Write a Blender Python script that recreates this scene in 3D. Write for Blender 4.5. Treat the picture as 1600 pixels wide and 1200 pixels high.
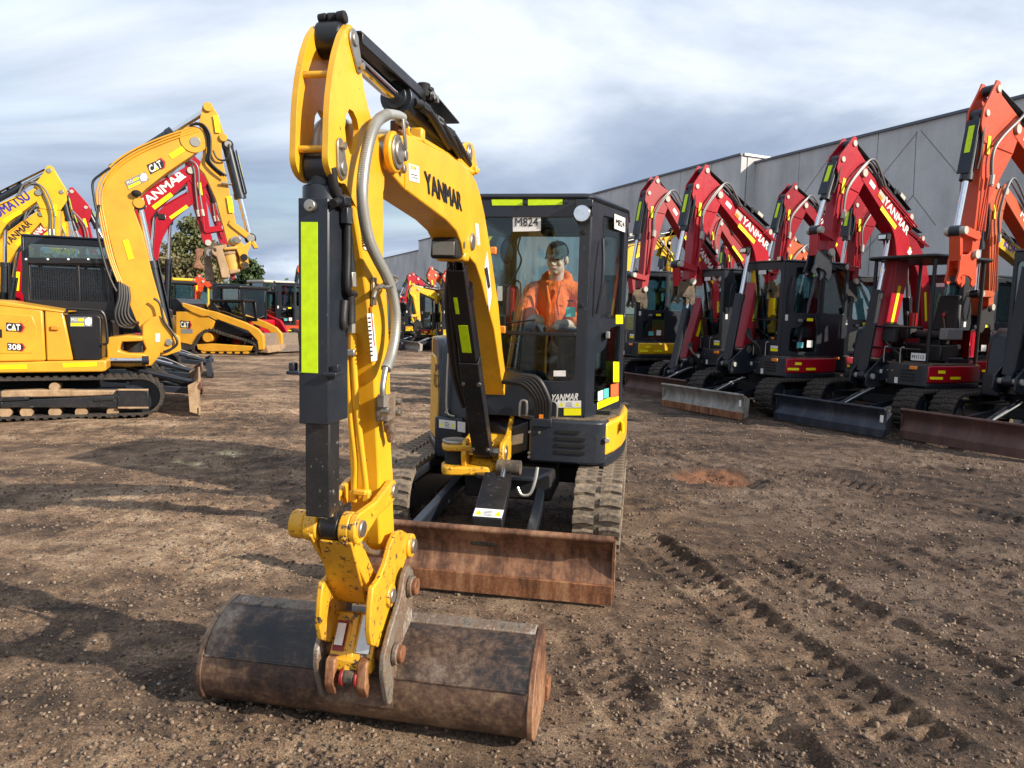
import bpy, bmesh, math, random
import numpy as np
from mathutils import Vector, Matrix, Euler
from mathutils.geometry import tessellate_polygon
R = math.radians
PI = math.pi
random.seed(7)
scene = bpy.context.scene
for _o in list(bpy.data.objects):
    bpy.data.objects.remove(_o)
COL = scene.collection

# ------------------------------------------------------------------ camera
FOC, TILT, ROLL, EYE = 1109.0, R(5.8), R(1.5), 1.62
cam_d = bpy.data.cameras.new('camera')
cam_d.sensor_width = 36.0
cam_d.lens = FOC / 1600.0 * 36.0
cam_d.clip_start = 0.05
cam_d.clip_end = 4000
cam = bpy.data.objects.new('camera', cam_d)
COL.objects.link(cam)
CR = Matrix.Rotation(PI / 2 - TILT, 3, 'X') @ Matrix.Rotation(ROLL, 3, 'Z')
cam.matrix_world = Matrix.Translation((0, 0, EYE)) @ CR.to_4x4()
scene.camera = cam
CP = Vector((0, 0, EYE))

# ------------------------------------------------------------------ sky, sun, exposure
SUN_AZ = math.atan2(0.90, -0.43)      # towards the sun: right of and a little behind the viewer
SUN_EL = R(27)
world = bpy.data.worlds.new("World")
scene.world = world
world.use_nodes = True
wt = world.node_tree
wt.nodes.clear()
def wn(t, **k):
    n = wt.nodes.new(t)
    for a, b in k.items():
        setattr(n, a, b)
    return n
w_out = wn('ShaderNodeOutputWorld')
w_bg = wn('ShaderNodeBackground')
w_bg.inputs['Strength'].default_value = 0.142
sky = wn('ShaderNodeTexSky')
sky.sky_type = 'NISHITA'
sky.sun_disc = False
sky.sun_elevation = SUN_EL
sky.sun_rotation = SUN_AZ
sky.air_density = 1.3
sky.dust_density = 0.8
sky.ozone_density = 2.0
# broken cloud sheet: the view direction is projected on a flat layer overhead
geo = wn('ShaderNodeTexCoord')
sep = wn('ShaderNodeSeparateXYZ')
wt.links.new(geo.outputs['Generated'], sep.inputs[0])
def wmath(op, a, b=None, c=None):
    n = wn('ShaderNodeMath', operation=op)
    for i, v in enumerate((a, b, c)):
        if v is None:
            continue
        if isinstance(v, (int, float)):
            n.inputs[i].default_value = v
        else:
            wt.links.new(v, n.inputs[i])
    return n.outputs[0]
zc = wmath('ADD', wmath('MAXIMUM', sep.outputs[2], 0.0), 0.16)
cmb = wn('ShaderNodeCombineXYZ')
wt.links.new(wmath('DIVIDE', sep.outputs[0], zc), cmb.inputs[0])
wt.links.new(wmath('DIVIDE', sep.outputs[1], zc), cmb.inputs[1])
def wnoise(scale, detail, rough, off, dist=0.0, sx=1.0):
    mp = wn('ShaderNodeMapping')
    mp.inputs['Location'].default_value = off
    mp.inputs['Scale'].default_value = (sx, 1, 1)
    mp.inputs['Rotation'].default_value = (0, 0, R(-12))
    wt.links.new(cmb.outputs[0], mp.inputs[0])
    n = wn('ShaderNodeTexNoise')
    n.inputs['Scale'].default_value = scale
    n.inputs['Detail'].default_value = detail
    n.inputs['Roughness'].default_value = rough
    n.inputs['Distortion'].default_value = dist
    wt.links.new(mp.outputs[0], n.inputs['Vector'])
    return n.outputs['Fac']
def wramp(fac, stops):
    r = wn('ShaderNodeValToRGB')
    e = r.color_ramp.elements
    e[0].position, e[0].color = stops[0][0], stops[0][1]
    e[1].position, e[1].color = stops[1][0], stops[1][1]
    for p, c in stops[2:]:
        x = e.new(p)
        x.color = c
    wt.links.new(fac, r.inputs[0])
    return r.outputs[0]
def g3(r, g, b): return (r, g, b, 1)
cover = wramp(wnoise(0.55, 7, 0.55, (3.3, 0.8, 0), 0.3, 0.6), [(0.36, g3(0.55, 0.55, 0.55)), (0.54, g3(1, 1, 1))])
lowleft = wmath('MULTIPLY', wmath('MINIMUM', wmath('MAXIMUM', wmath('MULTIPLY_ADD', sep.outputs[0], -2.4, 0.15), 0.0), 1.0),
                wmath('MAXIMUM', wmath('SUBTRACT', 1.0, wmath('MULTIPLY', wmath('ABSOLUTE', wmath('SUBTRACT', sep.outputs[2], 0.15)), 7.0)), 0.0))
upright = wmath('MULTIPLY', wmath('MINIMUM', wmath('MAXIMUM', wmath('MULTIPLY_ADD', sep.outputs[0], 1.6, 0.1), 0.0), 1.0),
                wmath('MAXIMUM', wmath('SUBTRACT', 1.0, wmath('MULTIPLY', wmath('ABSOLUTE', wmath('SUBTRACT', sep.outputs[2], 0.26)), 6.0)), 0.0))
tone_f = wmath('ADD', wmath('MULTIPLY_ADD', lowleft, -0.15, wnoise(0.5, 9, 0.56, (7.2, 2.1, 0), 0.9, 0.8)), wmath('MULTIPLY', upright, 0.07))
tone = wramp(tone_f, [(0.35, g3(1.7, 2.15, 2.95)), (0.45, g3(2.5, 2.95, 3.75)), (0.52, g3(3.5, 3.95, 4.65)), (0.61, g3(4.7, 5.05, 5.5))])
mix = wn('ShaderNodeMix', data_type='RGBA')
wt.links.new(cover, mix.inputs['Factor'])
skyb = wn('ShaderNodeMix', data_type='RGBA', blend_type='MULTIPLY')
skyb.inputs['Factor'].default_value = 1.0
wt.links.new(sky.outputs[0], skyb.inputs[6])
skyb.inputs[7].default_value = (1.0, 1.0, 1.0, 1)
wt.links.new(skyb.outputs[2], mix.inputs[6])
wt.links.new(tone, mix.inputs[7])
wt.links.new(mix.outputs[2], w_bg.inputs['Color'])
wt.links.new(w_bg.outputs[0], w_out.inputs[0])

sun_d = bpy.data.lights.new('sun', 'SUN')
sun_d.energy = 4.9
sun_d.angle = R(0.6)
sun_d.color = (1.0, 0.90, 0.76)
sun = bpy.data.objects.new('sun', sun_d)
COL.objects.link(sun)
sdir = Vector((math.sin(SUN_AZ) * math.cos(SUN_EL), math.cos(SUN_AZ) * math.cos(SUN_EL), math.sin(SUN_EL)))
sun.rotation_euler = sdir.to_track_quat('Z', 'Y').to_euler()
sun.location = (20, -8, 20)
scene.view_settings.view_transform = 'Standard'
scene.view_settings.look = 'None'
scene.view_settings.gamma = 1
scene.view_settings.use_curve_mapping = False
scene.view_settings.exposure = 0.55
try:
    scene.cycles.max_bounces = 6
    scene.cycles.transparent_max_bounces = 16
    scene.cycles.use_denoising = True
    scene.cycles.caustics_reflective = False
    scene.cycles.caustics_refractive = False
except Exception:
    pass

# ------------------------------------------------------------------ materials
def nmat(name):
    m = bpy.data.materials.new(name)
    m.use_nodes = True
    t = m.node_tree
    b = t.nodes['Principled BSDF']
    return m, t, b
def tnode(t, ty, **k):
    n = t.nodes.new(ty)
    for a, b in k.items():
        setattr(n, a, b)
    return n
def tnoise(t, scale, detail=4, rough=0.6, vec=None, dist=0.0):
    n = tnode(t, 'ShaderNodeTexNoise')
    n.inputs['Scale'].default_value = scale
    n.inputs['Detail'].default_value = detail
    n.inputs['Roughness'].default_value = rough
    n.inputs['Distortion'].default_value = dist
    if vec is not None:
        t.links.new(vec, n.inputs['Vector'])
    return n.outputs['Fac']
def tramp(t, fac, stops):
    r = tnode(t, 'ShaderNodeValToRGB')
    e = r.color_ramp.elements
    e[0].position, e[0].color = stops[0][0], tuple(stops[0][1]) + (1,)
    e[1].position, e[1].color = stops[1][0], tuple(stops[1][1]) + (1,)
    for p, c in stops[2:]:
        x = e.new(p)
        x.color = tuple(c) + (1,)
    t.links.new(fac, r.inputs[0])
    return r.outputs[0]
def tmix(t, fac, a, b, blend='MIX'):
    n = tnode(t, 'ShaderNodeMix', data_type='RGBA', blend_type=blend)
    for sock, v in ((n.inputs['Factor'], fac), (n.inputs[6], a), (n.inputs[7], b)):
        if isinstance(v, (int, float)):
            sock.default_value = v
        elif isinstance(v, tuple):
            sock.default_value = v + (1,) if len(v) == 3 else v
        else:
            t.links.new(v, sock)
    return n.outputs[2]
def tobj(t):
    return tnode(t, 'ShaderNodeTexCoord').outputs['Object']
def tbump(t, b, h, strength, dist=0.01):
    n = tnode(t, 'ShaderNodeBump')
    n.inputs['Strength'].default_value = strength
    n.inputs['Distance'].default_value = dist
    t.links.new(h, n.inputs['Height'])
    t.links.new(n.outputs[0], b.inputs['Normal'])
def V1(x): return (x, x, x)

def paint(name, rgb, rough=0.38, dirt=0.35, dcol=(0.16, 0.10, 0.06), metal=0.0, scale=6.0, chips=0.0, chipcol=(0.05, 0.035, 0.03), coat=0.15):
    m, t, b = nmat(name)
    v = tobj(t)
    big = tnoise(t, scale * 0.35, 5, 0.65, v)
    fine = tnoise(t, scale * 5, 6, 0.7, v)
    dm = tmix(t, 1.0, tramp(t, big, [(0.42, V1(0)), (0.72, V1(1))]), tramp(t, fine, [(0.35, V1(0.1)), (0.7, V1(1))]), 'MULTIPLY')
    sc = tnode(t, 'ShaderNodeMath', operation='MULTIPLY')
    t.links.new(dm, sc.inputs[0])
    sc.inputs[1].default_value = dirt
    col = tmix(t, sc.outputs[0], rgb, dcol)
    # slow fade of the paint itself
    fade = tramp(t, tnoise(t, scale * 0.8, 3, 0.5, v), [(0.3, V1(0.86)), (0.7, V1(1.06))])
    col = tmix(t, 1.0, col, fade, 'MULTIPLY')
    if chips > 0:
        ch = tramp(t, tnoise(t, scale * 3.2, 8, 0.75, v), [(0.66 - 0.12 * chips, V1(0)), (0.68 - 0.12 * chips, V1(1))])
        col = tmix(t, ch, col, chipcol)
    t.links.new(col, b.inputs['Base Color'])
    rr = tramp(t, fine, [(0.3, V1(rough * 0.9)), (0.75, V1(min(1, rough * 1.3)))])
    t.links.new(rr, b.inputs['Roughness'])
    b.inputs['Metallic'].default_value = metal
    b.inputs['Coat Weight'].default_value = coat
    b.inputs['Coat Roughness'].default_value = 0.2
    tbump(t, b, tnoise(t, scale * 2, 4, 0.6, v), 0.05, 0.003)
    return m
def plain(name, rgb, rough=0.5, metal=0.0, bump=0.0, coat=0.0):
    m, t, b = nmat(name)
    v = tobj(t)
    f = tnoise(t, 30, 4, 0.6, v)
    t.links.new(tmix(t, 1.0, rgb, tramp(t, f, [(0.3, V1(0.85)), (0.7, V1(1.05))]), 'MULTIPLY'), b.inputs['Base Color'])
    b.inputs['Roughness'].default_value = rough
    b.inputs['Metallic'].default_value = metal
    b.inputs['Coat Weight'].default_value = coat
    if bump:
        tbump(t, b, f, bump, 0.004)
    return m

M = {}
M['yellow'] = paint('yellow_paint', (0.82, 0.42, 0.016), 0.36, 0.42, (0.22, 0.13, 0.05), chips=0.10, scale=5)
M['yellow_worn'] = paint('worn_yellow_paint', (0.76, 0.385, 0.016), 0.42, 0.5, (0.10, 0.055, 0.03), chips=0.75, scale=9)
M['cat'] = paint('amber_paint', (0.70, 0.345, 0.025), 0.34, 0.2, scale=4)
M['komat'] = paint('chrome_yellow_paint', (0.74, 0.43, 0.01), 0.36, 0.2, scale=4)
M['red'] = paint('crimson_paint', (0.40, 0.003, 0.016), 0.30, 0.10, (0.10, 0.03, 0.03), scale=3, coat=0.15)
M['red2'] = paint('faded_crimson_paint', (0.33, 0.008, 0.016), 0.42, 0.25, (0.12, 0.05, 0.04), scale=3, coat=0.05)
M['red3'] = paint('deep_crimson_paint', (0.27, 0.002, 0.012), 0.28, 0.15, (0.08, 0.03, 0.03), scale=5, coat=0.2)
M['orange'] = paint('orange_red_paint', (0.62, 0.062, 0.012), 0.36, 0.2, scale=4)
M['brick'] = paint('dull_orange_paint', (0.50, 0.085, 0.02), 0.4, 0.3, scale=4)
M['slate'] = paint('slate_black_paint', (0.013, 0.018, 0.027), 0.32, 0.14, (0.12, 0.10, 0.08), scale=8, chips=0.06, chipcol=(0.16, 0.14, 0.11), coat=0.05)
M['black'] = paint('black_paint', (0.006, 0.006, 0.008), 0.36, 0.08, (0.12, 0.09, 0.07), scale=8, coat=0.03)
M['scratched'] = paint('scratched_black_steel', (0.013, 0.014, 0.017), 0.30, 0.35, (0.10, 0.09, 0.08), scale=11, chips=0.30, chipcol=(0.20, 0.19, 0.18))
M['dark'] = plain('dark_cavity_steel', (0.006, 0.006, 0.007), 0.8)  # near-black for dark steel parts and the painted shade of vent slots
M['chrome'] = plain('chromed_rod', (0.75, 0.76, 0.78), 0.09, 1.0)
M['steel'] = plain('zinc_steel', (0.45, 0.42, 0.37), 0.38, 0.9)
M['grey'] = plain('grey_plastic', (0.22, 0.22, 0.22), 0.5)
M['seat'] = plain('black_vinyl', (0.018, 0.018, 0.02), 0.55, bump=0.2)
M['cream'] = plain('cream_plastic', (0.45, 0.44, 0.38), 0.5)
M['tape'] = plain('fluorescent_tape', (0.62, 0.86, 0.0), 0.5)
M['tapey'] = plain('yellow_tape', (0.95, 0.86, 0.0), 0.5)
M['white'] = plain('white_vinyl', (0.80, 0.79, 0.76), 0.45)
M['ink'] = plain('black_ink', (0.012, 0.012, 0.014), 0.5)
M['inkblue'] = plain('blue_ink', (0.03, 0.02, 0.30), 0.5)
M['inkred'] = plain('red_ink', (0.55, 0.02, 0.02), 0.5)
M['teal'] = plain('teal_sticker', (0.10, 0.45, 0.45), 0.5)
M['orsticker'] = plain('orange_sticker', (0.8, 0.14, 0.04), 0.5)
M['lampor'] = plain('orange_lens', (0.85, 0.25, 0.02), 0.25, coat=0.5)
M['silver'] = plain('silver_foil', (0.5, 0.5, 0.5), 0.35, 0.6)
M['hose'] = plain('black_hose_rubber', (0.014, 0.013, 0.013), 0.5, bump=0.3)
M['lens'] = plain('lamp_reflector', (0.7, 0.72, 0.75), 0.12, 0.9)
M['lensdk'] = plain('dim_lamp_lens', (0.16, 0.14, 0.11), 0.2, 0.2, coat=0.6)
M['darkred'] = plain('dull_red_steel', (0.25, 0.015, 0.012), 0.5)
M['ext'] = plain('extinguisher_red', (0.5, 0.01, 0.01), 0.3, coat=0.5)

def mk_coil():
    m, t, b = nmat('armoured_hose')
    w = tnode(t, 'ShaderNodeTexNoise')
    b.inputs['Base Color'].default_value = (0.42, 0.42, 0.39, 1)
    b.inputs['Metallic'].default_value = 0.45
    b.inputs['Roughness'].default_value = 0.42
    return m
M['coil'] = mk_coil()
M['greyhose'] = plain('grey_spiral_hose', (0.16, 0.16, 0.16), 0.45, 0.2)

def mk_rubber(name, base, dust, lo, hi):
    m, t, b = nmat(name)
    v = tobj(t)
    n1 = tnoise(t, 5, 6, 0.7, v)
    n2 = tnoise(t, 40, 5, 0.7, v)
    f = tmix(t, 0.4, n1, n2)
    t.links.new(tramp(t, f, [(lo, base), (hi, dust)]), b.inputs['Base Color'])
    b.inputs['Roughness'].default_value = 0.85
    tbump(t, b, n2, 0.35, 0.006)
    return m
M['rubber'] = mk_rubber('dusty_track_rubber', (0.075, 0.060, 0.046), (0.28, 0.215, 0.15), 0.38, 0.60)
M['rubberdk'] = mk_rubber('dark_track_rubber', (0.016, 0.014, 0.013), (0.10, 0.075, 0.055), 0.42, 0.75)
M['mud'] = mk_rubber('muddy_steel', (0.03, 0.028, 0.025), (0.20, 0.14, 0.08), 0.40, 0.66)

def mk_rust(name, stops, scale=4, bump=0.3, rough=0.65, metal=0.25, streak=True):
    m, t, b = nmat(name)
    v = tobj(t)
    mp = tnode(t, 'ShaderNodeMapping')
    mp.inputs['Scale'].default_value = (3.2, 1, 0.7) if streak else (1, 1, 1)
    t.links.new(v, mp.inputs[0])
    n1 = tnoise(t, scale, 8, 0.68, mp.outputs[0], 0.3)
    n2 = tnoise(t, scale * 14, 6, 0.7, v)
    f = tmix(t, 0.3, n1, n2)
    c = tramp(t, f, stops)
    # thin bright scratches
    mp2 = tnode(t, 'ShaderNodeMapping')
    mp2.inputs['Rotation'].default_value = (0.3, 0.5, 0.6)
    mp2.inputs['Scale'].default_value = (2.0, 2.0, 40)
    t.links.new(v, mp2.inputs[0])
    sc = tramp(t, tnoise(t, 3.5, 3, 0.5, mp2.outputs[0]), [(0.62, V1(0)), (0.66, V1(0.10))])
    c = tmix(t, sc, c, (0.30, 0.24, 0.19))
    t.links.new(c, b.inputs['Base Color'])
    t.links.new(tramp(t, n2, [(0.3, V1(rough * 0.7)), (0.7, V1(min(1, rough * 1.25)))]), b.inputs['Roughness'])
    b.inputs['Metallic'].default_value = metal
    tbump(t, b, f, bump, 0.01)
    return m
M['rust'] = mk_rust('blade_rust', [(0.37, (0.045, 0.025, 0.018)), (0.46, (0.13, 0.060, 0.034)), (0.53, (0.25, 0.12, 0.065)), (0.62, (0.40, 0.23, 0.13))], 1.9)
M['rustedge'] = mk_rust('edge_rust', [(0.38, (0.09, 0.04, 0.02)), (0.5, (0.25, 0.10, 0.045)), (0.62, (0.40, 0.22, 0.11))], 4)
M['bucketst'] = mk_rust('bucket_shell_steel', [(0.38, (0.016, 0.017, 0.020)), (0.47, (0.034, 0.029, 0.027)), (0.53, (0.10, 0.062, 0.044)), (0.60, (0.20, 0.15, 0.11)), (0.66, (0.30, 0.24, 0.19))], 3.4, 0.3, 0.42, 0.35, streak=False)
M['bucketlow'] = mk_rust('bucket_belly_steel', [(0.38, (0.035, 0.026, 0.024)), (0.46, (0.085, 0.05, 0.036)), (0.53, (0.16, 0.095, 0.06)), (0.62, (0.30, 0.21, 0.13))], 3.6, 0.35, 0.48, 0.3, streak=False)
M['bladedk'] = mk_rust('slate_blade_steel', [(0.30, (0.020, 0.024, 0.034)), (0.5, (0.035, 0.042, 0.058)), (0.68, (0.08, 0.085, 0.095)), (0.8, (0.16, 0.14, 0.12))], 2, 0.2, 0.45, 0.4)
M['bladegr'] = mk_rust('worn_grey_blade_steel', [(0.30, (0.12, 0.085, 0.06)), (0.42, (0.20, 0.18, 0.15)), (0.6, (0.36, 0.35, 0.32)), (0.75, (0.24, 0.13, 0.06))], 3, 0.3)
M['bladebr'] = mk_rust('brown_blade_steel', [(0.30, (0.05, 0.03, 0.03)), (0.5, (0.11, 0.055, 0.045)), (0.75, (0.17, 0.10, 0.08))], 2, 0.2)
M['mudst'] = mk_rust('mud_caked_steel', [(0.32, (0.06, 0.04, 0.03)), (0.45, (0.28, 0.18, 0.10)), (0.6, (0.42, 0.29, 0.17)), (0.75, (0.50, 0.38, 0.24))], 4, 0.6, 0.8, 0.0)
M['plate'] = mk_rust('bare_hook_steel', [(0.38, (0.05, 0.035, 0.028)), (0.47, (0.22, 0.19, 0.155)), (0.54, (0.15, 0.085, 0.05)), (0.64, (0.40, 0.37, 0.32))], 6, 0.4)

def mk_glass(name, tint, refl, rough=0.02):
    m, t, b = nmat(name)
    t.nodes.remove(b)
    out = [n for n in t.nodes if n.type == 'OUTPUT_MATERIAL'][0]
    tr = tnode(t, 'ShaderNodeBsdfTransparent')
    tr.inputs[0].default_value = tint + (1,)
    gl = tnode(t, 'ShaderNodeBsdfGlossy')
    gl.inputs['Roughness'].default_value = rough
    gl.inputs['Color'].default_value = (1, 1, 1, 1)
    fr = tnode(t, 'ShaderNodeLayerWeight')
    fr.inputs['Blend'].default_value = 0.25
    mr = tnode(t, 'ShaderNodeMapRange')
    mr.inputs['To Min'].default_value = refl
    mr.inputs['To Max'].default_value = 0.9
    t.links.new(fr.outputs['Fresnel'], mr.inputs['Value'])
    mx = tnode(t, 'ShaderNodeMixShader')
    t.links.new(mr.outputs[0], mx.inputs[0])
    t.links.new(tr.outputs[0], mx.inputs[1])
    t.links.new(gl.outputs[0], mx.inputs[2])
    t.links.new(mx.outputs[0], out.inputs[0])
    return m
M['glass'] = mk_glass('cab_glass', (0.86, 0.97, 0.98), 0.012)
M['glassblk'] = mk_glass('tinted_cab_glass', (0.25, 0.30, 0.31), 0.03)
M['glassdk'] = mk_glass('dark_cab_glass', (0.58, 0.74, 0.76), 0.11)

# ------------------------------------------------------------------ mesh helpers
class MB:
    def __init__(s):
        s.v, s.f = [], []
    def add(s, vs, fs):
        o = len(s.v)
        s.v += [tuple(v) for v in vs]
        s.f += [tuple(o + i for i in f) for f in fs]
        return s
    def box(s, c, d, rot=None):
        hx, hy, hz = d[0] / 2, d[1] / 2, d[2] / 2
        vs = [Vector((x, y, z)) for x in (-hx, hx) for y in (-hy, hy) for z in (-hz, hz)]
        if rot is not None:
            vs = [rot @ v for v in vs]
        c = Vector(c)
        return s.add([v + c for v in vs], [(0, 1, 3, 2), (4, 6, 7, 5), (0, 4, 5, 1), (2, 3, 7, 6), (0, 2, 6, 4), (1, 5, 7, 3)])
    def hexa(s, b, t):          # two quads of 3D points
        return s.add(list(b) + list(t), [(3, 2, 1, 0), (4, 5, 6, 7)] + [(i, (i + 1) % 4, 4 + (i + 1) % 4, 4 + i) for i in range(4)])
    def slab(s, outer, o, u, v, n, t, holes=()):   # polygon (with holes) in plane o+u*a+v*b, thickness t along n
        o, u, v, n = Vector(o), Vector(u), Vector(v), Vector(n)
        loops = [list(outer)] + [list(h) for h in holes]
        flat = [p for l in loops for p in l]
        P = [o + u * a + v * b for a, b in flat]
        nn = len(P)
        vs = P + [p + n * t for p in P]
        fs = []
        if holes:
            tri = tessellate_polygon([[Vector((a, b, 0)) for a, b in l] for l in loops])
            for a, b, c in tri:
                fs += [(a, b, c), (c + nn, b + nn, a + nn)]
        else:
            fs += [tuple(range(nn)), tuple(range(2 * nn - 1, nn - 1, -1))]
        k = 0
        for l in loops:
            m = len(l)
            for i in range(m):
                a, b = k + i, k + (i + 1) % m
                fs.append((a, b, b + nn, a + nn))
            k += m
        return s.add(vs, fs)
    def yz(s, pts, x0, x1, holes=()):
        return s.slab(pts, (x0, 0, 0), (0, 1, 0), (0, 0, 1), (1, 0, 0), x1 - x0, holes)
    def xz(s, pts, y0, y1, holes=()):
        return s.slab(pts, (0, y0, 0), (1, 0, 0), (0, 0, 1), (0, 1, 0), y1 - y0, holes)
    def xy(s, pts, z0, z1, holes=()):
        return s.slab(pts, (0, 0, z0), (1, 0, 0), (0, 1, 0), (0, 0, 1), z1 - z0, holes)
    def tube(s, path, r, seg=8, caps=True, sq=False):
        path = [Vector(p) for p in path]
        n = len(path)
        rs = r if isinstance(r, (list, tuple)) else [r] * n
        T = []
        for i in range(n):
            a, b = path[max(0, i - 1)], path[min(n - 1, i + 1)]
            d = (b - a)
            T.append(d.normalized() if d.length > 1e-9 else Vector((0, 0, 1)))
        up = Vector((0, 0, 1)) if abs(T[0].z) < 0.9 else Vector((1, 0, 0))
        nrm = (up - T[0] * up.dot(T[0])).normalized()
        vs, o = [], len(s.v)
        for i in range(n):
            nrm = (nrm - T[i] * nrm.dot(T[i])).normalized()
            bi = T[i].cross(nrm)
            for k in range(seg):
                a = 2 * PI * (k + (0.5 if sq else 0)) / seg
                vs.append(path[i] + (nrm * math.cos(a) + bi * math.sin(a)) * rs[i])
        fs = []
        for i in range(n - 1):
            for k in range(seg):
                a, b = i * seg + k, i * seg + (k + 1) % seg
                fs.append((a, b, b + seg, a + seg))
        if caps:
            fs.append(tuple(range(seg - 1, -1, -1)))
            fs.append(tuple((n - 1) * seg + k for k in range(seg)))
        return s.add(vs, fs)
    def cyl(s, a, b, r, r2=None, seg=20):
        return s.tube([a, b], [r, r if r2 is None else r2], seg)
    def bar(s, a, b, w, h, side=(1, 0, 0)):   # rectangular bar from a to b, w along side
        a, b, sd = Vector(a), Vector(b), Vector(side).normalized()
        up = (b - a).cross(sd).normalized()
        q = lambda c: [c + sd * w / 2 + up * h / 2, c - sd * w / 2 + up * h / 2, c - sd * w / 2 - up * h / 2, c + sd * w / 2 - up * h / 2]
        return s.hexa(q(a), q(b))
    def ell(s, c, r, seg=16, ring=10, rot=None):
        vs, fs = [], []
        c = Vector(c)
        for i in range(ring + 1):
            th = PI * i / ring
            for k in range(seg):
                ph = 2 * PI * k / seg
                p = Vector((r[0] * math.sin(th) * math.cos(ph), r[1] * math.sin(th) * math.sin(ph), r[2] * math.cos(th)))
                vs.append(c + (rot @ p if rot is not None else p))
        for i in range(ring):
            for k in range(seg):
                a, b = i * seg + k, i * seg + (k + 1) % seg
                fs.append((a, a + seg, b + seg, b))
        return s.add(vs, fs)
    def mesh(s, name, mat, sharp=38):
        me = bpy.data.meshes.new(name)
        me.from_pydata(s.v, [], s.f)
        bm = bmesh.new()
        bm.from_mesh(me)
        bmesh.ops.remove_doubles(bm, verts=bm.verts, dist=1e-5)
        bmesh.ops.recalc_face_normals(bm, faces=bm.faces)
        bm.to_mesh(me)
        bm.free()
        me.materials.append(mat)
        me.shade_smooth()
        me.set_sharp_from_angle(angle=R(sharp))
        return me
    def build(s, name, mat, parent=None, bevel=0.0, sharp=38, seg=2, label=None):
        mat = M[mat] if isinstance(mat, str) else mat
        o = bpy.data.objects.new(name, s.mesh(name, mat, sharp))
        COL.objects.link(o)
        if parent is not None:
            o.parent = parent
        if bevel:
            b = o.modifiers.new('bevel', 'BEVEL')
            b.width = bevel
            b.segments = seg
            b.limit_method = 'ANGLE'
            b.angle_limit = R(40)
        if label:
            o['label'] = label
        return o

def tag(o, label=None, cat=None, group=None, kind=None):
    for k, v in (('label', label), ('category', cat), ('group', group), ('kind', kind)):
        if v:
            o[k] = v
    return o
def link(name, mesh, parent, loc=(0, 0, 0), rot=(0, 0, 0), scale=(1, 1, 1)):
    o = bpy.data.objects.new(name, mesh)
    COL.objects.link(o)
    o.parent = parent
    o.location, o.rotation_euler, o.scale = loc, rot, scale
    return o

def ray(px, py):
    return CR @ Vector(((px - 800) / FOC, (600 - py) / FOC, -1))
def gnd(px, py, z=0.0):
    d = ray(px, py)
    return CP + d * ((z - EYE) / d.z)
class Frame:
    """a machine standing at x, y turned by rz: pixels of the photograph meet a plane of its own space"""
    def __init__(s, x, y, rz, name='excavator'):
        s.o = Vector((x, y, 0))
        s.r = Matrix.Rotation(R(rz), 3, 'Z')
        s.root = bpy.data.objects.new(name, None)
        COL.objects.link(s.root)
        s.root.location = s.o
        s.root.rotation_euler = (0, 0, R(rz))
        s.root.empty_display_size = 0.3
    def P(s, px, py, x=None, y=None, z=None):
        d = s.r.transposed() @ ray(px, py)
        c = s.r.transposed() @ (CP - s.o)
        k, v = (0, x) if x is not None else (1, y) if y is not None else (2, z)
        return c + d * ((v - c[k]) / d[k])
    def yz(s, pts, x):
        return [(q.y, q.z) for q in (s.P(a, b, x=x) for a, b in pts)]
    def xz(s, pts, y):
        return [(q.x, q.z) for q in (s.P(a, b, y=y) for a, b in pts)]
    def plane(s, px, py, o, n):
        d = s.r.transposed() @ ray(px, py)
        c = s.r.transposed() @ (CP - s.o)
        o, n = Vector(o), Vector(n)
        return c + d * ((o - c).dot(n) / d.dot(n))

_txt = {}
def text_data(s, bold):
    if (s, bold) in _txt:
        return _txt[(s, bold)]
    cu = bpy.data.curves.new('lettering', 'FONT')
    cu.body = s
    cu.size = 1.0
    cu.offset = 0.0
    cu.resolution_u = 3
    ob = bpy.data.objects.new('lettering', cu)
    COL.objects.link(ob)
    bpy.context.view_layer.update()
    dg = bpy.context.evaluated_depsgraph_get()
    me = bpy.data.meshes.new_from_object(ob.evaluated_get(dg))
    vs = [v.co.copy() for v in me.vertices]
    fs = [tuple(p.vertices) for p in me.polygons]
    x0, x1 = min(v.x for v in vs), max(v.x for v in vs)
    y0, y1 = min(v.y for v in vs), max(v.y for v in vs)
    vs = [((v.x - x0) / (x1 - x0), (v.y - y0) / (y1 - y0)) for v in vs]
    bpy.data.objects.remove(ob)
    bpy.data.meshes.remove(me)
    _txt[(s, bold)] = (vs, fs)
    return vs, fs
def text3(s, o, u, v, mat, parent, name='lettering', bold=0.02, lift=0.0015, slant=0.0):
    """flat lettering filling the parallelogram o, u, v"""
    vs, fs = text_data(s, bold)
    o, u, v = Vector(o), Vector(u), Vector(v)
    n = u.cross(v).normalized() * lift
    me = bpy.data.meshes.new(name)
    V_, F__ = [], []
    reps = [(0, 0)] if bold <= 0.012 else [(-1, -1), (1, -1), (-1, 1), (1, 1), (0, 0)]
    for k, (i, j) in enumerate(reps):
        du, dv = i * bold * 0.12, j * bold * 0.45
        nn = n * (1 + 0.18 * k)
        F__ += [tuple(len(V_) + q for q in f) for f in fs]
        V_ += [tuple(o + u * (a * (1 - bold * 0.2) + slant * b + du) + v * (b * (1 - bold) + dv) + nn) for a, b in vs]
    me.from_pydata(V_, [], F__)
    me.materials.append(M[mat])
    ob = bpy.data.objects.new(name, me)
    COL.objects.link(ob)
    ob.parent = parent
    return ob
def quad(mb, o, u, v, t=0.002):
    o, u, v = Vector(o), Vector(u), Vector(v)
    n = u.cross(v).normalized()
    return mb.hexa([o, o + u, o + u + v, o + v], [o + n * t, o + u + n * t, o + u + v + n * t, o + v + n * t])
def sticker(o, u, v, mat, parent, name='sticker', t=0.002):
    return quad(MB(), o, u, v, t).build(name, mat, parent)
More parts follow.
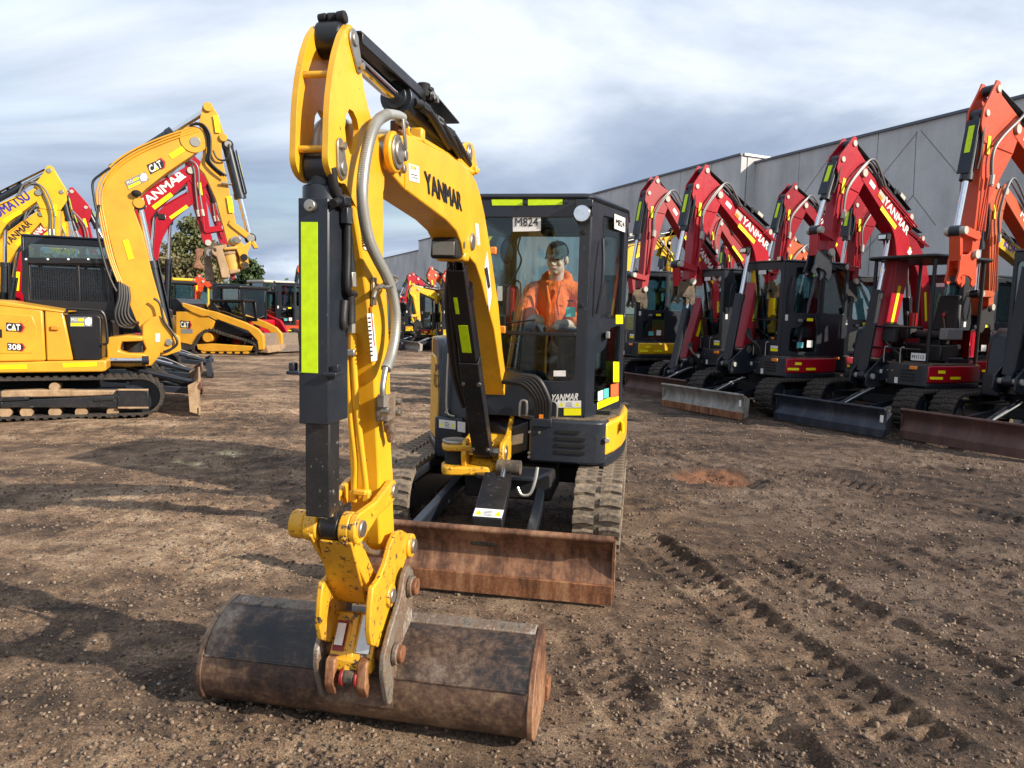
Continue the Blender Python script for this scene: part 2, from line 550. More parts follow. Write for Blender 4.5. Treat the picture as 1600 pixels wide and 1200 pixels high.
def warning(o, u, v, parent, tri=True):
    """white safety label: yellow triangles and lines of print"""
    o, u, v = Vector(o), Vector(u), Vector(v)
    st = sticker(o, u, v, 'white', parent, 'warning_sticker')
    n = u.cross(v).normalized() * 0.0024
    if tri:
        for k in (0.05, 0.72):
            b = MB()
            p = o + n + u * k + v * 0.2
            b.add([p, p + u * 0.23, p + u * 0.115 + v * 0.6], [(0, 1, 2)])
            b.build('warning_triangle', 'tapey', st)
    b = MB()
    for k in range(4):
        p = o + n + u * 0.34 + v * (0.15 + 0.17 * k)
        b.add([p, p + u * (0.3 - 0.04 * (k % 2)), p + u * (0.3 - 0.04 * (k % 2)) + v * 0.06, p + v * 0.06], [(0, 1, 2, 3)])
    b.build('print', 'ink', st)
    return st
def rounded(pts, r, n=4):
    """round the corners of a 2D polygon"""
    out = []
    m = len(pts)
    for i in range(m):
        a, b, c = Vector(pts[i - 1]), Vector(pts[i]), Vector(pts[(i + 1) % m])
        rr = min(r, (a - b).length * 0.45, (c - b).length * 0.45)
        p, q = b + (a - b).normalized() * rr, b + (c - b).normalized() * rr
        for k in range(n + 1):
            t = k / n
            w = p.lerp(b, t).lerp(b.lerp(q, t), t)
            out.append((w.x, w.y))
    return out
def smooth_path(pts, n=6):
    pts = [Vector(p) for p in pts]
    out = []
    for i in range(len(pts) - 1):
        p0, p1, p2, p3 = pts[max(0, i - 1)], pts[i], pts[i + 1], pts[min(len(pts) - 1, i + 2)]
        for k in range(n):
            t = k / n
            out.append(0.5 * ((2 * p1) + (-p0 + p2) * t + (2 * p0 - 5 * p1 + 4 * p2 - p3) * t * t + (-p0 + 3 * p1 - 3 * p2 + p3) * t ** 3))
    out.append(pts[-1])
    return out
def circle(c, r, n=20, a0=0.0, ry=None):
    ry = ry or r
    return [(c[0] + r * math.cos(a0 + 2 * PI * k / n), c[1] + ry * math.sin(a0 + 2 * PI * k / n)) for k in range(n)]
def noise2(shape_x, shape_y, X, Y, seed, cell):
    """value noise on world coordinates X, Y (arrays)"""
    rng = np.random.RandomState(seed)
    N = 256
    tb = rng.rand(N, N)
    xs, ys = X / cell, Y / cell
    xi, yi = np.floor(xs).astype(int), np.floor(ys).astype(int)
    fx, fy = xs - xi, ys - yi
    fx, fy = fx * fx * (3 - 2 * fx), fy * fy * (3 - 2 * fy)
    g = lambda a, b: tb[a % N, b % N]
    return (g(xi, yi) * (1 - fx) + g(xi + 1, yi) * fx) * (1 - fy) + (g(xi, yi + 1) * (1 - fx) + g(xi + 1, yi + 1) * fx) * fy

# ------------------------------------------------------------------ ground
def axis(lo, hi, d0, far_lo, far_hi, grow):
    a = [lo]
    while a[-1] < hi:
        a.append(a[-1] + (d0(a[-1]) if callable(d0) else d0))
    st = a[-1] - a[-2]
    while a[-1] < far_hi:
        st *= grow
        a.append(a[-1] + st)
    st = a[1] - a[0]
    b = []
    x = a[0]
    while x > far_lo:
        st *= grow
        x -= st
        b.append(x)
    return np.array(b[::-1] + a)
gx = axis(-5.0, 6.5, 0.021, -1800, 1800, 1.09)
gy = axis(1.0, 12.5, lambda y: max(0.010, 0.0042 * y), -60, 2600, 1.06)
GX, GY = np.meshgrid(gx, gy)
RUTS = [((2.6, 5.6), (3.4, 2.6), 0.14, 0.022), ((3.3, 7.2), (5.4, 3.9), 0.15, 0.020), ((0.35, 3.6), (0.75, 1.8), 0.12, 0.020), ((3.9, 8.8), (6.2, 6.4), 0.16, 0.018), ((1.1, 9.4), (4.4, 7.6), 0.16, 0.014), ((2.2, 4.2), (3.0, 2.1), 0.13, 0.022), ((0.93, 5.2), (1.66, 2.45), 0.15, 0.040), ((1.62, 4.9), (2.50, 2.2), 0.15, 0.034), ((1.0, 2.95), (1.12, 2.2), 0.13, 0.034), ((3.2, 8.6), (5.2, 6.0), 0.17, 0.016), ((1.2, 6.4), (3.8, 5.2), 0.12, 0.012), ((-3.4, 4.6), (-1.9, 3.9), 0.12, 0.012),
        ((1.45, 8.7), (2.7, 6.3), 0.17, 0.022), ((2.0, 8.9), (3.6, 6.6), 0.17, 0.018), ((-4.6, 10.3), (-1.2, 7.8), 0.16, 0.014),
        ((-1.6, 8.2), (-0.7, 7.0), 0.17, 0.022), ((2.4, 6.0), (4.6, 3.4), 0.2, 0.020), ((-4.6, 6.2), (-1.6, 5.6), 0.18, 0.012),
        ((0.1, 3.7), (1.0, 1.9), 0.10, 0.014), ((-2.6, 2.9), (-1.0, 1.9), 0.13, 0.012)]
def height(X, Y):
    h = 0.034 * (noise2(0, 0, X, Y, 1, 1.3) - 0.5) + 0.020 * (noise2(0, 0, X, Y, 2, 0.45) - 0.5)
    rough = np.clip(noise2(0, 0, X, Y, 9, 0.9) * 1.9 - 0.45, 0.15, 1.2)
    m = 0.026 * (noise2(0, 0, X, Y, 3, 0.16) - 0.5) + 0.020 * (noise2(0, 0, X + 7, Y, 4, 0.075) - 0.5)
    r = np.abs(noise2(0, 0, X, Y, 5, 0.055) - 0.5) * 2
    h += rough * (m + 0.014 * (0.5 - r) + 0.013 * (noise2(0, 0, X, Y, 6, 0.032) - 0.5))
    # long drag marks left by blades and tracks
    h += 0.012 * (noise2(0, 0, (X * 0.95 + Y * 0.3) * 0.16, (Y * 0.95 - X * 0.3), 7, 0.16) - 0.5)
    h += 0.022 * np.clip((X + 0.2) / 2, 0, 1) * (noise2(0, 0, (X * 0.5 - Y * 0.87) * 0.22, (X * 0.87 + Y * 0.5), 8, 0.13) - 0.5)
    for (x0, y0), (x1, y1), w, dp in RUTS:
        L_ = math.hypot(x1 - x0, y1 - y0)
        ux, uy = (x1 - x0) / L_, (y1 - y0) / L_
        s = (X - x0) * ux + (Y - y0) * uy
        t = (X - x0) * -uy + (Y - y0) * ux
        t = t + 0.03 * (noise2(0, 0, X, Y, 21, 0.5) - 0.5)
        k = np.clip((w + 0.03 - np.abs(t)) / 0.05, 0, 1) * np.clip((L_ - s) / 0.2, 0, 1) * np.clip(s / 0.2, 0, 1)
        wear = np.clip(noise2(0, 0, X, Y, 22, 0.35) * 1.8 - 0.25, 0, 1)
        ph = s / 0.098 + np.sign(t) * 0.25 + np.abs(t) * 1.2
        lug = np.clip(np.sin(2 * PI * ph) * 2.2 + 0.3, -1, 1) * 0.5 + 0.5
        lug = lug * np.clip((np.abs(t) - 0.02) / 0.02, 0, 1)
        h = h + k * (-0.35 * dp - dp * lug * wear * 0.8)
        berm = np.exp(-((np.abs(t) - w - 0.045) / 0.03) ** 2) * np.clip((L_ - s) / 0.2, 0, 1) * np.clip(s / 0.2, 0, 1)
        h = h + berm * dp * 0.55 * (0.4 + noise2(0, 0, X, Y, 23, 0.08))
    # the scraped hollow where the red subsoil shows
    e = ((X - 2.02) * 0.85 + (Y - 7.15) * -0.5) ** 2 / 0.42 ** 2 + ((X - 2.02) * 0.5 + (Y - 7.15) * 0.85) ** 2 / 0.28 ** 2
    h = h - 0.045 * np.exp(-e) + 0.05 * np.exp(-((np.sqrt(e) - 1.55) / 0.3) ** 2) * noise2(0, 0, X, Y, 25, 0.2)
    far = np.clip((30 - np.hypot(X, Y)) / 15, 0, 1)
    return h * far - 0.010
GZ = height(GX, GY)
ny, nx = GX.shape
gv = np.stack([GX, GY, GZ], -1).reshape(-1, 3).astype(np.float32)
idx = np.arange(nx * ny).reshape(ny, nx)
gf = np.stack([idx[:-1, :-1], idx[:-1, 1:], idx[1:, 1:], idx[1:, :-1]], -1).reshape(-1, 4).astype(np.int32)
gm = bpy.data.meshes.new('ground')
gm.vertices.add(len(gv))
gm.vertices.foreach_set('co', gv.ravel())
gm.loops.add(gf.size)
gm.loops.foreach_set('vertex_index', gf.ravel())
gm.polygons.add(len(gf))
gm.polygons.foreach_set('loop_start', np.arange(0, gf.size, 4, dtype=np.int32))
gm.update()
gm.validate()
gm.shade_smooth()
ground = bpy.data.objects.new('ground', gm)
COL.objects.link(ground)
ground['kind'] = 'structure'

def mk_dirt():
    m, t, b = nmat('churned_dirt')
    v = tobj(t)
    mp = tnode(t, 'ShaderNodeMapping')
    mp.inputs['Scale'].default_value = (0.22, 1.0, 1)
    mp.inputs['Rotation'].default_value = (0, 0, R(14))
    t.links.new(v, mp.inputs[0])
    big = tnoise(t, 0.55, 6, 0.62, v, 0.4)
    streak = tnoise(t, 1.5, 8, 0.62, mp.outputs[0], 0.6)
    mid = tnoise(t, 4.5, 8, 0.72, v, 0.2)
    fine = tmix(t, 0.5, tnoise(t, 60, 8, 0.8, v), tnoise(t, 190, 5, 0.8, v))
    f = tmix(t, 0.45, big, streak)
    f = tmix(t, 0.36, f, mid)
    col = tramp(t, f, [(0.41, (0.045, 0.031, 0.023)), (0.464, (0.120, 0.077, 0.050)), (0.515, (0.250, 0.162, 0.100)), (0.58, (0.42, 0.30, 0.195))])
    grit = tramp(t, fine, [(0.39, V1(0.2)), (0.475, V1(0.75)), (0.53, V1(1.15)), (0.60, V1(2.3))])
    col = tmix(t, 1.0, col, grit, 'MULTIPLY')
    # greyer, darker colour towards the row on the right
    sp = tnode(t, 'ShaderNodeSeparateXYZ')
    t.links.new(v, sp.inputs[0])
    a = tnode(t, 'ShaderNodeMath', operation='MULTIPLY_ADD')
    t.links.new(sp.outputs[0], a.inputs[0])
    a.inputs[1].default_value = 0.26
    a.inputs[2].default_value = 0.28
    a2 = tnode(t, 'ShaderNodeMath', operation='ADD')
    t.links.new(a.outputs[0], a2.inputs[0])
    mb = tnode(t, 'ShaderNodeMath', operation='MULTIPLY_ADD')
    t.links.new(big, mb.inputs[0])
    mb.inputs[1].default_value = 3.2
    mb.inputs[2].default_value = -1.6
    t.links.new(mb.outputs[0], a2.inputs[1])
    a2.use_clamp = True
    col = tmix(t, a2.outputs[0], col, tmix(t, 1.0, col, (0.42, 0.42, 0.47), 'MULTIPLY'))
    # the red subsoil patch
    d = tnode(t, 'ShaderNodeVectorMath', operation='DISTANCE')
    mp2 = tnode(t, 'ShaderNodeMapping')
    mp2.vector_type = 'POINT'
    mp2.inputs['Location'].default_value = (0, 0, 0)
    t.links.new(v, mp2.inputs[0])
    mp2.inputs['Rotation'].default_value = (0, 0, R(30))
    q = Matrix.Rotation(R(30), 3, 'Z') @ Vector((2.02, 7.15, 0))
    mp2.inputs['Scale'].default_value = (1, 1, 0)
    t.links.new(mp2.outputs[0], d.inputs[0])
    d.inputs[1].default_value = (q.x, q.y, 0)
    dd = tnode(t, 'ShaderNodeMath', operation='MULTIPLY_ADD')
    t.links.new(mid, dd.inputs[0])
    dd.inputs[1].default_value = 0.45
    t.links.new(d.outputs['Value'], dd.inputs[2])
    msk = tramp(t, dd.outputs[0], [(0.50, V1(0.9)), (0.66, V1(0))])
    col = tmix(t, msk, col, tmix(t, fine, (0.30, 0.125, 0.055), (0.19, 0.085, 0.045)))
    t.links.new(col, b.inputs['Base Color'])
    b.inputs['Roughness'].default_value = 0.88
    b.inputs['Specular IOR Level'].default_value = 0.35
    n1 = tnode(t, 'ShaderNodeBump')
    n1.inputs['Strength'].default_value = 1.0
    n1.inputs['Distance'].default_value = 0.016
    t.links.new(fine, n1.inputs['Height'])
    n2 = tnode(t, 'ShaderNodeBump')
    n2.inputs['Strength'].default_value = 0.7
    n2.inputs['Distance'].default_value = 0.05
    t.links.new(mid, n2.inputs['Height'])
    t.links.new(n1.outputs[0], n2.inputs['Normal'])
    t.links.new(n2.outputs[0], b.inputs['Normal'])
    return m
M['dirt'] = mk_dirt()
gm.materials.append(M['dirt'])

# loose stones and clods: two scattered layers
def scatter(name, n, seed, smin, smax, mat, sink, label):
    rng = np.random.RandomState(seed)
    if 'stone' in name:
        g_ = (1 + 5 ** 0.5) / 2
        bv = np.array([(-1, g_, 0), (1, g_, 0), (-1, -g_, 0), (1, -g_, 0), (0, -1, g_), (0, 1, g_), (0, -1, -g_), (0, 1, -g_), (g_, 0, -1), (g_, 0, 1), (-g_, 0, -1), (-g_, 0, 1)]) / 1.902
        bf = np.array([(0, 11, 5), (0, 5, 1), (0, 1, 7), (0, 7, 10), (0, 10, 11), (1, 5, 9), (5, 11, 4), (11, 10, 2), (10, 7, 6), (7, 1, 8), (3, 9, 4), (3, 4, 2), (3, 2, 6), (3, 6, 8), (3, 8, 9), (4, 9, 5), (2, 4, 11), (6, 2, 10), (8, 6, 7), (9, 8, 1)])
    else:
        bv = np.array([(1, 0, 0), (-0.5, 0.87, 0), (-0.5, -0.87, 0), (0.3, 0.5, 0.9), (-0.6, 0, 0.8), (0.3, -0.5, 0.85)])
        bf = np.array([(0, 1, 3), (1, 4, 3), (1, 2, 4), (2, 5, 4), (2, 0, 5), (0, 3, 5), (3, 4, 5)])
    # denser close to the viewer: area-weighted in perspective
    d = 1.7 * (13.0 / 1.7) ** rng.rand(n)
    a = (rng.rand(n) - 0.5) * 1.55
    X, Y = d * np.sin(a), d * np.cos(a)
    keep = noise2(0, 0, X, Y, 9, 0.9) + 0.5 * noise2(0, 0, X, Y, 31, 0.3) > rng.rand(n) * 1.1
    X, Y, d = X[keep], Y[keep], d[keep]
    n = len(X)
    S = smin * (smax / smin) ** (rng.rand(n) ** 3.0) * (0.90 + 0.045 * d)
    Z = height(X, Y) + S * sink
    V = np.empty((n, len(bv), 3))
    rot = rng.rand(n) * 6.28
    sc = 0.65 + 0.7 * rng.rand(n, 3)
    sc[:, 2] *= 0.75
    J = 1 + 0.6 * (rng.rand(n, len(bv)) - 0.5)
    P = bv[None] * sc[:, None, :] * J[..., None] * S[:, None, None]
    c, s_ = np.cos(rot)[:, None], np.sin(rot)[:, None]
    V[..., 0] = P[..., 0] * c - P[..., 1] * s_ + X[:, None]
    V[..., 1] = P[..., 0] * s_ + P[..., 1] * c + Y[:, None]
    V[..., 2] = P[..., 2] + Z[:, None]
    F_ = (bf[None] + (np.arange(n) * len(bv))[:, None, None]).reshape(-1, 3).astype(np.int32)
    me = bpy.data.meshes.new(name)
    me.vertices.add(n * len(bv))
    me.vertices.foreach_set('co', V.reshape(-1).astype(np.float32))
    me.loops.add(F_.size)
    me.loops.foreach_set('vertex_index', F_.ravel())
    me.polygons.add(len(F_))
    me.polygons.foreach_set('loop_start', np.arange(0, F_.size, 3, dtype=np.int32))
    me.update()
    me.materials.append(mat)
    o = bpy.data.objects.new(name, me)
    COL.objects.link(o)
    tag(o, label, 'stones' if 'stone' in name else 'clods', kind='stuff')
def mk_stone(name, stops):
    m, t, b = nmat(name)
    n = tnoise(t, 26, 1, 0.5, tobj(t))
    t.links.new(tramp(t, n, stops), b.inputs['Base Color'])
    b.inputs['Roughness'].default_value = 0.85
    return m
scatter('loose_stones', 16000, 3, 0.0014, 0.011, mk_stone('pebble', [(0.34, (0.09, 0.065, 0.048)), (0.5, (0.17, 0.125, 0.09)), (0.70, (0.36, 0.29, 0.23))]), 0.35, 'pale and brown loose stones strewn over the churned dirt')
scatter('dirt_clods', 150000, 5, 0.0016, 0.014, mk_stone('clod', [(0.36, (0.05, 0.035, 0.026)), (0.5, (0.13, 0.088, 0.06)), (0.66, (0.25, 0.175, 0.115))]), 0.2, 'small crumbled clods of dark brown soil on the yard')

# ------------------------------------------------------------------ concrete hall on the right
def mk_concrete():
    m, t, b = nmat('tilt_slab_concrete')
    v = tobj(t)
    mp = tnode(t, 'ShaderNodeMapping')
    mp.inputs['Scale'].default_value = (1, 1, 0.18)
    t.links.new(v, mp.inputs[0])
    a = tnoise(t, 0.35, 6, 0.6, v)
    s = tnoise(t, 1.1, 6, 0.6, mp.outputs[0])
    f = tnoise(t, 14, 5, 0.7, v)
    c = tramp(t, tmix(t, 0.45, a, s), [(0.36, (0.37, 0.37, 0.36)), (0.5, (0.52, 0.52, 0.52)), (0.62, (0.61, 0.61, 0.61))])
    c = tmix(t, 1.0, c, tramp(t, f, [(0.3, V1(0.9)), (0.7, V1(1.06))]), 'MULTIPLY')
    st = tramp(t, tnoise(t, 0.8, 7, 0.7, mp.outputs[0], 0.5), [(0.62, V1(0)), (0.72, V1(0.35))])
    c = tmix(t, st, c, (0.26, 0.20, 0.15))
    t.links.new(c, b.inputs['Base Color'])
    b.inputs['Roughness'].default_value = 0.8
    tbump(t, b, f, 0.25, 0.01)
    return m
M['concrete'] = mk_concrete()
M['joint'] = plain('joint_sealant', (0.17, 0.15, 0.14), 0.8)
M['parapet'] = plain('metal_flashing', (0.12, 0.13, 0.16), 0.5, 0.3)
W = Frame(-16.3, 90.6, -65.3, 'concrete_hall')
tag(W.root, 'long grey concrete panel hall standing behind the row of red excavators', 'warehouse')
def wx(px, y=0.0):
    return W.P(px, 300, y=y).x
def wall_run(x0, x1, h, y0, cuts, cap='parapet'):
    xs = [x0] + cuts + [x1]
    for a, b in zip(xs[:-1], xs[1:]):
        MB().box(((a + b) / 2, y0 + 0.15, h / 2), (b - a - 0.03, 0.30, h)).build('wall_panel', 'concrete', W.root)
    MB().box(((x0 + x1) / 2, y0 + 0.24, h / 2 - 0.02), (x1 - x0 - 0.04, 0.30, h - 0.06)).build('backing', 'joint', W.root)
    MB().box(((x0 + x1) / 2, y0 + 0.12, h + 0.03), (x1 - x0, 0.40, 0.09)).build('flashing', cap, W.root)
HN = 8.45
xn0, xn1 = wx(1160) + 0.02, 92.0
wall_run(xn0, xn1, HN, 0.0, [wx(1246), wx(1366), wx(1500), 78.5, 84.0])
xf1 = wx(1156, -0.8)
x655, x604 = wx(655, -0.8), -8.0
cuts = [wx(p, -0.8) for p in (676, 692, 712, 738, 800, 860, 905, 955, 1010, 1062, 1110)]
wall_run(x655, xf1, 8.72, -0.8, [c for c in cuts])
wall_run(x604, x655 - 0.01, 7.75, -0.8, [-4.2, -0.5, wx(614, -0.8), wx(627, -0.8), wx(641, -0.8)])
# end wall of the taller part, lit by the sun, and the roof behind
MB().box((xf1 - 0.12, 9.0, 8.72 / 2), (0.24, 18.9, 8.66)).build('wall_panel', 'concrete', W.root)
MB().box((xf1 - 0.10, 9.0, 8.75), (0.34, 19.4, 0.10)).build('flashing', 'white', W.root)
MB().box(((xn0 + xn1) / 2 + .3, 9.6, 8.0), (xn1 - xn0 - .7, 18.6, 0.1)).build('roof', 'parapet', W.root)
MB().box(((x604 + xf1) / 2, 9.4, 7.3), (xf1 - x604 - 0.6, 19.0, 0.1)).build('roof', 'parapet', W.root)
# thin sawn lines on the near panels
for pts in ([(1432, 206), (1427, 305)], [(1434, 206), (1372, 282)], [(1427, 305), (1409, 326)], [(1427, 306), (1462, 352)], [(1439, 204), (1495, 270)], [(1302, 238), (1252, 308)], [(1600, 175), (1560, 220)], [(1409, 326), (1345, 400)]):
    ps = [W.P(a, b, y=-0.002) for a, b in pts]
    MB().bar(ps[0], ps[1], 0.012, 0.018, (0, 1, 0)).build('groove', 'joint', W.root)

# ------------------------------------------------------------------ trees
def mk_leaf(name, c1, c2, c3):
    m, t, b = nmat(name)
    oi = tnode(t, 'ShaderNodeTexCoord')
    n = tnoise(t, 0.9, 4, 0.7, oi.outputs['Object'])
    n2 = tnoise(t, 6, 2, 0.7, oi.outputs['Object'])
    t.links.new(tramp(t, tmix(t, 0.5, n, n2), [(0.36, c1), (0.5, c2), (0.66, c3)]), b.inputs['Base Color'])
    b.inputs['Roughness'].default_value = 0.6
    return m
M['bark'] = plain('bark', (0.13, 0.10, 0.075), 0.9, bump=0.5)
leafmats = [mk_leaf('gum_leaf', (0.04, 0.05, 0.016), (0.10, 0.11, 0.035), (0.19, 0.18, 0.07)),
            mk_leaf('olive_leaf', (0.06, 0.06, 0.022), (0.14, 0.12, 0.045), (0.24, 0.19, 0.08)),
            mk_leaf('dark_leaf', (0.018, 0.04, 0.014), (0.04, 0.075, 0.022), (0.09, 0.13, 0.04))]
def tree(px, py_base, dist, hgt, wid, lobes, lm, label, seed, nleaf=7000, name='tree'):
    rng = random.Random(seed)
    d = ray(px, 480)
    k = dist / math.hypot(d.x, d.y)
    base = Vector((d.x * k, d.y * k, 0))
    root = bpy.data.objects.new(name, None)
    COL.objects.link(root)
    root.location = base
    tag(root, label, 'tree', 'trees beyond the yard')
    tb = MB()
    tb.tube([(0, 0, -0.1), (0.1, 0, hgt * 0.25), (-0.1, 0.1, hgt * 0.5), (0.05, 0, hgt * 0.8)], [wid * 0.05, wid * 0.04, wid * 0.028, wid * 0.01], 8)
    tb.build('trunk', 'bark', root)
    lb = MB()
    for (cx, cz, rx, rz) in lobes:
        c = Vector((cx * wid, rng.uniform(-0.15, 0.15) * wid, cz * hgt))
        lb.tube([(0, 0, hgt * 0.3), (c.x * 0.5, c.y * 0.5, (hgt * 0.3 + c.z) / 2), c], [wid * 0.02, wid * 0.015, wid * 0.005], 6)
    lb.build('limb', 'bark', root)
    vs, fs = [], []
    tot = sum(l[2] * l[3] for l in lobes)
    for (cx, cz, rx, rz) in lobes:
        nc = max(8, int(46 * rx * rz / tot * len(lobes) / 3))
        for _ in range(nc):
            # a clump near the lobe's shell
            u, v_ = rng.uniform(-1, 1), rng.uniform(0, 2 * PI)
            rr = rng.uniform(0.45, 1.0)
            q = math.sqrt(1 - u * u)
            cc = Vector(((cx + rx * rr * q * math.cos(v_)) * wid, rx * rr * q * math.sin(v_) * wid * 0.8, (cz + rz * rr * u) * hgt))
            cr = rng.uniform(0.05, 0.11) * wid
            m = int(nleaf / (nc * len(lobes)) * 1.0)
            for _k in range(m):
                p = cc + Vector((rng.gauss(0, 1), rng.gauss(0, 1), rng.gauss(0, 0.7))) * cr * 0.55
                s = rng.uniform(0.07, 0.17) * (dist / 60)
                e = Euler((rng.uniform(0, 6.28), rng.uniform(0, 6.28), rng.uniform(0, 6.28))).to_matrix()
                o = len(vs)
                vs += [tuple(p + e @ Vector(w) * s) for w in ((-1, -0.6, 0), (1, -0.5, 0.1), (0.9, 0.7, 0), (-0.8, 0.6, 0.15))]
                fs.append((o, o + 1, o + 2, o + 3))
    me = bpy.data.meshes.new('crown')
    me.from_pydata(vs, [], fs)
    me.materials.append(leafmats[lm])
    o = bpy.data.objects.new('crown', me)
    COL.objects.link(o)
    o.parent = root
tree(300, 0, 62, 8.5, 5.2, [(0.0, 0.82, 0.20, 0.13), (0.12, 0.66, 0.28, 0.13), (-0.22, 0.68, 0.13, 0.07), (-0.05, 0.5, 0.3, 0.14), (0.3, 0.48, 0.22, 0.12), (0.36, 0.3, 0.22, 0.14)], 0, 'tallest tree on the left, a green gum behind the hanging hitch', 11, 9000)
tree(274, 0, 58, 5.4, 6.4, [(-0.12, 0.78, 0.26, 0.17), (0.15, 0.80, 0.24, 0.16), (-0.3, 0.6, 0.22, 0.18), (0.3, 0.55, 0.22, 0.2), (0.0, 0.5, 0.36, 0.25)], 1, 'broad brownish olive tree left of the tall gum tree', 12, 8000)
tree(397, 0, 66, 5.6, 5.2, [(-0.05, 0.82, 0.2, 0.15), (0.0, 0.62, 0.36, 0.2), (0.22, 0.5, 0.28, 0.2), (-0.25, 0.45, 0.25, 0.2), (0.05, 0.3, 0.42, 0.2)], 2, 'dark dense rounded tree standing alone right of the hanging hitch', 13, 9000)
tree(357, 0, 90, 4.6, 6.0, [(-0.1, 0.75, 0.3, 0.2), (0.25, 0.6, 0.3, 0.2)], 2, 'low dark tree between the tall gum and the rounded tree', 14, 3000)
tree(22, 0, 48, 5.4, 5.5, [(-0.1, 0.75, 0.3, 0.2), (0.25, 0.6, 0.3, 0.25), (-0.3, 0.5, 0.3, 0.25)], 1, 'olive tree glimpsed between the booms at the far left edge', 15, 5000)

# ------------------------------------------------------------------ machine building blocks
_lug = {}
def lug_mesh(w, mat, h=0.018, l=0.064):
    k = (round(w, 3), mat, h)
    if k in _lug:
        return _lug[k]
    b = MB()
    for sg, sh in ((-1, -0.012), (1, 0.012)):
        x0, x1 = sg * 0.018, sg * w / 2
        for (xa, xb, ya, yb) in ((x0, (x0 + x1) / 2, sh, sh + 0.008), ((x0 + x1) / 2, x1, sh + 0.008, sh - 0.004)):
            b.hexa([(xa, ya - l / 2, -0.006), (xb, yb - l / 2, -0.006), (xb, yb + l / 2, -0.006), (xa, ya + l / 2, -0.006)],
                   [(xa, ya - l * 0.32, h), (xb, yb - l * 0.32, h), (xb, yb + l * 0.32, h), (xa, ya + l * 0.32, h)])
    me = b.mesh('track_lug', M[mat], 30)
    _lug[k] = me
    return me
def track(fr, xc, w, y0, y1, zc, r, mat='rubber', single=True, pitch=0.094, frame_mat='slate', low=False):
    """rubber track round idlers at y0 and y1; lugs are separate pieces"""
    root = fr.root
    L = y1 - y0
    per = 2 * L + 2 * PI * r
    n = int(per / pitch)
    def at(s, rr):
        s %= per
        if s < L: return (y0 + s, zc + rr, 0)
        s -= L
        if s < PI * r:
            a = s / r
            return (y1 + rr * math.sin(a), zc + rr * math.cos(a), -a)
        s -= PI * r
        if s < L: return (y1 - s, zc - rr, PI)
        s -= L
        a = s / r
        return (y0 - rr * math.sin(a), zc - rr * math.cos(a), PI - a)
    m = 18 if low else 28
    ring = []
    def loop(rr):
        pts = []
        for i in range(m // 2 + 1):
            a = PI * i / (m // 2)
            pts.append((y1 + rr * math.sin(a), zc + rr * math.cos(a)))
        for i in range(m // 2 + 1):
            a = PI * i / (m // 2)
            pts.append((y0 - rr * math.sin(a), zc - rr * math.cos(a)))
        return pts
    o, i_ = loop(r), loop(r - 0.035)
    b = MB()
    k = len(o)
    vs = [(xc - w / 2, y, z) for y, z in o] + [(xc + w / 2, y, z) for y, z in o] + [(xc - w / 2, y, z) for y, z in i_] + [(xc + w / 2, y, z) for y, z in i_]
    fs = []
    for j in range(k):
        q = (j + 1) % k
        fs += [(j, q, k + q, k + j), (2 * k + j, 3 * k + j, 3 * k + q, 2 * k + q), (j, 2 * k + j, 2 * k + q, q), (k + j, k + q, 3 * k + q, 3 * k + j)]
    b.add(vs, fs)
    bt = b.build('track', mat, root, 0 if low else 0.006)
    lm = lug_mesh(w, mat)
    if single:
        for j in range(n):
            y, z, a = at(j * per / n, r)
            link('track_lug', lm, bt, (xc, y, z), (a, 0, 0))
    else:
        c = MB()
        lv = [v.co.copy() for v in lm.vertices]
        lf = [tuple(p.vertices) for p in lm.polygons]
        for j in range(n):
            y, z, a = at(j * per / n, r)
            rm = Matrix.Rotation(a, 3, 'X')
            c.add([rm @ v + Vector((xc, y, z)) for v in lv], lf)
        o2 = c.build('track_lugs', mat, bt)
        o2['kind'] = 'stuff'
    ri = r - 0.04
    for y, nm in ((y0, 'idler'), (y1, 'sprocket')):
        c = MB().cyl((xc - w * 0.16, y, zc), (xc + w * 0.16, y, zc), ri, seg=24)
        c.cyl((xc - w * 0.3, y, zc), (xc + w * 0.3, y, zc), ri * 0.35, seg=14)
        c.build(nm, frame_mat, root)
    for j in range(4):
        y = y0 + L * (j + 0.6) / 4.2
        MB().cyl((xc - w * 0.25, y, zc - r + 0.10), (xc + w * 0.25, y, zc - r + 0.10), 0.06, seg=14).build('roller', 'mud', root)
    s = MB().box((xc, (y0 + y1) / 2, zc - 0.01), (w * 0.62, L - ri * 0.9, r * 0.85))
    s.build('side_frame', frame_mat, root, 0.01)
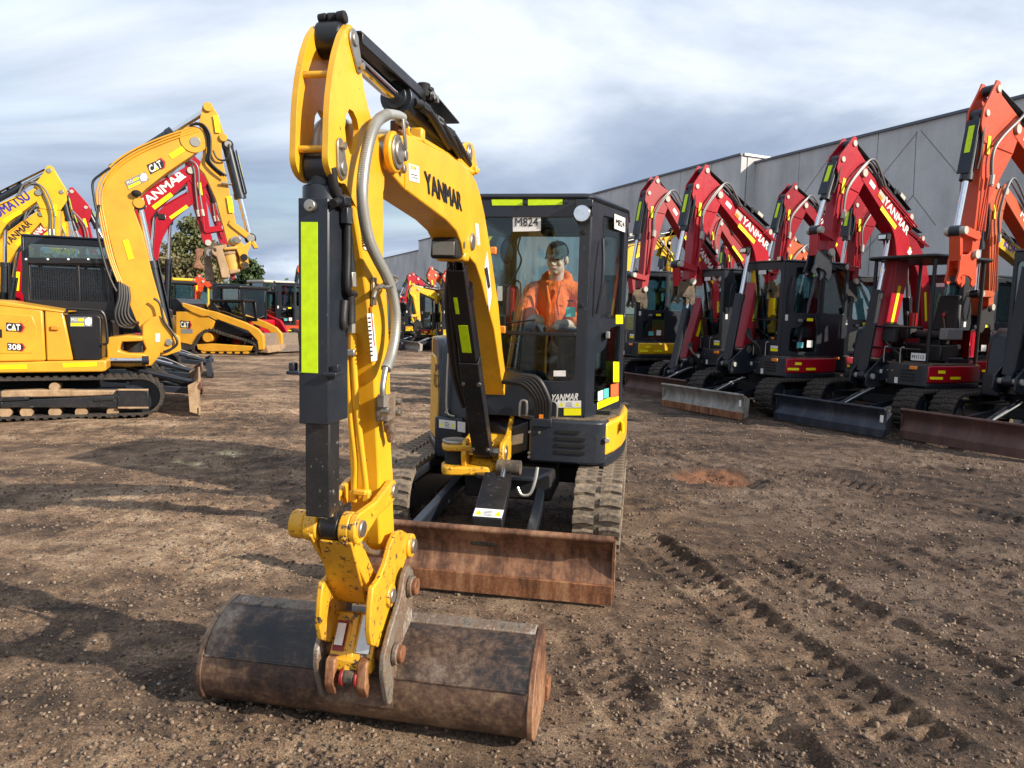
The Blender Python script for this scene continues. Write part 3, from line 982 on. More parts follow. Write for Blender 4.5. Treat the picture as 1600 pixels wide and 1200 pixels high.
def blade(fr, w, y, z1, mat, edge=None, arms=True, zc=0.32, white=False):
    root = fr.root
    hw = w / 2
    prof = []
    for i in range(9):
        t = i / 8
        z = 0.10 + (z1 - 0.10) * t
        prof.append((y + 0.085 * math.sin(PI * min(1, t * 1.02)) * 0.9 - 0.015 * t, z))
    back = [(a + 0.022, b) for a, b in reversed(prof)]
    MB().yz(prof + back, -hw, hw).build('blade', mat, root, 0.003)
    MB().yz([(y - 0.012, 0.0), (y - 0.014, 0.115), (y + 0.012, 0.115), (y + 0.014, 0.0)], -hw - 0.002, hw + 0.002).build('cutting_edge', edge or mat, root, 0.003)
    MB().cyl((-hw, y - 0.002, z1 + 0.004), (hw, y - 0.002, z1 + 0.004), 0.021, seg=12).build('top_rail', mat, root)
    for sx in (-1, 1):
        MB().yz([(y + 0.03, 0.02), (y + 0.03, z1), (y + 0.15, z1 - 0.06), (y + 0.13, 0.05)], sx * hw - 0.010, sx * hw + 0.010).build('end_plate', mat, root, 0.003)
    if white:
        q = MB()
        quad(q, (hw - 0.06, y - 0.018, z1 * 0.55), (0.045, 0, 0), (0, 0, 0.1))
        q.build('sticker', 'white', root)
    if arms:
        for sx in (-1, 1):
            MB().hexa([(sx * 0.30 - 0.03, -0.55, 0.36), (sx * 0.30 + 0.03, -0.55, 0.36), (sx * 0.36 + 0.03, y + 0.09, 0.22), (sx * 0.36 - 0.03, y + 0.09, 0.22)],
                      [(sx * 0.30 - 0.03, -0.55, 0.44), (sx * 0.30 + 0.03, -0.55, 0.44), (sx * 0.36 + 0.03, y + 0.09, 0.32), (sx * 0.36 - 0.03, y + 0.09, 0.32)]).build('blade_arm', 'slate', root, 0.006)

def seg_pt(a, b, t): return (a[0] + (b[0] - a[0]) * t, a[1] + (b[1] - a[1]) * t)
def off(a, b, p, d):      # offset p sideways from direction a>b in the yz plane
    dy, dz = b[0] - a[0], b[1] - a[1]
    L = math.hypot(dy, dz)
    return (p[0] - dz / L * d, p[1] + dy / L * d)
def X3(x, p): return (x, p[0], p[1])
def cylinder(fr, x, a, b, r, rod=0.5, rr=None, col='slate', name='hydraulic_cylinder', rod_first=False):
    """barrel starting at a, chrome rod reaching b; points are (y, z)"""
    m = seg_pt(a, b, 1 - rod)
    q = MB().cyl(X3(x, a), X3(x, m), r, seg=16)
    q.cyl(X3(x, seg_pt(a, b, 1 - rod - 0.04)), X3(x, seg_pt(a, b, 1 - rod + 0.015)), r * 1.15, seg=16)
    q.cyl((x - r * 0.9, a[0], a[1]), (x + r * 0.9, a[0], a[1]), r * 1.05, seg=14)
    o = q.build(name, col, fr.root)
    MB().cyl((x - r * 0.9, b[0], b[1]), (x + r * 0.9, b[0], b[1]), r * 1.05, seg=14).build('rod_eye', col, o)
    MB().cyl(X3(x, m), X3(x, b), rr or r * 0.55, seg=12).build('rod', 'chrome', o)
    return o
def pin(fr, x0, x1, p, r, mat='steel', name='pin'):
    return MB().cyl((x0, p[0], p[1]), (x1, p[0], p[1]), r, seg=18).build(name, mat, fr.root, 0.003)

def curve_poly(F, B, T, dF, dB, dT, n=9, tension=0.42):
    """boom outline: centreline F > B > T rounded at B, half depths dF dB dT"""
    F, B, T = Vector(F), Vector(B), Vector(T)
    p0, p1 = B.lerp(F, tension), B.lerp(T, tension)
    cl = [(F, dF)]
    for k in range(n):
        t = k / (n - 1)
        q = p0.lerp(B, t).lerp(B.lerp(p1, t), t)
        dm = dB * (1 - abs(t - 0.5) * 0.25)
        cl.append((q, dm))
    cl.append((T, dT))
    up, lo = [], []
    for i, (p, d) in enumerate(cl):
        a, b = cl[max(0, i - 1)][0], cl[min(len(cl) - 1, i + 1)][0]
        t = (b - a).normalized()
        nn = Vector((-t.y, t.x))
        up.append(tuple(p + nn * d))
        lo.append(tuple(p - nn * d))
    return up + lo[::-1]

def arm(fr, xb, pF, pB, pT, pS, pE, col, s=1.0, brand=None, ink='white', tape='tapey', hoses=True, guard=True, light=True, hitch='dark', detail=True, cyl_up=True, curl=0.0, chrome_ext=0.45, side=1, boom_poly=None, stick_poly=None, ov=None):
    ov = ov or {}
    """whole working arm in the plane x = xb. Points (y, z): foot, bend, tip pin, stick top, stick end"""
    root = fr.root
    hw = 0.085 * s
    boom = MB().yz(boom_poly or curve_poly(pF, pB, pT, 0.10 * s, 0.150 * s, 0.080 * s), xb - hw, xb + hw).build('boom', col, root, 0.008)
    pin(fr, xb - hw - 0.03, xb + hw + 0.03, pT, 0.050 * s, 'cream' if ink == 'white' else 'steel', 'boom_pin')
    pin(fr, xb - hw - 0.05, xb + hw + 0.05, pF, 0.06 * s)
    # stick: ears on top, box below
    S, T_, E_ = Vector(pS), Vector(pT), Vector(pE)
    ax = (E_ - S).normalized()
    fn = Vector((-ax.y, ax.x))
    if fn.x > 0: fn = -fn                      # forward (away from the house)
    L = (E_ - S).length
    t0 = (T_ - S).dot(ax)
    bk = (T_ - S).dot(fn)                      # negative: the pin sits behind the axis
    sp = lambda t, d: tuple(S + ax * t + fn * d)
    poly = [sp(-0.07 * s, -0.03 * s), sp(-0.07 * s, 0.04 * s), sp(0.02, 0.08 * s), sp(t0 * 0.8, 0.20 * s), sp(t0 + 0.10 * s, 0.20 * s), sp(t0 + 0.22 * s, 0.11 * s), sp(L * 0.75, 0.075 * s), sp(L - 0.02, 0.065 * s), sp(L + 0.05 * s, 0.0), sp(L + 0.02, -0.065 * s), sp(L * 0.7, -0.085 * s), sp(t0 + 0.25 * s, min(bk - 0.02, -0.12 * s)), sp(t0, bk - 0.09 * s), sp(t0 - 0.12 * s, bk - 0.05 * s), sp(0.05, -0.075 * s)]
    hs = 0.07 * s
    earlen = t0 * 0.72
    body = MB()
    ear = [sp(-0.08 * s, -0.02 * s), sp(-0.08 * s, 0.04 * s), sp(0.02, 0.085 * s), sp(t0 * 0.8, 0.21 * s), sp(t0 + 0.10 * s, 0.22 * s), sp(t0 + 0.26 * s, 0.12 * s), sp(t0 + 0.25 * s, bk), sp(t0, bk - 0.09 * s), sp(t0 - 0.12 * s, bk - 0.05 * s), sp(0.05, -0.08 * s)]
    core = [sp(t0 * 0.62, 0.10 * s), sp(t0 + 0.16 * s, 0.12 * s)] + poly[6:11] + [sp(t0 + 0.25 * s, min(bk - 0.02, -0.12 * s)), sp(t0, bk - 0.08 * s), sp(t0 * 0.62, bk * 0.6)]
    body.yz(stick_poly or core, xb - hs + 0.002, xb + hs - 0.002)
    stick = body.build('stick', col, root, 0.006)
    if not stick_poly:
        for sx in (-1, 1):
            MB().yz(ear, xb + sx * hs - 0.012, xb + sx * hs + 0.012).build('stick_cheek', col, stick, 0.004)
    pinmat = 'cream' if ink == 'white' else 'steel'
    pin(fr, xb - hs - 0.03, xb + hs + 0.03, pS, 0.038 * s, pinmat)
    bp = ov.get('bp') or sp(t0 * 0.92, 0.15 * s)
    pin(fr, xb - hs - 0.03, xb + hs + 0.03, bp, 0.034 * s, pinmat)
    # arm cylinder on top of the boom
    lug = Vector(pB).lerp(Vector(pF), 0.10)
    tdir = (Vector(pB) - Vector(pT)).normalized()
    upn = Vector((-tdir.y, tdir.x))
    if upn.y < 0: upn = -upn
    lugp = Vector(pB).lerp(Vector(pT), 0.10) + upn * 0.24 * s
    if 'lug' not in ov: MB().yz([tuple(lugp + upn * 0.06 * s), tuple(lugp + tdir * 0.10 * s), tuple(lugp - upn * 0.12 * s + tdir * 0.12 * s), tuple(lugp - upn * 0.14 * s - tdir * 0.12 * s), tuple(lugp - tdir * 0.07 * s)], xb - 0.06 * s, xb + 0.06 * s).build('cylinder_lug', col, root, 0.005)
    if 'lug' in ov: lugp = Vector(ov['lug'])
    pin(fr, xb - 0.075 * s, xb + 0.075 * s, tuple(lugp), 0.04 * s, pinmat)
    cylinder(fr, xb, tuple(lugp), pS, 0.052 * s, 0.40, name='arm_cylinder')
    if guard:
        gq = (Vector(pS) - lugp).normalized()
        gn = Vector((-gq.y, gq.x))
        if gn.y < 0: gn = -gn
        a = lugp + gq * 0.05 + gn * 0.085 * s
        b = Vector(pS) + gn * 0.06 * s - gq * 0.05
        MB().bar(X3(xb, tuple(a)), X3(xb, tuple(b)), 0.11 * s, 0.012).build('cylinder_guard', 'black', root, 0.003)
        lb_ = a.lerp(b, 0.22) + gn * 0.03
        MB().bar(X3(xb, tuple(a.lerp(b, 0.10) + gn * 0.035)), X3(xb, tuple(a.lerp(b, 0.30) + gn * 0.035)), 0.09 * s, 0.05).build('guard_box', 'slate', root, 0.01)
        MB().bar(X3(xb + side * 0.055 * s, tuple(a.lerp(b, 0.14) + gn * 0.035)), X3(xb + side * 0.055 * s, tuple(a.lerp(b, 0.22) + gn * 0.035)), 0.006, 0.05 * s).build('sticker', 'cream', root)
        for k in (0.3, 0.42, 0.6):
            p = a.lerp(b, k)
            MB().box(X3(xb + 0.05 * s, tuple(p - gn * 0.03)), (0.03, 0.05, 0.06)).build('clamp', 'dark', root)
    # bucket cylinder in front of the stick, tape on its guard
    lnk = ov.get('lnk') or sp(L - 0.20 * s, 0.27 * s + curl)
    cylinder(fr, xb, bp, lnk, 0.055 * s, chrome_ext, name='bucket_cylinder')
    ca, cb = Vector(bp), Vector(lnk)
    ga, gb = ca.lerp(cb, 0.06), ca.lerp(cb, 1 - chrome_ext - 0.03)
    cd = (cb - ca).normalized()
    cn = Vector((-cd.y, cd.x))
    if cn.x > 0: cn = -cn
    g = MB()
    g.bar(X3(xb, tuple(ga + cn * 0.07 * s)), X3(xb, tuple(gb + cn * 0.07 * s)), 0.13 * s, 0.012)
    g.build('cylinder_guard', 'slate', root, 0.003)
    ta, tb = ga.lerp(gb, 0.12) + cn * 0.078 * s, ga.lerp(gb, 0.62) + cn * 0.078 * s
    MB().bar(X3(xb, tuple(ta)), X3(xb, tuple(tb)), 0.055 * s, 0.006).build('reflective_tape', 'tape', root)
    # the links and hitch
    knee = sp(L - 0.18 * s, 0.0)
    for sx in (-1, 1):
        MB().yz([tuple(Vector(knee) - fn * 0.03 * s), tuple(Vector(knee) + ax * 0.04 * s), tuple(Vector(lnk) + ax * 0.045 * s), tuple(Vector(lnk) + fn * 0.03 * s), tuple(Vector(lnk) - ax * 0.045 * s), tuple(Vector(knee) - ax * 0.04 * s)],
                xb + sx * (hs + 0.022) - 0.011, xb + sx * (hs + 0.022) + 0.011).build('rocker_link', col, root, 0.004)
    hp = Vector(pE) + ax * 0.10 * s + fn * 0.20 * s
    MB().hexa([X3(xb - hs * 0.8, tuple(Vector(lnk) - fn * 0.03)), X3(xb + hs * 0.8, tuple(Vector(lnk) - fn * 0.03)), X3(xb + hs * 0.8, tuple(hp - fn * 0.03)), X3(xb - hs * 0.8, tuple(hp - fn * 0.03))],
              [X3(xb - hs * 0.8, tuple(Vector(lnk) + fn * 0.035)), X3(xb + hs * 0.8, tuple(Vector(lnk) + fn * 0.035)), X3(xb + hs * 0.8, tuple(hp + fn * 0.035)), X3(xb - hs * 0.8, tuple(hp + fn * 0.035))]).build('bucket_link', col, root, 0.006)
    pin(fr, xb - hs - 0.04, xb + hs + 0.04, lnk, 0.04 * s, pinmat)
    pin(fr, xb - hs - 0.04, xb + hs + 0.04, tuple(E_), 0.045 * s, pinmat)
    for sx in ((-1, 1) if hitch else ()):
        hc = E_
        h = lambda a, d: tuple(hc + ax * a * s * 0.85 + fn * d * s * 0.85)
        MB().yz([h(-0.07, -0.06), h(-0.06, 0.05), h(0.02, 0.12), h(0.04, 0.26), h(0.12, 0.28), h(0.24, 0.27), h(0.36, 0.30), h(0.40, 0.24), h(0.35, 0.18), h(0.31, 0.23), h(0.27, 0.19), h(0.27, 0.05), h(0.30, -0.02), h(0.36, -0.01), h(0.39, -0.07), h(0.33, -0.13), h(0.20, -0.11), h(0.08, -0.07)],
                xb + sx * 0.055 * s - 0.012, xb + sx * 0.055 * s + 0.012).build('quick_hitch', hitch, root, 0.004)
    if hitch: MB().bar(X3(xb, h(0.12, 0.05)), X3(xb, h(0.22, 0.1)), 0.11 * s, 0.14 * s).build('hitch_block', hitch, root, 0.01)
    # boom cylinder(s) under the boom
    cf = ov.get('cf') or (pF[0] - 0.30 * s, pF[1] - 0.22 * s)
    under = ov.get('under') or tuple(Vector(pB).lerp(Vector(pT), 0.22) - upn * 0.15 * s)
    cylinder(fr, xb, cf, under, 0.055 * s, 0.42, name='boom_cylinder')
    c1, c2 = Vector(cf), Vector(under)
    cd = (c2 - c1).normalized()
    cn = Vector((-cd.y, cd.x))
    if cn.x > 0: cn = -cn
    MB().bar(X3(xb, tuple(c1.lerp(c2, 0.03) + cn * 0.06 * s)), X3(xb, tuple(c1.lerp(c2, 0.60) + cn * 0.06 * s)), 0.115 * s, 0.012).build('cylinder_guard', 'black', root, 0.003)
    for sx in (-1, 1):
        MB().yz([(pF[0] + 0.10 * s, pF[1] + 0.06 * s), (pF[0] - 0.02 * s, pF[1] + 0.10 * s), (pF[0] - 0.10 * s, pF[1] + 0.03 * s), (cf[0] - 0.10 * s, cf[1] + 0.05 * s), (cf[0] - 0.11 * s, cf[1] - 0.09 * s), (cf[0] + 0.02 * s, cf[1] - 0.14 * s), (pF[0] + 0.12 * s, cf[1] - 0.14 * s)],
                xb + sx * 0.115 * s - 0.014, xb + sx * 0.115 * s + 0.014).build('swing_bracket', 'slate' if ink == 'white' else col, root, 0.006)
    pin(fr, xb - 0.15 * s, xb + 0.15 * s, cf, 0.035 * s, pinmat)
    MB().cyl((xb, cf[0] + 0.16 * s, cf[1] - 0.15 * s), (xb, cf[0] + 0.16 * s, cf[1] + 0.10 * s), 0.085 * s, seg=16).build('swing_post', 'slate' if ink == 'white' else col, root, 0.006)
    if light:
        lp = Vector(under) - upn * 0.02 + cd * -0.02
        MB().box((xb, lp.x - 0.09 * s, lp.y - 0.02 * s), (0.13 * s, 0.09 * s, 0.08 * s)).build('work_light', 'dark', root, 0.01)
        MB().box((xb, lp.x - 0.14 * s, lp.y - 0.02 * s), (0.10 * s, 0.012, 0.055 * s)).build('lens', 'lens', root, 0.004)
    if hoses:
        for k, xo in enumerate((0.02, 0.055)):
            x = xb + side * (hw + xo * s)
            m0 = Vector(pT).lerp(Vector(pB), 0.30) + upn * 0.10 * s
            top = Vector(pT) + (upn * (0.15 + 0.05 * k) + tdir * 0.03) * s
            o1 = Vector(pT) + fn * (0.08 + 0.05 * k) * s + upn * 0.07 * s
            d1 = S + ax * (t0 + 0.30 * s) - fn * (0.02 - 0.05 * k) * s
            d2 = S + ax * (t0 + 0.62 * s) - fn * (0.05 - 0.06 * k) * s
            MB().tube(smooth_path([X3(x, tuple(m0)), X3(x, tuple(top)), X3(x + side * 0.02, tuple(o1)), X3(x, tuple(d1)), X3(x, tuple(d2))], 7), 0.0135 * s, 8).build('hose', 'greyhose', root)
            q = Vector(pT).lerp(Vector(pB), 0.30) + upn * 0.10 * s
            q2 = Vector(pB) + upn * 0.17 * s
            MB().tube([X3(x - side * 0.03, tuple(q)), X3(x - side * 0.03, tuple(q2))], 0.011 * s, 6).build('pipe', col, root)
            e2 = S + ax * (L * 0.86)
            MB().tube([X3(x - side * 0.02, tuple(d2)), X3(x - side * 0.02, tuple(e2 - fn * 0.02))], 0.011 * s, 6).build('pipe', col, root)
            MB().tube([X3(x, tuple(d2 - ax * 0.06)), X3(x, tuple(d2 + ax * 0.06))], 0.024 * s, 8).build('hose_fitting', pinmat, root)
            # hoses feeding the bucket cylinder
            hh = Vector(bp) + cn * 0.02
            MB().tube(smooth_path([X3(xb + 0.07 * s, tuple(ga.lerp(gb, 0.1))), X3(xb + 0.085 * s, tuple(ga.lerp(gb, 0.4 + 0.2 * k) - cn * 0.02)), X3(xb + 0.075 * s, tuple(ga.lerp(gb, 0.9) - cn * 0.02))], 4), 0.012 * s, 6).build('pipe', 'hose', root)
    if detail:
        for k in range(3):
            f0 = Vector(pF)
            MB().tube(smooth_path([X3(xb + (0.05 + 0.03 * k) * s, (f0.x + 0.02, f0.y + 0.30 * s)), X3(xb + (0.16 + 0.03 * k) * s, (f0.x - 0.10 * s, f0.y + (0.22 - 0.03 * k) * s)), X3(xb + (0.27 + 0.03 * k) * s, (f0.x - 0.05 * s, f0.y + 0.06 * s)), X3(xb + (0.28 + 0.03 * k) * s, (f0.x + 0.02 * s, f0.y - 0.12 * s))], 5), 0.018 * s, 8).build('hose', 'hose', root)
    xf = xb + side * (hw + 0.003)
    # lettering and tape on the side of the boom between bend and tip
    a, b = Vector(pT), Vector(pB)
    if brand:
        o0 = a.lerp(b, brand[1] if side > 0 else brand[2]) + upn * (brand[3] * s)
        u0 = (b - a) * (brand[2] - brand[1]) * side
        text3(brand[0], X3(xf, tuple(o0)), (0, u0.x, u0.y), (0, upn.x * brand[4] * s, upn.y * brand[4] * s), ink, root, bold=0.05)
    if tape:
        o0 = a.lerp(b, 0.42) - upn * 0.10 * s
        MB().bar(X3(xf + side * 0.001, tuple(o0)), X3(xf + side * 0.001, tuple(a.lerp(b, 0.74) - upn * 0.10 * s)), 0.004, 0.06 * s).build('reflective_tape', tape, root)
        f_, b_ = Vector(pF), Vector(pB)
        MB().bar(X3(xf + side * 0.001, tuple(b_.lerp(f_, 0.40))), X3(xf + side * 0.001, tuple(b_.lerp(f_, 0.72))), 0.004, 0.06 * s).build('reflective_tape', tape, root)
        MB().bar(X3(xb + side * (hs + 0.018), sp(t0 + 0.18 * s, 0.05 * s)), X3(xb + side * (hs + 0.018), sp(t0 + 0.36 * s, 0.04 * s)), 0.004, 0.05 * s).build('reflective_tape', tape, root)
    if detail:
        q0 = a.lerp(b, 0.12)
        sticker(X3(xf + (0.002 if side < 0 else 0), tuple(q0 - upn * 0.03 * s)), (0, (b - a).normalized().x * 0.13 * s, (b - a).normalized().y * 0.13 * s), (0, upn.x * 0.06 * s, upn.y * 0.06 * s), 'white', root)
        q0 = a.lerp(b, 0.30) - upn * 0.04 * s
        ud = (b - a).normalized()
        s9 = None if (side < 0 or not brand or brand[1] < 0.4) else sticker(X3(xf + (0.002 if side < 0 else 0), tuple(q0)), (0, ud.x * 0.16 * s, ud.y * 0.16 * s), (0, upn.x * 0.10 * s, upn.y * 0.10 * s), 'cream', root)
        if s9: sticker(X3(xf + side * 0.003, tuple(q0)), (0, ud.x * 0.10 * s, ud.y * 0.10 * s), (0, upn.x * 0.045 * s, upn.y * 0.045 * s), 'lampor', s9, 'print')
        bb = b.lerp(Vector(pF), 0.12)
        sticker(X3(xf, tuple(bb)), (0, 0.06 * s, -0.05 * s), (0, 0.05 * s, 0.06 * s), 'white', root)
    return dict(upn=upn, xf=xf)

def cab(fr, s, z0, z1, y0=-0.56, name='cab', glass='glassdk', interior=True, body='slate', canopy=False, ysh=0.0):
    """operator's cab of a short-tail digger, door on the +x side; s scales x and y"""
    root = fr.root
    c = MB()
    q = lambda x, y: (x * s, y * s + ysh)
    xl, xm, xr = -0.25, 0.575, 0.81
    yf, yd, yr = y0, 0.10, 0.78
    zw = z0 + (z1 - z0) * 0.17
    fo = rounded([(xl * s, z0), (xm * s, z0), (xm * s, z1 - 0.005), (xl * s, z1 - 0.005)], 0.05)
    wnd = rounded([(xl * s + 0.05, zw), (xm * s - 0.075, zw), (xm * s - 0.075, z1 - 0.145), (xl * s + 0.05, z1 - 0.145)], 0.06)
    yy = yf * s + ysh
    c.xz(fo, yy, yy + 0.045, [wnd])
    cabo = c.build(name, body, root, 0.012)
    # curved door side in an oblique plane
    A, B_ = Vector((xm * s, yy, 0)), Vector((xr * s, yd * s + ysh, 0))
    u = (B_ - A).normalized()
    n = Vector((u.y, -u.x, 0))
    dl = (B_ - A).length
    do = [(0.012, z0), (dl, z0), (dl, z1 - 0.03), (0.012, z1 - 0.03)]
    zm = z0 + (z1 - z0) * 0.46
    up_w = rounded([(dl * 0.30, zm), (dl - 0.05, zm), (dl - 0.05, z1 - 0.10), (dl * 0.30, z1 - 0.10)], 0.05)
    lo_w = rounded([(dl * 0.24, z0 + 0.09), (dl - 0.05, z0 + 0.09), (dl - 0.05, zm - 0.05), (dl * 0.62, zm - 0.07), (dl * 0.50, zm - 0.22), (dl * 0.24, zm - 0.27)], 0.04)
    d = MB().slab(do, A, u, (0, 0, 1), -n, 0.04, [up_w, lo_w]).build('door', body, root, 0.008)
    gl = MB().slab(up_w, A - n * 0.018, u, (0, 0, 1), -n, 0.005)
    gl.slab(lo_w, A - n * 0.018, u, (0, 0, 1), -n, 0.005)
    gl.build('door_glass', glass, d)
    hb = A + n * 0.03
    MB().tube(smooth_path([hb + u * dl * 0.14 + Vector((0, 0, z0 + 0.75)), hb + n * 0.03 + u * dl * 0.14 + Vector((0, 0, z0 + 0.95)), hb + n * 0.03 + u * dl * 0.16 + Vector((0, 0, z1 - 0.45)), hb + u * dl * 0.22 + Vector((0, 0, z1 - 0.28))], 5), 0.012, 8).build('door_rail', 'slate', d)
    MB().box(hb + u * dl * 0.45 + Vector((0, 0, zm - 0.12)), (0.03, 0.10, 0.05)).build('handle', 'grey', d, 0.006)
    # side behind the door, back and left side, with windows
    C_ = Vector((xr * s, yr * s + ysh, 0))
    ls = (C_ - B_).length
    sd = MB().slab([(0, z0), (ls, z0), (ls, z1 - 0.03), (0, z1 - 0.03)], B_, (0, 1, 0), (0, 0, 1), (-1, 0, 0), 0.04, [rounded([(0.06, zm), (ls - 0.07, zm), (ls - 0.07, z1 - 0.12), (0.06, z1 - 0.12)], 0.05)])
    sd.build('side_wall', body, root, 0.006)
    MB().box((xr * s - 0.02, (yd + yr) / 2 * s + ysh, (zm + z1 - 0.12) / 2), (0.005, ls - 0.15, z1 - 0.14 - zm)).build('side_glass', glass, root)
    bw = rounded([(xl * s + 0.08, zm), (xr * s - 0.1, zm), (xr * s - 0.1, z1 - 0.14), (xl * s + 0.08, z1 - 0.14)], 0.05)
    yb = yr * s + ysh
    MB().xz([(xl * s, z0), (xr * s - 0.045, z0), (xr * s - 0.045, z1 - 0.03), (xl * s, z1 - 0.03)], yb - 0.04, yb, [bw]).build('rear_wall', body, root, 0.006)
    MB().xz(bw, yb - 0.025, yb - 0.020).build('rear_glass', glass, root)
    lw = rounded([(yy + 0.11, zm), (yb - 0.1, zm), (yb - 0.1, z1 - 0.14), (yy + 0.11, z1 - 0.14)], 0.05)
    MB().slab([(yy + 0.05, z0), (yb - 0.045, z0), (yb - 0.045, z1 - 0.03), (yy + 0.05, z1 - 0.03)], (xl * s, 0, 0), (0, 1, 0), (0, 0, 1), (1, 0, 0), 0.04, [lw]).build('side_wall', body, root, 0.006)
    MB().slab(lw, (xl * s + 0.02, 0, 0), (0, 1, 0), (0, 0, 1), (1, 0, 0), 0.005).build('side_glass', glass, root)
    ro = rounded([(xl * s - 0.01, yy - 0.012), (xm * s + 0.005, yy - 0.012), (xr * s + 0.012, yd * s + ysh), (xr * s + 0.012, yb + 0.01), (xl * s - 0.01, yb + 0.01)], 0.07)
    MB().xy(ro, z1 - 0.028, z1 + 0.018).build('roof', body, root, 0.02)
    # windscreen in two panes with a cross bar
    zb = zw + (z1 - 0.145 - zw) * 0.29
    up = rounded([(xl * s + 0.05, zb), (xm * s - 0.075, zb), (xm * s - 0.075, z1 - 0.145), (xl * s + 0.05, z1 - 0.145)], 0.03)
    MB().xz(up, yy + 0.018, yy + 0.023).build('windscreen', glass, root)
    lo = [(xl * s + 0.05, zw), (xm * s - 0.075, zw), (xm * s - 0.075, zb), (xl * s + 0.05, zb)]
    MB().xz(rounded(lo, 0.05), yy + 0.019, yy + 0.024).build('lower_windscreen', glass, root)
    MB().box(((xl * s + 0.05 + xm * s - 0.075) / 2, yy + 0.012, zb), ((xm - xl) * s - 0.125, 0.03, 0.026)).build('cross_bar', 'black', root, 0.004)
    MB().box(((xl + xr) / 2 * s, (yy + yb) / 2 + 0.08, z0 + 0.02), ((xr - xl) * s - 0.12, yb - yy - 0.26, 0.04)).build('cab_floor', 'dark', root)
    if interior:
        seat(fr, 0.27 * s, 0.22 * s + ysh, z0 + 0.06)
        consoles(fr, 0.27 * s, 0.10 * s + ysh, z0 + 0.06)
    return dict(xl=xl * s, xm=xm * s, xr=xr * s, yy=yy, yb=yb, zw=zw, zb=zb, zt=z1 - 0.145, A=A, u=u, n=n, dl=dl, zm=zm)
def seat(fr, x, y, z):
    root = fr.root
    MB().box((x, y, z + 0.17), (0.34, 0.36, 0.22)).build('seat_base', 'black', root, 0.02)
    MB().box((x, y - 0.02, z + 0.34), (0.46, 0.46, 0.12)).build('seat_cushion', 'seat', root, 0.045, seg=3)
    MB().hexa([(x - 0.22, y + 0.18, z + 0.38), (x + 0.22, y + 0.18, z + 0.38), (x + 0.22, y + 0.29, z + 0.38), (x - 0.22, y + 0.29, z + 0.38)],
              [(x - 0.17, y + 0.27, z + 0.98), (x + 0.17, y + 0.27, z + 0.98), (x + 0.17, y + 0.36, z + 0.98), (x - 0.17, y + 0.36, z + 0.98)]).build('seat_back', 'seat', root, 0.045, seg=3)
def consoles(fr, x, y, z):
    root = fr.root
    for sx in (-1, 1):
        c = MB().box((x + sx * 0.31, y + 0.02, z + 0.36), (0.13, 0.44, 0.18)).build('console', 'grey' if sx > 0 else 'seat', root, 0.02)
        MB().tube([(x + sx * 0.31, y - 0.13, z + 0.44), (x + sx * 0.30, y - 0.17, z + 0.62)], 0.012, 8).build('lever', 'black', c)
        MB().ell((x + sx * 0.30, y - 0.175, z + 0.66), (0.026, 0.026, 0.05), 10, 8).build('knob', 'seat', c)
        MB().tube([(x + sx * 0.10, y - 0.42, z - 0.02), (x + sx * 0.10, y - 0.46, z + 0.28)], 0.011, 6).build('pedal_lever', 'black', root)

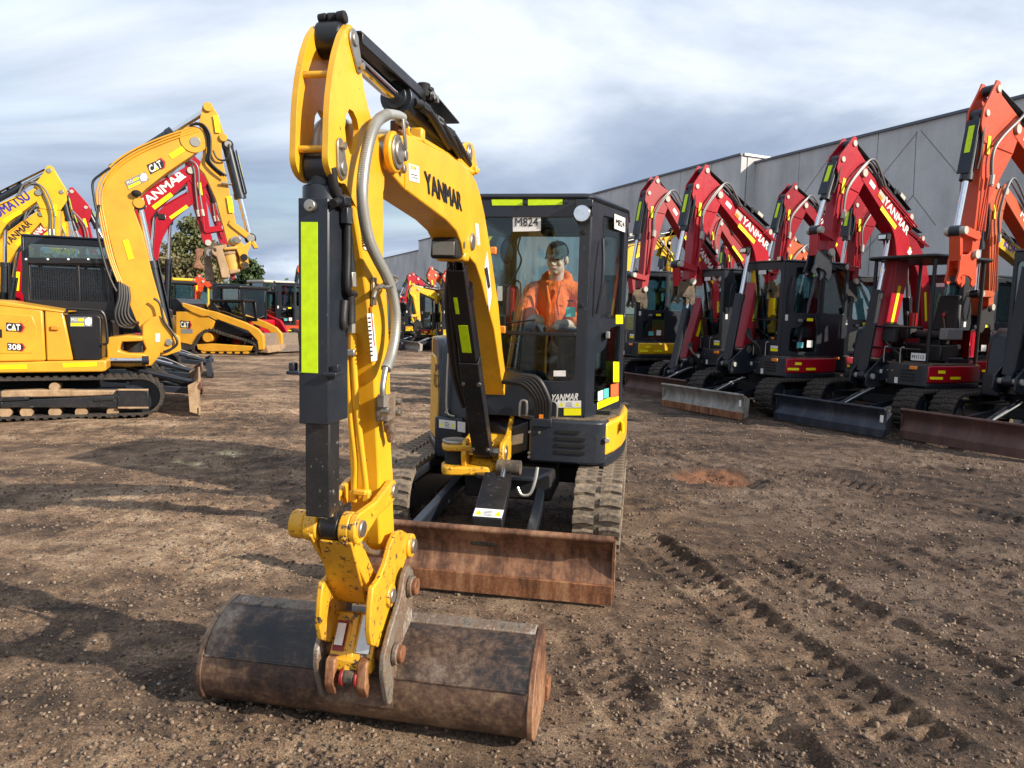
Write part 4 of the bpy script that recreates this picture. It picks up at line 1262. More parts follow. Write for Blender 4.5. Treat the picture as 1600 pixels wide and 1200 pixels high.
def vio_house(fr, s, col, z0=0.56, z1=0.875, panel='yellow', lamp=False, canopy=False):
    """turning body: black nose with vents, coloured skirt, left hood, rear bonnet"""
    root = fr.root
    MB().cyl((0, 0, 0.42), (0, 0, z0 + 0.02), 0.36 * s, seg=28).build('slew_ring', 'dark', root)
    MB().box((0, 0, 0.40), (0.66 * s, 1.1 * s, 0.16)).build('track_frame', 'dark', root, 0.02)
    for sx in (-1, 1):
        MB().box((sx * 0.5 * s, 0.0, 0.36), (0.4 * s, 0.22, 0.13)).build('cross_member', 'dark', root, 0.02)
    S = lambda pts: [(a * s, b * s) for a, b in pts]
    nose = S([(0.20, -0.66), (0.66, -0.655), (0.735, -0.60), (0.76, -0.50), (0.5, -0.2), (0.20, -0.2)])
    MB().xy(nose, z0 + 0.012, z1).build('nose_cover', 'slate', root, 0.018)
    # raised black bars on the nose, colour stands for shade inside vent slots
    for i in range(4):
        z = z0 + 0.10 + i * 0.048
        MB().box((0.50 * s - (0.02 if i == 3 else 0), -0.661 * s, z), (0.20 * s - (0.05 if i == 3 else 0), 0.012, 0.022)).build('vent_slot_shade', 'dark', root)
    for (a, b) in ((0.205, 0.23), (0.205, 0.08), (0.205, 0.05), (0.275, 0.23)):
        MB().cyl((a * s, -0.66 * s, z0 + b), (a * s, -0.672 * s, z0 + b), 0.010, seg=10).build('bolt', 'steel', root)
    side = [(0.742, -0.60), (0.80, -0.43), (0.845, -0.2), (0.865, 0.05), (0.87, 0.3), (0.84, 0.55)]
    inn = [(x - 0.10, y + 0.01) for x, y in reversed(side)]
    MB().xy(S(side + inn), z0 + 0.075, z1 - 0.012).build('side_skirt', panel, root, 0.02)
    low = [(x - 0.004, y) for x, y in side]
    MB().xy(S(low + inn), z0 - 0.01, z0 + 0.072).build('lower_skirt', 'slate', root, 0.015)
    n = 14
    top = S([(0.19, -0.64), (0.70, -0.60), (0.82, -0.2), (0.84, 0.4), (-0.2, 0.6), (-0.2, -0.2)])
    MB().xy(top, z1 - 0.01, z1 + 0.010).build('deck', 'mud' if not canopy else 'dark', root, 0.006)
    # rear bonnet and counterweight, a quarter round tail
    arc = [(0.87 * math.cos(a), 0.87 * math.sin(a)) for a in [R(35 + 115 * k / n) for k in range(n + 1)]]
    MB().xy(S(arc + [(-0.72, 0.1), (0.6, 0.1)]), z0 - 0.02, z1 + 0.10).build('counterweight', 'slate', root, 0.03)
    MB().xy(S([(x * 0.97, y * 0.97) for x, y in arc] + [(-0.66, 0.45), (0.6, 0.82)]), z1 + 0.10, z1 + 0.52).build('rear_bonnet', col, root, 0.04)
    # left hood over tank and valves
    hd = [(-0.42 * s, z0 - 0.03), (-0.40 * s, z1 + 0.15), (-0.33 * s, z1 + 0.47), (-0.18 * s, z1 + 0.58), (0.5 * s, z1 + 0.58), (0.5 * s, z0 - 0.03)]
    MB().yz(hd, -0.545 * s, -0.29 * s).build('left_hood', 'slate', root, 0.035, seg=3)
    MB().yz([(-0.435 * s, z0 - 0.05), (-0.44 * s, z0 + 0.27), (0.3 * s, z0 + 0.27), (0.3 * s, z0 - 0.05)], -0.56 * s, -0.33 * s).build('lower_hood', 'slate', root, 0.02)
    A, B_ = Vector((-0.548 * s, -0.395 * s, 0)), Vector((-0.76 * s, 0.12 * s, 0))
    u = (B_ - A).normalized()
    dl = (B_ - A).length
    MB().slab(rounded([(0, z0 + 0.05), (0, z1 + 0.22), (0.10, z1 + 0.46), (0.24, z1 + 0.53), (dl, z1 + 0.53), (dl, z0 + 0.05)], 0.05), A + Vector((-u.y, u.x, 0)) * -0.012, u, (0, 0, 1), Vector((-u.y, u.x, 0)) * -1, 0.09).build('left_hood_side', 'slate', root, 0.015)
    MB().slab(rounded([(0.10, z0 + 0.06), (0.055, z1 + 0.0), (0.10, z1 + 0.26), (0.22, z1 + 0.38), (dl, z1 + 0.40), (dl, z0 + 0.06)], 0.05), A, u, (0, 0, 1), Vector((-u.y, u.x, 0)) * -1, 0.03).build('left_side_panel', panel, root, 0.01)
    MB().yz([(0.13 * s, z0 + 0.05), (0.13 * s, z1 + 0.53), (0.55 * s, z1 + 0.53), (0.55 * s, z0 + 0.05)], -0.76 * s, -0.68 * s).build('left_side_panel', panel, root, 0.015)
    MB().xy(S([(-0.765, 0.10), (-0.56, -0.41), (-0.46, -0.42), (-0.40, -0.2), (-0.3, 0.5), (-0.78, 0.5)]), z0 - 0.03, z0 + 0.055).build('left_skirt', 'slate', root, 0.015)
    # front frame carrying the swing post
    MB().hexa([(-0.30 * s, -0.30 * s, z0 + 0.03), (0.19 * s, -0.30 * s, z0 + 0.03), (0.19 * s, -0.60 * s, z0 + 0.08), (0.03 * s, -0.60 * s, z0 + 0.02)],
              [(-0.30 * s, -0.30 * s, z1 - 0.02), (0.19 * s, -0.30 * s, z1 - 0.02), (0.19 * s, -0.60 * s, z1 - 0.02), (0.03 * s, -0.60 * s, z1 - 0.10)]).build('front_frame', 'slate', root, 0.012)
    MB().box((-0.12 * s, -0.05 * s, z0 + 0.15), (0.66 * s, 0.5 * s, 0.28)).build('main_frame', 'dark', root)

# ------------------------------------------------------------------ the main digger
F = Frame(0.047, 5.65, -10, 'excavator')
tag(F.root, 'large yellow excavator in the foreground with wide rusty bucket and a man in its cab', 'excavator')
rt = F.root
XB = -0.08
XS = -0.017            # right face of the stick
XR = 0.0               # right face of the boom
P = F.P
for sx in (-1, 1):
    track(F, sx * 0.715, 0.31, -0.785, 0.80, 0.275, 0.255, 'rubber')
blade(F, 1.70, -1.70, 0.372, 'rust', 'rustedge', zc=0.3)
# blade cylinder under its cover
MB().hexa([(-0.02, -1.10, 0.50), (0.16, -1.10, 0.50), (0.19, -1.56, 0.29), (0.01, -1.56, 0.29)],
          [(-0.02, -1.10, 0.575), (0.16, -1.10, 0.575), (0.19, -1.56, 0.405), (0.01, -1.56, 0.405)]).build('cylinder_cover', 'scratched', rt, 0.006)
bo, bu, bv = Vector((0.012, -1.566, 0.405)), Vector((0.175, 0, 0)), Vector((-0.001, 0.075, 0.028))
warning(bo + Vector((0, 0.004, 0.004)), bu, bv, rt)
MB().cyl((0.05, -1.04, 0.60), (0.21, -1.04, 0.60), 0.05, seg=16).build('cylinder_boss', 'mud', rt, 0.004)
MB().cyl((0.095, -1.04, 0.60), (0.10, -1.15, 0.54), 0.03, seg=12).build('rod', 'chrome', rt)
MB().box((0.1, -1.62, 0.30), (0.16, 0.06, 0.08)).build('cylinder_boss', 'mud', rt, 0.01)
MB().tube(smooth_path([(0.21, -1.16, 0.50), (0.24, -1.17, 0.455), (0.29, -1.15, 0.46), (0.315, -1.12, 0.53), (0.325, -1.08, 0.62)], 5), 0.011, 8).build('blade_hose', 'steel', rt)
MB().box((0.08, -0.55, 0.42), (0.62, 0.5, 0.20)).build('frame_nose', 'dark', rt, 0.02)
MB().xy(rounded([(-0.1, -1.0), (0.30, -0.98), (0.38, -0.7), (-0.2, -0.7)], 0.05), 0.50, 0.525).build('guard_plate', 'slate', rt, 0.004)
vio_house(F, 1.0, 'yellow', 0.55, 0.872, 'yellow')
CB = cab(F, 1.0, 0.872, 2.43, -0.56, glass='glass', interior=False)

# swing bracket ------------------------------------------------------
bx0, bx1 = XB - 0.13, XB + 0.13
side = [(-0.33, 1.03), (-0.42, 1.06), (-0.50, 0.99), (-0.52, 0.86), (-0.66, 0.76), (-0.78, 0.74), (-0.90, 0.73), (-0.93, 0.64), (-0.90, 0.53), (-0.80, 0.50), (-0.70, 0.55), (-0.45, 0.60), (-0.30, 0.72), (-0.26, 0.92)]
for x in (bx0, bx1):
    MB().yz(rounded(side, 0.03, 3), x - 0.018, x + 0.018).build('swing_bracket', 'yellow_worn', rt, 0.008)
MB().yz([(-0.62, 0.74), (-0.80, 0.60), (-0.86, 0.54), (-0.80, 0.49), (-0.40, 0.50), (-0.40, 0.72)], bx0 + 0.018, bx1 - 0.018).build('bracket_body', 'yellow_worn', rt, 0.02)
MB().xy(rounded([(-0.34, -0.98), (-0.02, -0.86), (0.02, -0.70), (-0.30, -0.66), (-0.40, -0.80)], 0.06), 0.665, 0.705).build('bracket_lug', 'yellow_worn', rt, 0.012)
MB().xy(rounded([(-0.34, -0.99), (-0.02, -0.90), (0.04, -0.76), (-0.30, -0.66), (-0.40, -0.80)], 0.06), 0.50, 0.56).build('bracket_lug', 'yellow_worn', rt, 0.012)
MB().cyl((-0.29, -0.82, 0.56), (-0.29, -0.82, 0.665), 0.075, seg=20).build('kingpin', 'dark', rt)
MB().cyl((-0.29, -0.82, 0.705), (-0.29, -0.82, 0.725), 0.095, seg=24).build('pin_cap', 'steel', rt, 0.006)
for (y, z, r) in ((-0.37, 0.965, 0.05), (-0.84, 0.655, 0.045)):
    MB().cyl((bx0 - 0.03, y, z), (bx1 + 0.028, y, z), r * 0.75, seg=18).build('pin', 'steel', rt, 0.003)
    MB().cyl((bx1 + 0.018, y, z), (bx1 + 0.026, y, z), r * 1.15, seg=20).build('pin_plate', 'steel', rt, 0.002)

# boom ----------------------------------------------------------------
bp_px = [(606, 211), (618, 205), (632, 207), (645, 214), (672, 228), (700, 242), (722, 257), (737, 271), (745, 285), (751, 305), (757, 332), (766, 386), (779, 477), (785, 545), (793, 605), (799, 632)]
bp = F.yz(bp_px, XR)
low = F.yz([(773, 515), (760, 468), (753, 439), (744, 413), (735, 403), (725, 398), (722, 380), (714, 361), (698, 344), (632, 295), (604, 262)], XR)
foot = [(-0.315, 0.915), (-0.34, 0.90), (-0.43, 0.90), (-0.50, 0.96), (-0.66, 1.12)]
poly = bp + foot + low
MB().yz(poly, XR - 0.16, XR).build('boom', 'yellow', rt, 0.007)
# raised edge plates of the box section
tip = F.P(609, 238, x=XR)
for x0, x1 in ((XR, XR + 0.028), (XR - 0.188, XR - 0.16)):
    MB().cyl((x0, tip.y, tip.z), (x1, tip.y, tip.z), 0.075, seg=28).build('tip_boss', 'yellow', rt, 0.008)
MB().cyl((XR - 0.2, tip.y, tip.z), (XR + 0.045, tip.y, tip.z), 0.043, seg=20).build('boom_pin', 'steel', rt, 0.006)
MB().cyl((XR + 0.028, tip.y, tip.z), (XR + 0.036, tip.y, tip.z), 0.062, seg=24).build('pin_plate', 'steel', rt, 0.003)
q = F.P(628, 243, x=XR + 0.03)
MB().cyl((XR + 0.02, q.y, q.z), (XR + 0.05, q.y, q.z), 0.022, seg=6).build('bolt', 'steel', rt, 0.002)
q = F.P(624, 264, x=XR)
MB().cyl((XR, q.y, q.z), (XR + 0.025, q.y, q.z), 0.018, seg=6).build('bolt', 'steel', rt, 0.002)
q = F.P(737, 378, x=XR)
MB().cyl((XR - 0.17, q.y, q.z), (XR + 0.012, q.y, q.z), 0.048, seg=24).build('cylinder_pin', 'steel', rt, 0.006)
cylup = (q.y - 0.04, q.z - 0.02)
q = F.P(725, 383, x=XR)
MB().cyl((XR, q.y, q.z), (XR + 0.003, q.y, q.z), 0.02, seg=16).build('bolt_hole', 'mud', rt)
# weld seam ribs on the boom side
for a, b in (((632, 296), (632, 212)),):
    pa, pb = P(*a, x=XR), P(*b, x=XR)
    MB().bar((XR + 0.002, pa.y, pa.z), (XR + 0.002, pb.y, pb.z), 0.006, 0.008, (1, 0, 0)).build('weld_seam', 'yellow', rt)
def onb(px, py, x=XR + 0.002): return P(px, py, x=x)
o = onb(665.5, 300)
text3('YANMAR', o, onb(722, 330) - o, onb(662.5, 265) - o, 'ink', rt, bold=0.055)
def px_sticker(x, a, b, c, mat, name='sticker', par=None):
    o = P(*a, x=x)
    return sticker(o, P(*b, x=x) - o, P(*c, x=x) - o, mat, par or rt, name, 0.0015)
def print_lines(x, a, b, c, n, mat, par, w=0.8, t=0.35):
    o = P(*a, x=x + 0.0025)
    u, v = P(*b, x=x + 0.0025) - o, P(*c, x=x + 0.0025) - o
    rng = random.Random(n)
    m = MB()
    for k in range(n):
        p = o + u * 0.1 + v * (k + 0.4) / (n + 0.4)
        uu = u * w * rng.uniform(0.75, 1.0)
        m.add([p, p + uu, p + uu + v * t / n, p + v * t / n], [(0, 1, 2, 3)])
    m.build('print', mat, par)
s_ = px_sticker(XR + 0.001, (639, 282), (655, 286), (638, 255), 'white')
print_lines(XR, (640, 278), (654, 282), (640, 268), 2, 'ink', s_)
print_lines(XR, (641, 266), (654, 270), (640, 258), 1, 'tapey', s_, 0.85, 0.8)
s_ = px_sticker(XR + 0.001, (745, 383), (750, 383), (742, 349), 'white')
print_lines(XR, (745, 380), (749, 380), (743, 352), 5, 'ink', s_)
s_ = px_sticker(XR + 0.001, (764, 487), (768, 462), (757, 418), 'white')
s_ = px_sticker(XR + 0.002, (762, 452), (766, 448), (757, 420), 'ink')
# the lug that carries the arm cylinder
lg = F.yz([(712, 262), (719, 240), (722, 227), (731, 221), (739, 226), (742, 245), (747, 272), (735, 276)], XR - 0.02)
for x in (XR - 0.035, XR - 0.145):
    MB().yz(rounded(lg, 0.03, 3), x, x + 0.02).build('cylinder_lug', 'yellow', rt, 0.006)
cb = P(731, 240, x=XR - 0.02)
cbase = (cb.y, cb.z)
MB().cyl((XR - 0.16, cb.y, cb.z), (XR + 0.0, cb.y, cb.z), 0.032, seg=18).build('pin', 'steel', rt, 0.004)
MB().cyl((XR - 0.013, cb.y, cb.z), (XR - 0.006, cb.y, cb.z), 0.05, seg=20).build('pin_plate', 'steel', rt, 0.002)
# pipes on top of the boom
for k, pth in enumerate(([(634, 196), (640, 214), (660, 222), (700, 246), (733, 268), (747, 266)], [(650, 214), (668, 224), (704, 245), (722, 253)])):
    pp = [P(a, b, x=XR - 0.015 - 0.03 * k) for a, b in pth]
    MB().tube(smooth_path(pp, 6), 0.0125, 8).build('pipe', 'yellow', rt)
pa = P(652, 212, x=XR - 0.03)
MB().box(pa, (0.06, 0.05, 0.06)).build('pipe_clamp', 'yellow', rt, 0.01)
pa = P(741, 266, x=XR - 0.01)
MB().box(pa, (0.04, 0.04, 0.04)).build('pipe_clamp', 'yellow', rt, 0.008)
# work light under the bend
lp = P(697, 386, x=XB)
lt = MB().hexa([(XB - 0.075, lp.y - 0.05, lp.z - 0.065), (XB + 0.075, lp.y - 0.05, lp.z - 0.065), (XB + 0.07, lp.y + 0.10, lp.z - 0.05), (XB - 0.07, lp.y + 0.10, lp.z - 0.05)],
               [(XB - 0.07, lp.y - 0.045, lp.z + 0.045), (XB + 0.07, lp.y - 0.045, lp.z + 0.045), (XB + 0.055, lp.y + 0.10, lp.z + 0.06), (XB - 0.055, lp.y + 0.10, lp.z + 0.06)]).build('work_light', 'dark', rt, 0.018, seg=3)
MB().box((XB, lp.y - 0.051, lp.z - 0.012), (0.118, 0.01, 0.072)).build('lens', 'lensdk', lt, 0.004)
MB().box((XB, lp.y + 0.13, lp.z - 0.04), (0.17, 0.10, 0.05)).build('light_bracket', 'yellow', rt, 0.015)
# boom cylinder with its guard and torn tape
c1, c2 = (-0.84, 0.665), cylup
cylinder(F, XB, c1, c2, 0.058, 0.18, col='black', name='boom_cylinder')
v1, v2 = Vector(c1), Vector(c2)
cd = (v2 - v1).normalized()
cn = Vector((-cd.y, cd.x))
if cn.x > 0: cn = -cn
def cyp(t, d): return tuple(v1.lerp(v2, t) + cn * d)
for ta, tb, w in ((0.02, 0.52, 0.125), (0.525, 0.93, 0.105)):
    g = MB()
    g.bar(X3(XB, cyp(ta, 0.085)), X3(XB, cyp(tb, 0.085)), w, 0.010)
    for sx in (-1, 1):
        g.bar(X3(XB + sx * (w / 2 - 0.006), cyp(ta, 0.045)), X3(XB + sx * (w / 2 - 0.006), cyp(tb, 0.045)), 0.010, 0.075)
    g.build('cylinder_guard', 'scratched' if ta < 0.1 else 'black', rt, 0.005)
cz = lambda x, t, d=0.0925: Vector(X3(XB + x, cyp(t, d)))
for (xa, xb_, ta, tb) in ((-0.026, 0.030, 0.575, 0.70), (-0.030, -0.008, 0.75, 0.82)):
    sticker(cz(xa, ta), cz(xb_, ta) - cz(xa, ta), cz(xa, tb) - cz(xa, ta), 'tape', rt, 'reflective_tape')
for t in (0.06, 0.42):
    MB().cyl(X3(XB + 0.05, cyp(t, 0.085)), X3(XB + 0.05, cyp(t, 0.10)), 0.014, seg=8).build('bolt', 'steel', rt)
    MB().cyl(X3(XB - 0.05, cyp(t, 0.085)), X3(XB - 0.05, cyp(t, 0.10)), 0.012, seg=8).build('bolt', 'steel', rt)
for k in range(2):
    MB().tube(smooth_path([X3(XB - 0.07 - 0.03 * k, cyp(0.25, 0.0)), X3(XB - 0.085 - 0.03 * k, cyp(0.45, 0.05)), X3(XB - 0.075 - 0.025 * k, cyp(0.75, 0.02)), X3(XB - 0.05, cyp(0.95, -0.05))], 5), 0.017, 8).build('hose', 'hose', rt)

# arm cylinder over the boom -------------------------------------------
sp_ = P(551, 62, x=XS)
stop = (sp_.y, sp_.z)
vb, vs_ = Vector(cbase), Vector(stop)
ad = (vs_ - vb).normalized()
an = Vector((-ad.y, ad.x))
if an.y < 0: an = -an
def acp(t, d=0.0): return tuple(vb.lerp(vs_, t) + an * d)
q = MB().cyl(X3(XB, acp(0.03)), X3(XB, acp(0.60)), 0.056, seg=24)
q.cyl(X3(XB, acp(0.55)), X3(XB, acp(0.625)), 0.068, seg=24)
q.cyl(X3(XB, acp(0.625)), X3(XB, acp(0.64)), 0.05, seg=24)
q.cyl((XB - 0.045, cbase[0], cbase[1]), (XB + 0.045, cbase[0], cbase[1]), 0.058, seg=20)
ac = q.build('arm_cylinder', 'slate', rt, 0.003)
MB().cyl(X3(XB, acp(0.63)), X3(XB, acp(0.98)), 0.030, seg=20).build('rod', 'chrome', ac)
MB().cyl((XB - 0.048, stop[0], stop[1]), (XB + 0.040, stop[0], stop[1]), 0.058, seg=28).build('rod_eye', 'black', ac, 0.01)
MB().bar(X3(XB, acp(0.95, 0.055)), X3(XB, acp(0.50, 0.085)), 0.12, 0.010).build('cylinder_guard', 'black', rt, 0.003)
MB().bar(X3(XB + 0.062, acp(0.95, 0.035)), X3(XB + 0.062, acp(0.50, 0.062)), 0.008, 0.04).build('cylinder_guard', 'black', rt, 0.003)
MB().bar(X3(XB + 0.035, acp(0.50, 0.095)), X3(XB + 0.035, acp(0.18, 0.085)), 0.10, 0.009).build('cylinder_guard', 'black', rt, 0.003)
for t in (0.49, 0.455):
    MB().cyl(X3(XB + 0.05, acp(t, 0.06)), X3(XB + 0.05, acp(t, 0.12)), 0.03, seg=12).build('guard_clamp', 'dark', rt, 0.006)
    MB().cyl(X3(XB + 0.085, acp(t, 0.07)), X3(XB + 0.10, acp(t, 0.07)), 0.016, seg=8).build('bolt', 'steel', rt)
for k in range(3):
    a0 = 0.60 - 0.13 * k
    MB().tube(smooth_path([X3(XB + 0.062, acp(a0, -0.01)), X3(XB + 0.085, acp(a0 - 0.06, -0.005)), X3(XB + 0.08, acp(a0 - 0.2, -0.03)), X3(XB + 0.06, acp(a0 - 0.36, -0.05))], 5), 0.019, 10).build('hose', 'hose', rt)
    MB().cyl(X3(XB + 0.075, acp(a0 - 0.03, -0.005)), X3(XB + 0.082, acp(a0 - 0.07, -0.006)), 0.025, seg=6).build('hose_fitting', 'steel' if k == 1 else 'slate', rt)

# stick -----------------------------------------------------------------
ear_px = [(545, 37), (551, 40), (556, 55), (561, 82), (564, 105), (569, 140), (577, 175), (587, 205), (596, 235), (601, 262), (600, 300), (560, 330), (545, 300), (540, 286), (533, 287), (524, 281), (516, 268), (512, 250), (513, 222), (514, 180), (516, 150), (520, 115), (526, 82), (535, 52)]
ear = F.yz(ear_px, XS)
hole = F.yz([(546, 170), (552, 174), (558, 187), (561, 203), (559, 225), (553, 243), (547, 240), (541, 222), (539, 200), (541, 180)], XS)
L_ = MB()
L_.yz(rounded(ear, 0.02, 2), XS - 0.02, XS, [hole])
L_.yz(rounded(ear, 0.02, 2), XS - 0.126, XS - 0.106, [hole])
stk = L_.build('stick', 'yellow', rt, 0.003)
core_px = [(580, 190), (596, 238), (601, 285), (601, 400), (604, 440), (607, 475), (611, 560), (613, 700), (616, 745), (616, 790), (618, 835), (628, 850), (622, 868), (606, 872), (596, 850), (594, 800), (594, 740), (592, 700), (587, 575), (578, 480), (567, 400), (556, 335), (552, 290), (556, 262), (566, 235)]
core = F.yz(core_px, XS)
MB().yz(core, XS - 0.1235, XS - 0.0025).build('stick_box', 'yellow', stk, 0.010)
# cross rods between the ears
for px in ((521, 112), (514, 230)):
    r_ = P(*px, x=XS)
    MB().cyl((XS - 0.11, r_.y + 0.02, r_.z), (XS - 0.01, r_.y + 0.02, r_.z), 0.011, seg=10).build('cross_rod', 'yellow_worn', stk)
# keyed pins on the ears
def key_pin(a, b, x, r=0.03):
    pa, pb = P(*a, x=x), P(*b, x=x)
    pts = []
    d = Vector((pb.y - pa.y, pb.z - pa.z))
    an_ = math.atan2(d.y, d.x)
    for k in range(9):
        t = an_ + PI / 2 + PI * k / 8
        pts.append((pa.y + r * math.cos(t), pa.z + r * math.sin(t)))
    for k in range(9):
        t = an_ - PI / 2 + PI * k / 8
        pts.append((pb.y + r * 0.7 * math.cos(t), pb.z + r * 0.7 * math.sin(t)))
    MB().yz(pts, x, x + 0.007).build('pin_plate', 'steel', rt, 0.002)
    MB().cyl((x - 0.13, pa.y, pa.z), (x + 0.014, pa.y, pa.z), r * 0.62, seg=18).build('pin', 'steel', rt, 0.003)
    MB().cyl((x, pb.y, pb.z), (x + 0.022, pb.y, pb.z), r * 0.36, seg=6).build('bolt', 'steel', rt)
key_pin((551, 62), (559, 103), XS + 0.001, 0.034)
key_pin((533, 263), (530, 228), XS + 0.001, 0.036)
# small hose block on the very top
bt_ = P(525, 36, x=XB)
for dx, dy, r in ((-0.03, 0, 0.015), (0.0, 0.01, 0.018), (0.035, 0.0, 0.020)):
    MB().cyl((XB + dx - 0.015, stop[0] - 0.02, stop[1] + 0.060), (XB + dx + 0.015, stop[0] - 0.02 + dy, stop[1] + 0.064), r, seg=10).build('hose_clip', 'dark', rt, 0.005)
# bucket cylinder with tape on its box guard
yF, yBk = -3.465, -3.315
zt_, zb_ = P(490, 309, y=yF).z, P(505, 664, y=yF).z
zt2 = P(500, 818, y=yF).z
g = MB()
g.box((XB, yF + 0.004, (zt_ + zb_) / 2), (0.100, 0.008, zt_ - zb_))
for sx in (-1, 1):
    g.box((XB + sx * 0.0475, (yF + yBk) / 2 + 0.0045, (zt_ + zb_) / 2), (0.007, yBk - yF, zt_ - zb_ - 0.002))
g.build('cylinder_box_guard', 'slate', rt, 0.004)
MB().box((XB - 0.002, yF + 0.035, (zb_ + zt2) / 2 + 0.01), (0.084, 0.010, zb_ - zt2)).build('rod_guard', 'scratched', rt, 0.004)
MB().box((XB + 0.036, yF + 0.075, (zb_ + zt2) / 2 + 0.01), (0.007, 0.075, zb_ - zt2 - 0.01)).build('rod_guard', 'scratched', rt, 0.003)
MB().box((XB - 0.040, yF + 0.075, (zb_ + zt2) / 2 + 0.01), (0.007, 0.075, zb_ - zt2 - 0.01)).build('rod_guard', 'rustedge', rt, 0.003)
MB().cyl((XB, -3.39, zb_ - 0.02), (XB, -3.375, zt2), 0.028, seg=16).build('rod', 'chrome', rt)
for z, w in ((zb_ + 0.165, 0.15),):
    for sx in (-1, 1):
        MB().box((XB + sx * 0.062, yF + 0.01, z), (0.045, 0.06, 0.012)).build('guard_clamp', 'slate', rt, 0.003)
        MB().box((XB + sx * 0.075, yF + 0.012, z + 0.018), (0.018, 0.03, 0.026)).build('guard_clamp', 'slate', rt, 0.003)
ta, tb_ = P(489, 347, y=yF).z, P(497, 583, y=yF).z
MB().box((XB - 0.012, yF - 0.0005, (ta + tb_) / 2), (0.055, 0.003, ta - tb_)).build('reflective_tape', 'tape', rt)
zz = zt_ - 0.025
MB().cyl((XB - 0.006, yF - 0.016, zz), (XB - 0.006, yF + 0.004, zz), 0.019, seg=16).build('bolt', 'steel', rt, 0.003)
MB().cyl((XB - 0.006, yF - 0.024, zz), (XB - 0.006, yF - 0.014, zz), 0.010, seg=6).build('bolt', 'steel', rt)
bcp = P(533, 262, x=XS)
q = MB().cyl((XB - 0.042, bcp.y, bcp.z), (XB + 0.042, bcp.y, bcp.z), 0.058, seg=28)
q.cyl((XB, bcp.y, bcp.z - 0.01), (XB, bcp.y - 0.0, zt_ + 0.04), 0.048, seg=20)
q.cyl((XB, bcp.y, zt_ + 0.045), (XB, bcp.y, zt_ - 0.02), 0.062, seg=24)
q.cyl((XB, bcp.y, zt_), (XB, -3.385, zb_ + 0.02), 0.048, seg=20)
q.build('bucket_cylinder', 'slate', rt, 0.006)
# black hydraulic pipe and fittings beside the guard
def tpx(pts, x, r, mat, name='hose', n=6, seg=10):
    return MB().tube(smooth_path([P(a, b, x=x) for a, b in pts], n), r, seg).build(name, mat, rt)
XP = XB + 0.068
tpx([(520, 318), (532, 314), (541, 318), (543, 345), (543, 400), (542, 440), (544, 457), (553, 460)], XP, 0.014, 'black', 'hydraulic_pipe')
for a, b in (((530, 314), (540, 314)), ((541, 325), (541, 350))):
    MB().cyl(P(*a, x=XP), P(*b, x=XP), 0.022, seg=6).build('pipe_fitting', 'slate', rt, 0.002)
MB().cyl(P(549, 425, x=XP), P(550, 448, x=XP), 0.017, seg=6).build('pipe_fitting', 'steel', rt, 0.002)
tpx([(549, 425), (547, 400), (543, 360), (536, 330), (524, 300), (518, 262)], XP - 0.01, 0.015, 'hose')
tpx([(538, 470), (536, 500), (537, 512)], XP - 0.01, 0.015, 'hose')
tpx([(547, 462), (548, 480), (548, 505)], XP, 0.016, 'hose')
for x, p in ((-0.105, (538, 512)), (-0.062, (549, 514))):
    MB().cyl(P(p[0], p[1] - 12, x=x + 0.05), P(p[0], p[1] + 6, x=x + 0.05), 0.014, seg=6).build('pipe_fitting', 'steel', rt)
# twin yellow pipes down the front of the stick
yP = -3.13
for k, dx in enumerate((-0.035, 0.012)):
    top = P(540 + 11 * k, 522, y=yP)
    pth = [(540 + 11 * k, 520), (543 + 10 * k, 570), (548 + 11 * k, 650), (555 + 12 * k, 720), (554 + 17 * k, 755), (553 + 20 * k, 782)]
    MB().tube(smooth_path([P(a, b, y=yP + (0.05 * (b - 520) / 260)) for a, b in pth], 5), 0.0115, 10).build('pipe', 'yellow', rt)
    e = P(553 + 20 * k, 775, y=yP + 0.05)
    MB().box(e, (0.032, 0.03, 0.05)).build('pipe_fitting', 'yellow_worn', rt, 0.008)
    e = P(540 + 11 * k, 524, y=yP)
    MB().cyl(e, e + Vector((0, 0, -0.07)), 0.016, seg=8).build('pipe_fitting', 'yellow', rt)
e = P(545, 551, y=yP - 0.01)
MB().box(e, (0.05, 0.02, 0.026)).build('pipe_clamp', 'steel', rt, 0.005)
e = P(563, 769, y=yP + 0.03)
MB().box(e, (0.05, 0.03, 0.02)).build('pipe_clamp', 'yellow_worn', rt, 0.005)
# stickers down the stick front edge
yK = -3.075
def fpx(a, b, c, mat, y):
    o = P(*a, y=y)
    return sticker(o, P(*b, y=y) - o, P(*c, y=y) - o, mat, rt)
s_ = px_sticker(XS + 0.0, (568, 389), (575, 392), (562, 312), 'white')
print_lines(XS, (567, 386), (573, 388), (563, 345), 9, 'ink', s_, 0.8, 0.6)
s_ = px_sticker(XS + 0.0, (580, 565), (589, 563), (573, 490), 'white')
print_lines(XS, (578, 560), (586, 558), (574, 492), 10, 'ink', s_, 0.6, 0.4)
print_lines(XS, (586, 560), (588, 559), (580, 492), 1, 'inkred', s_, 0.9, 0.9)
# armoured hose, its bracket and the block it feeds
XH = XR + 0.035
tpx([(629, 184), (620, 180), (605, 179), (592, 187), (583, 201), (574, 232), (568, 270), (566, 305), (569, 340), (577, 376), (590, 405), (603, 430), (612, 455), (618, 490), (617, 525), (611, 555), (603, 577)], XH, 0.0175, 'coil', n=7, seg=14)
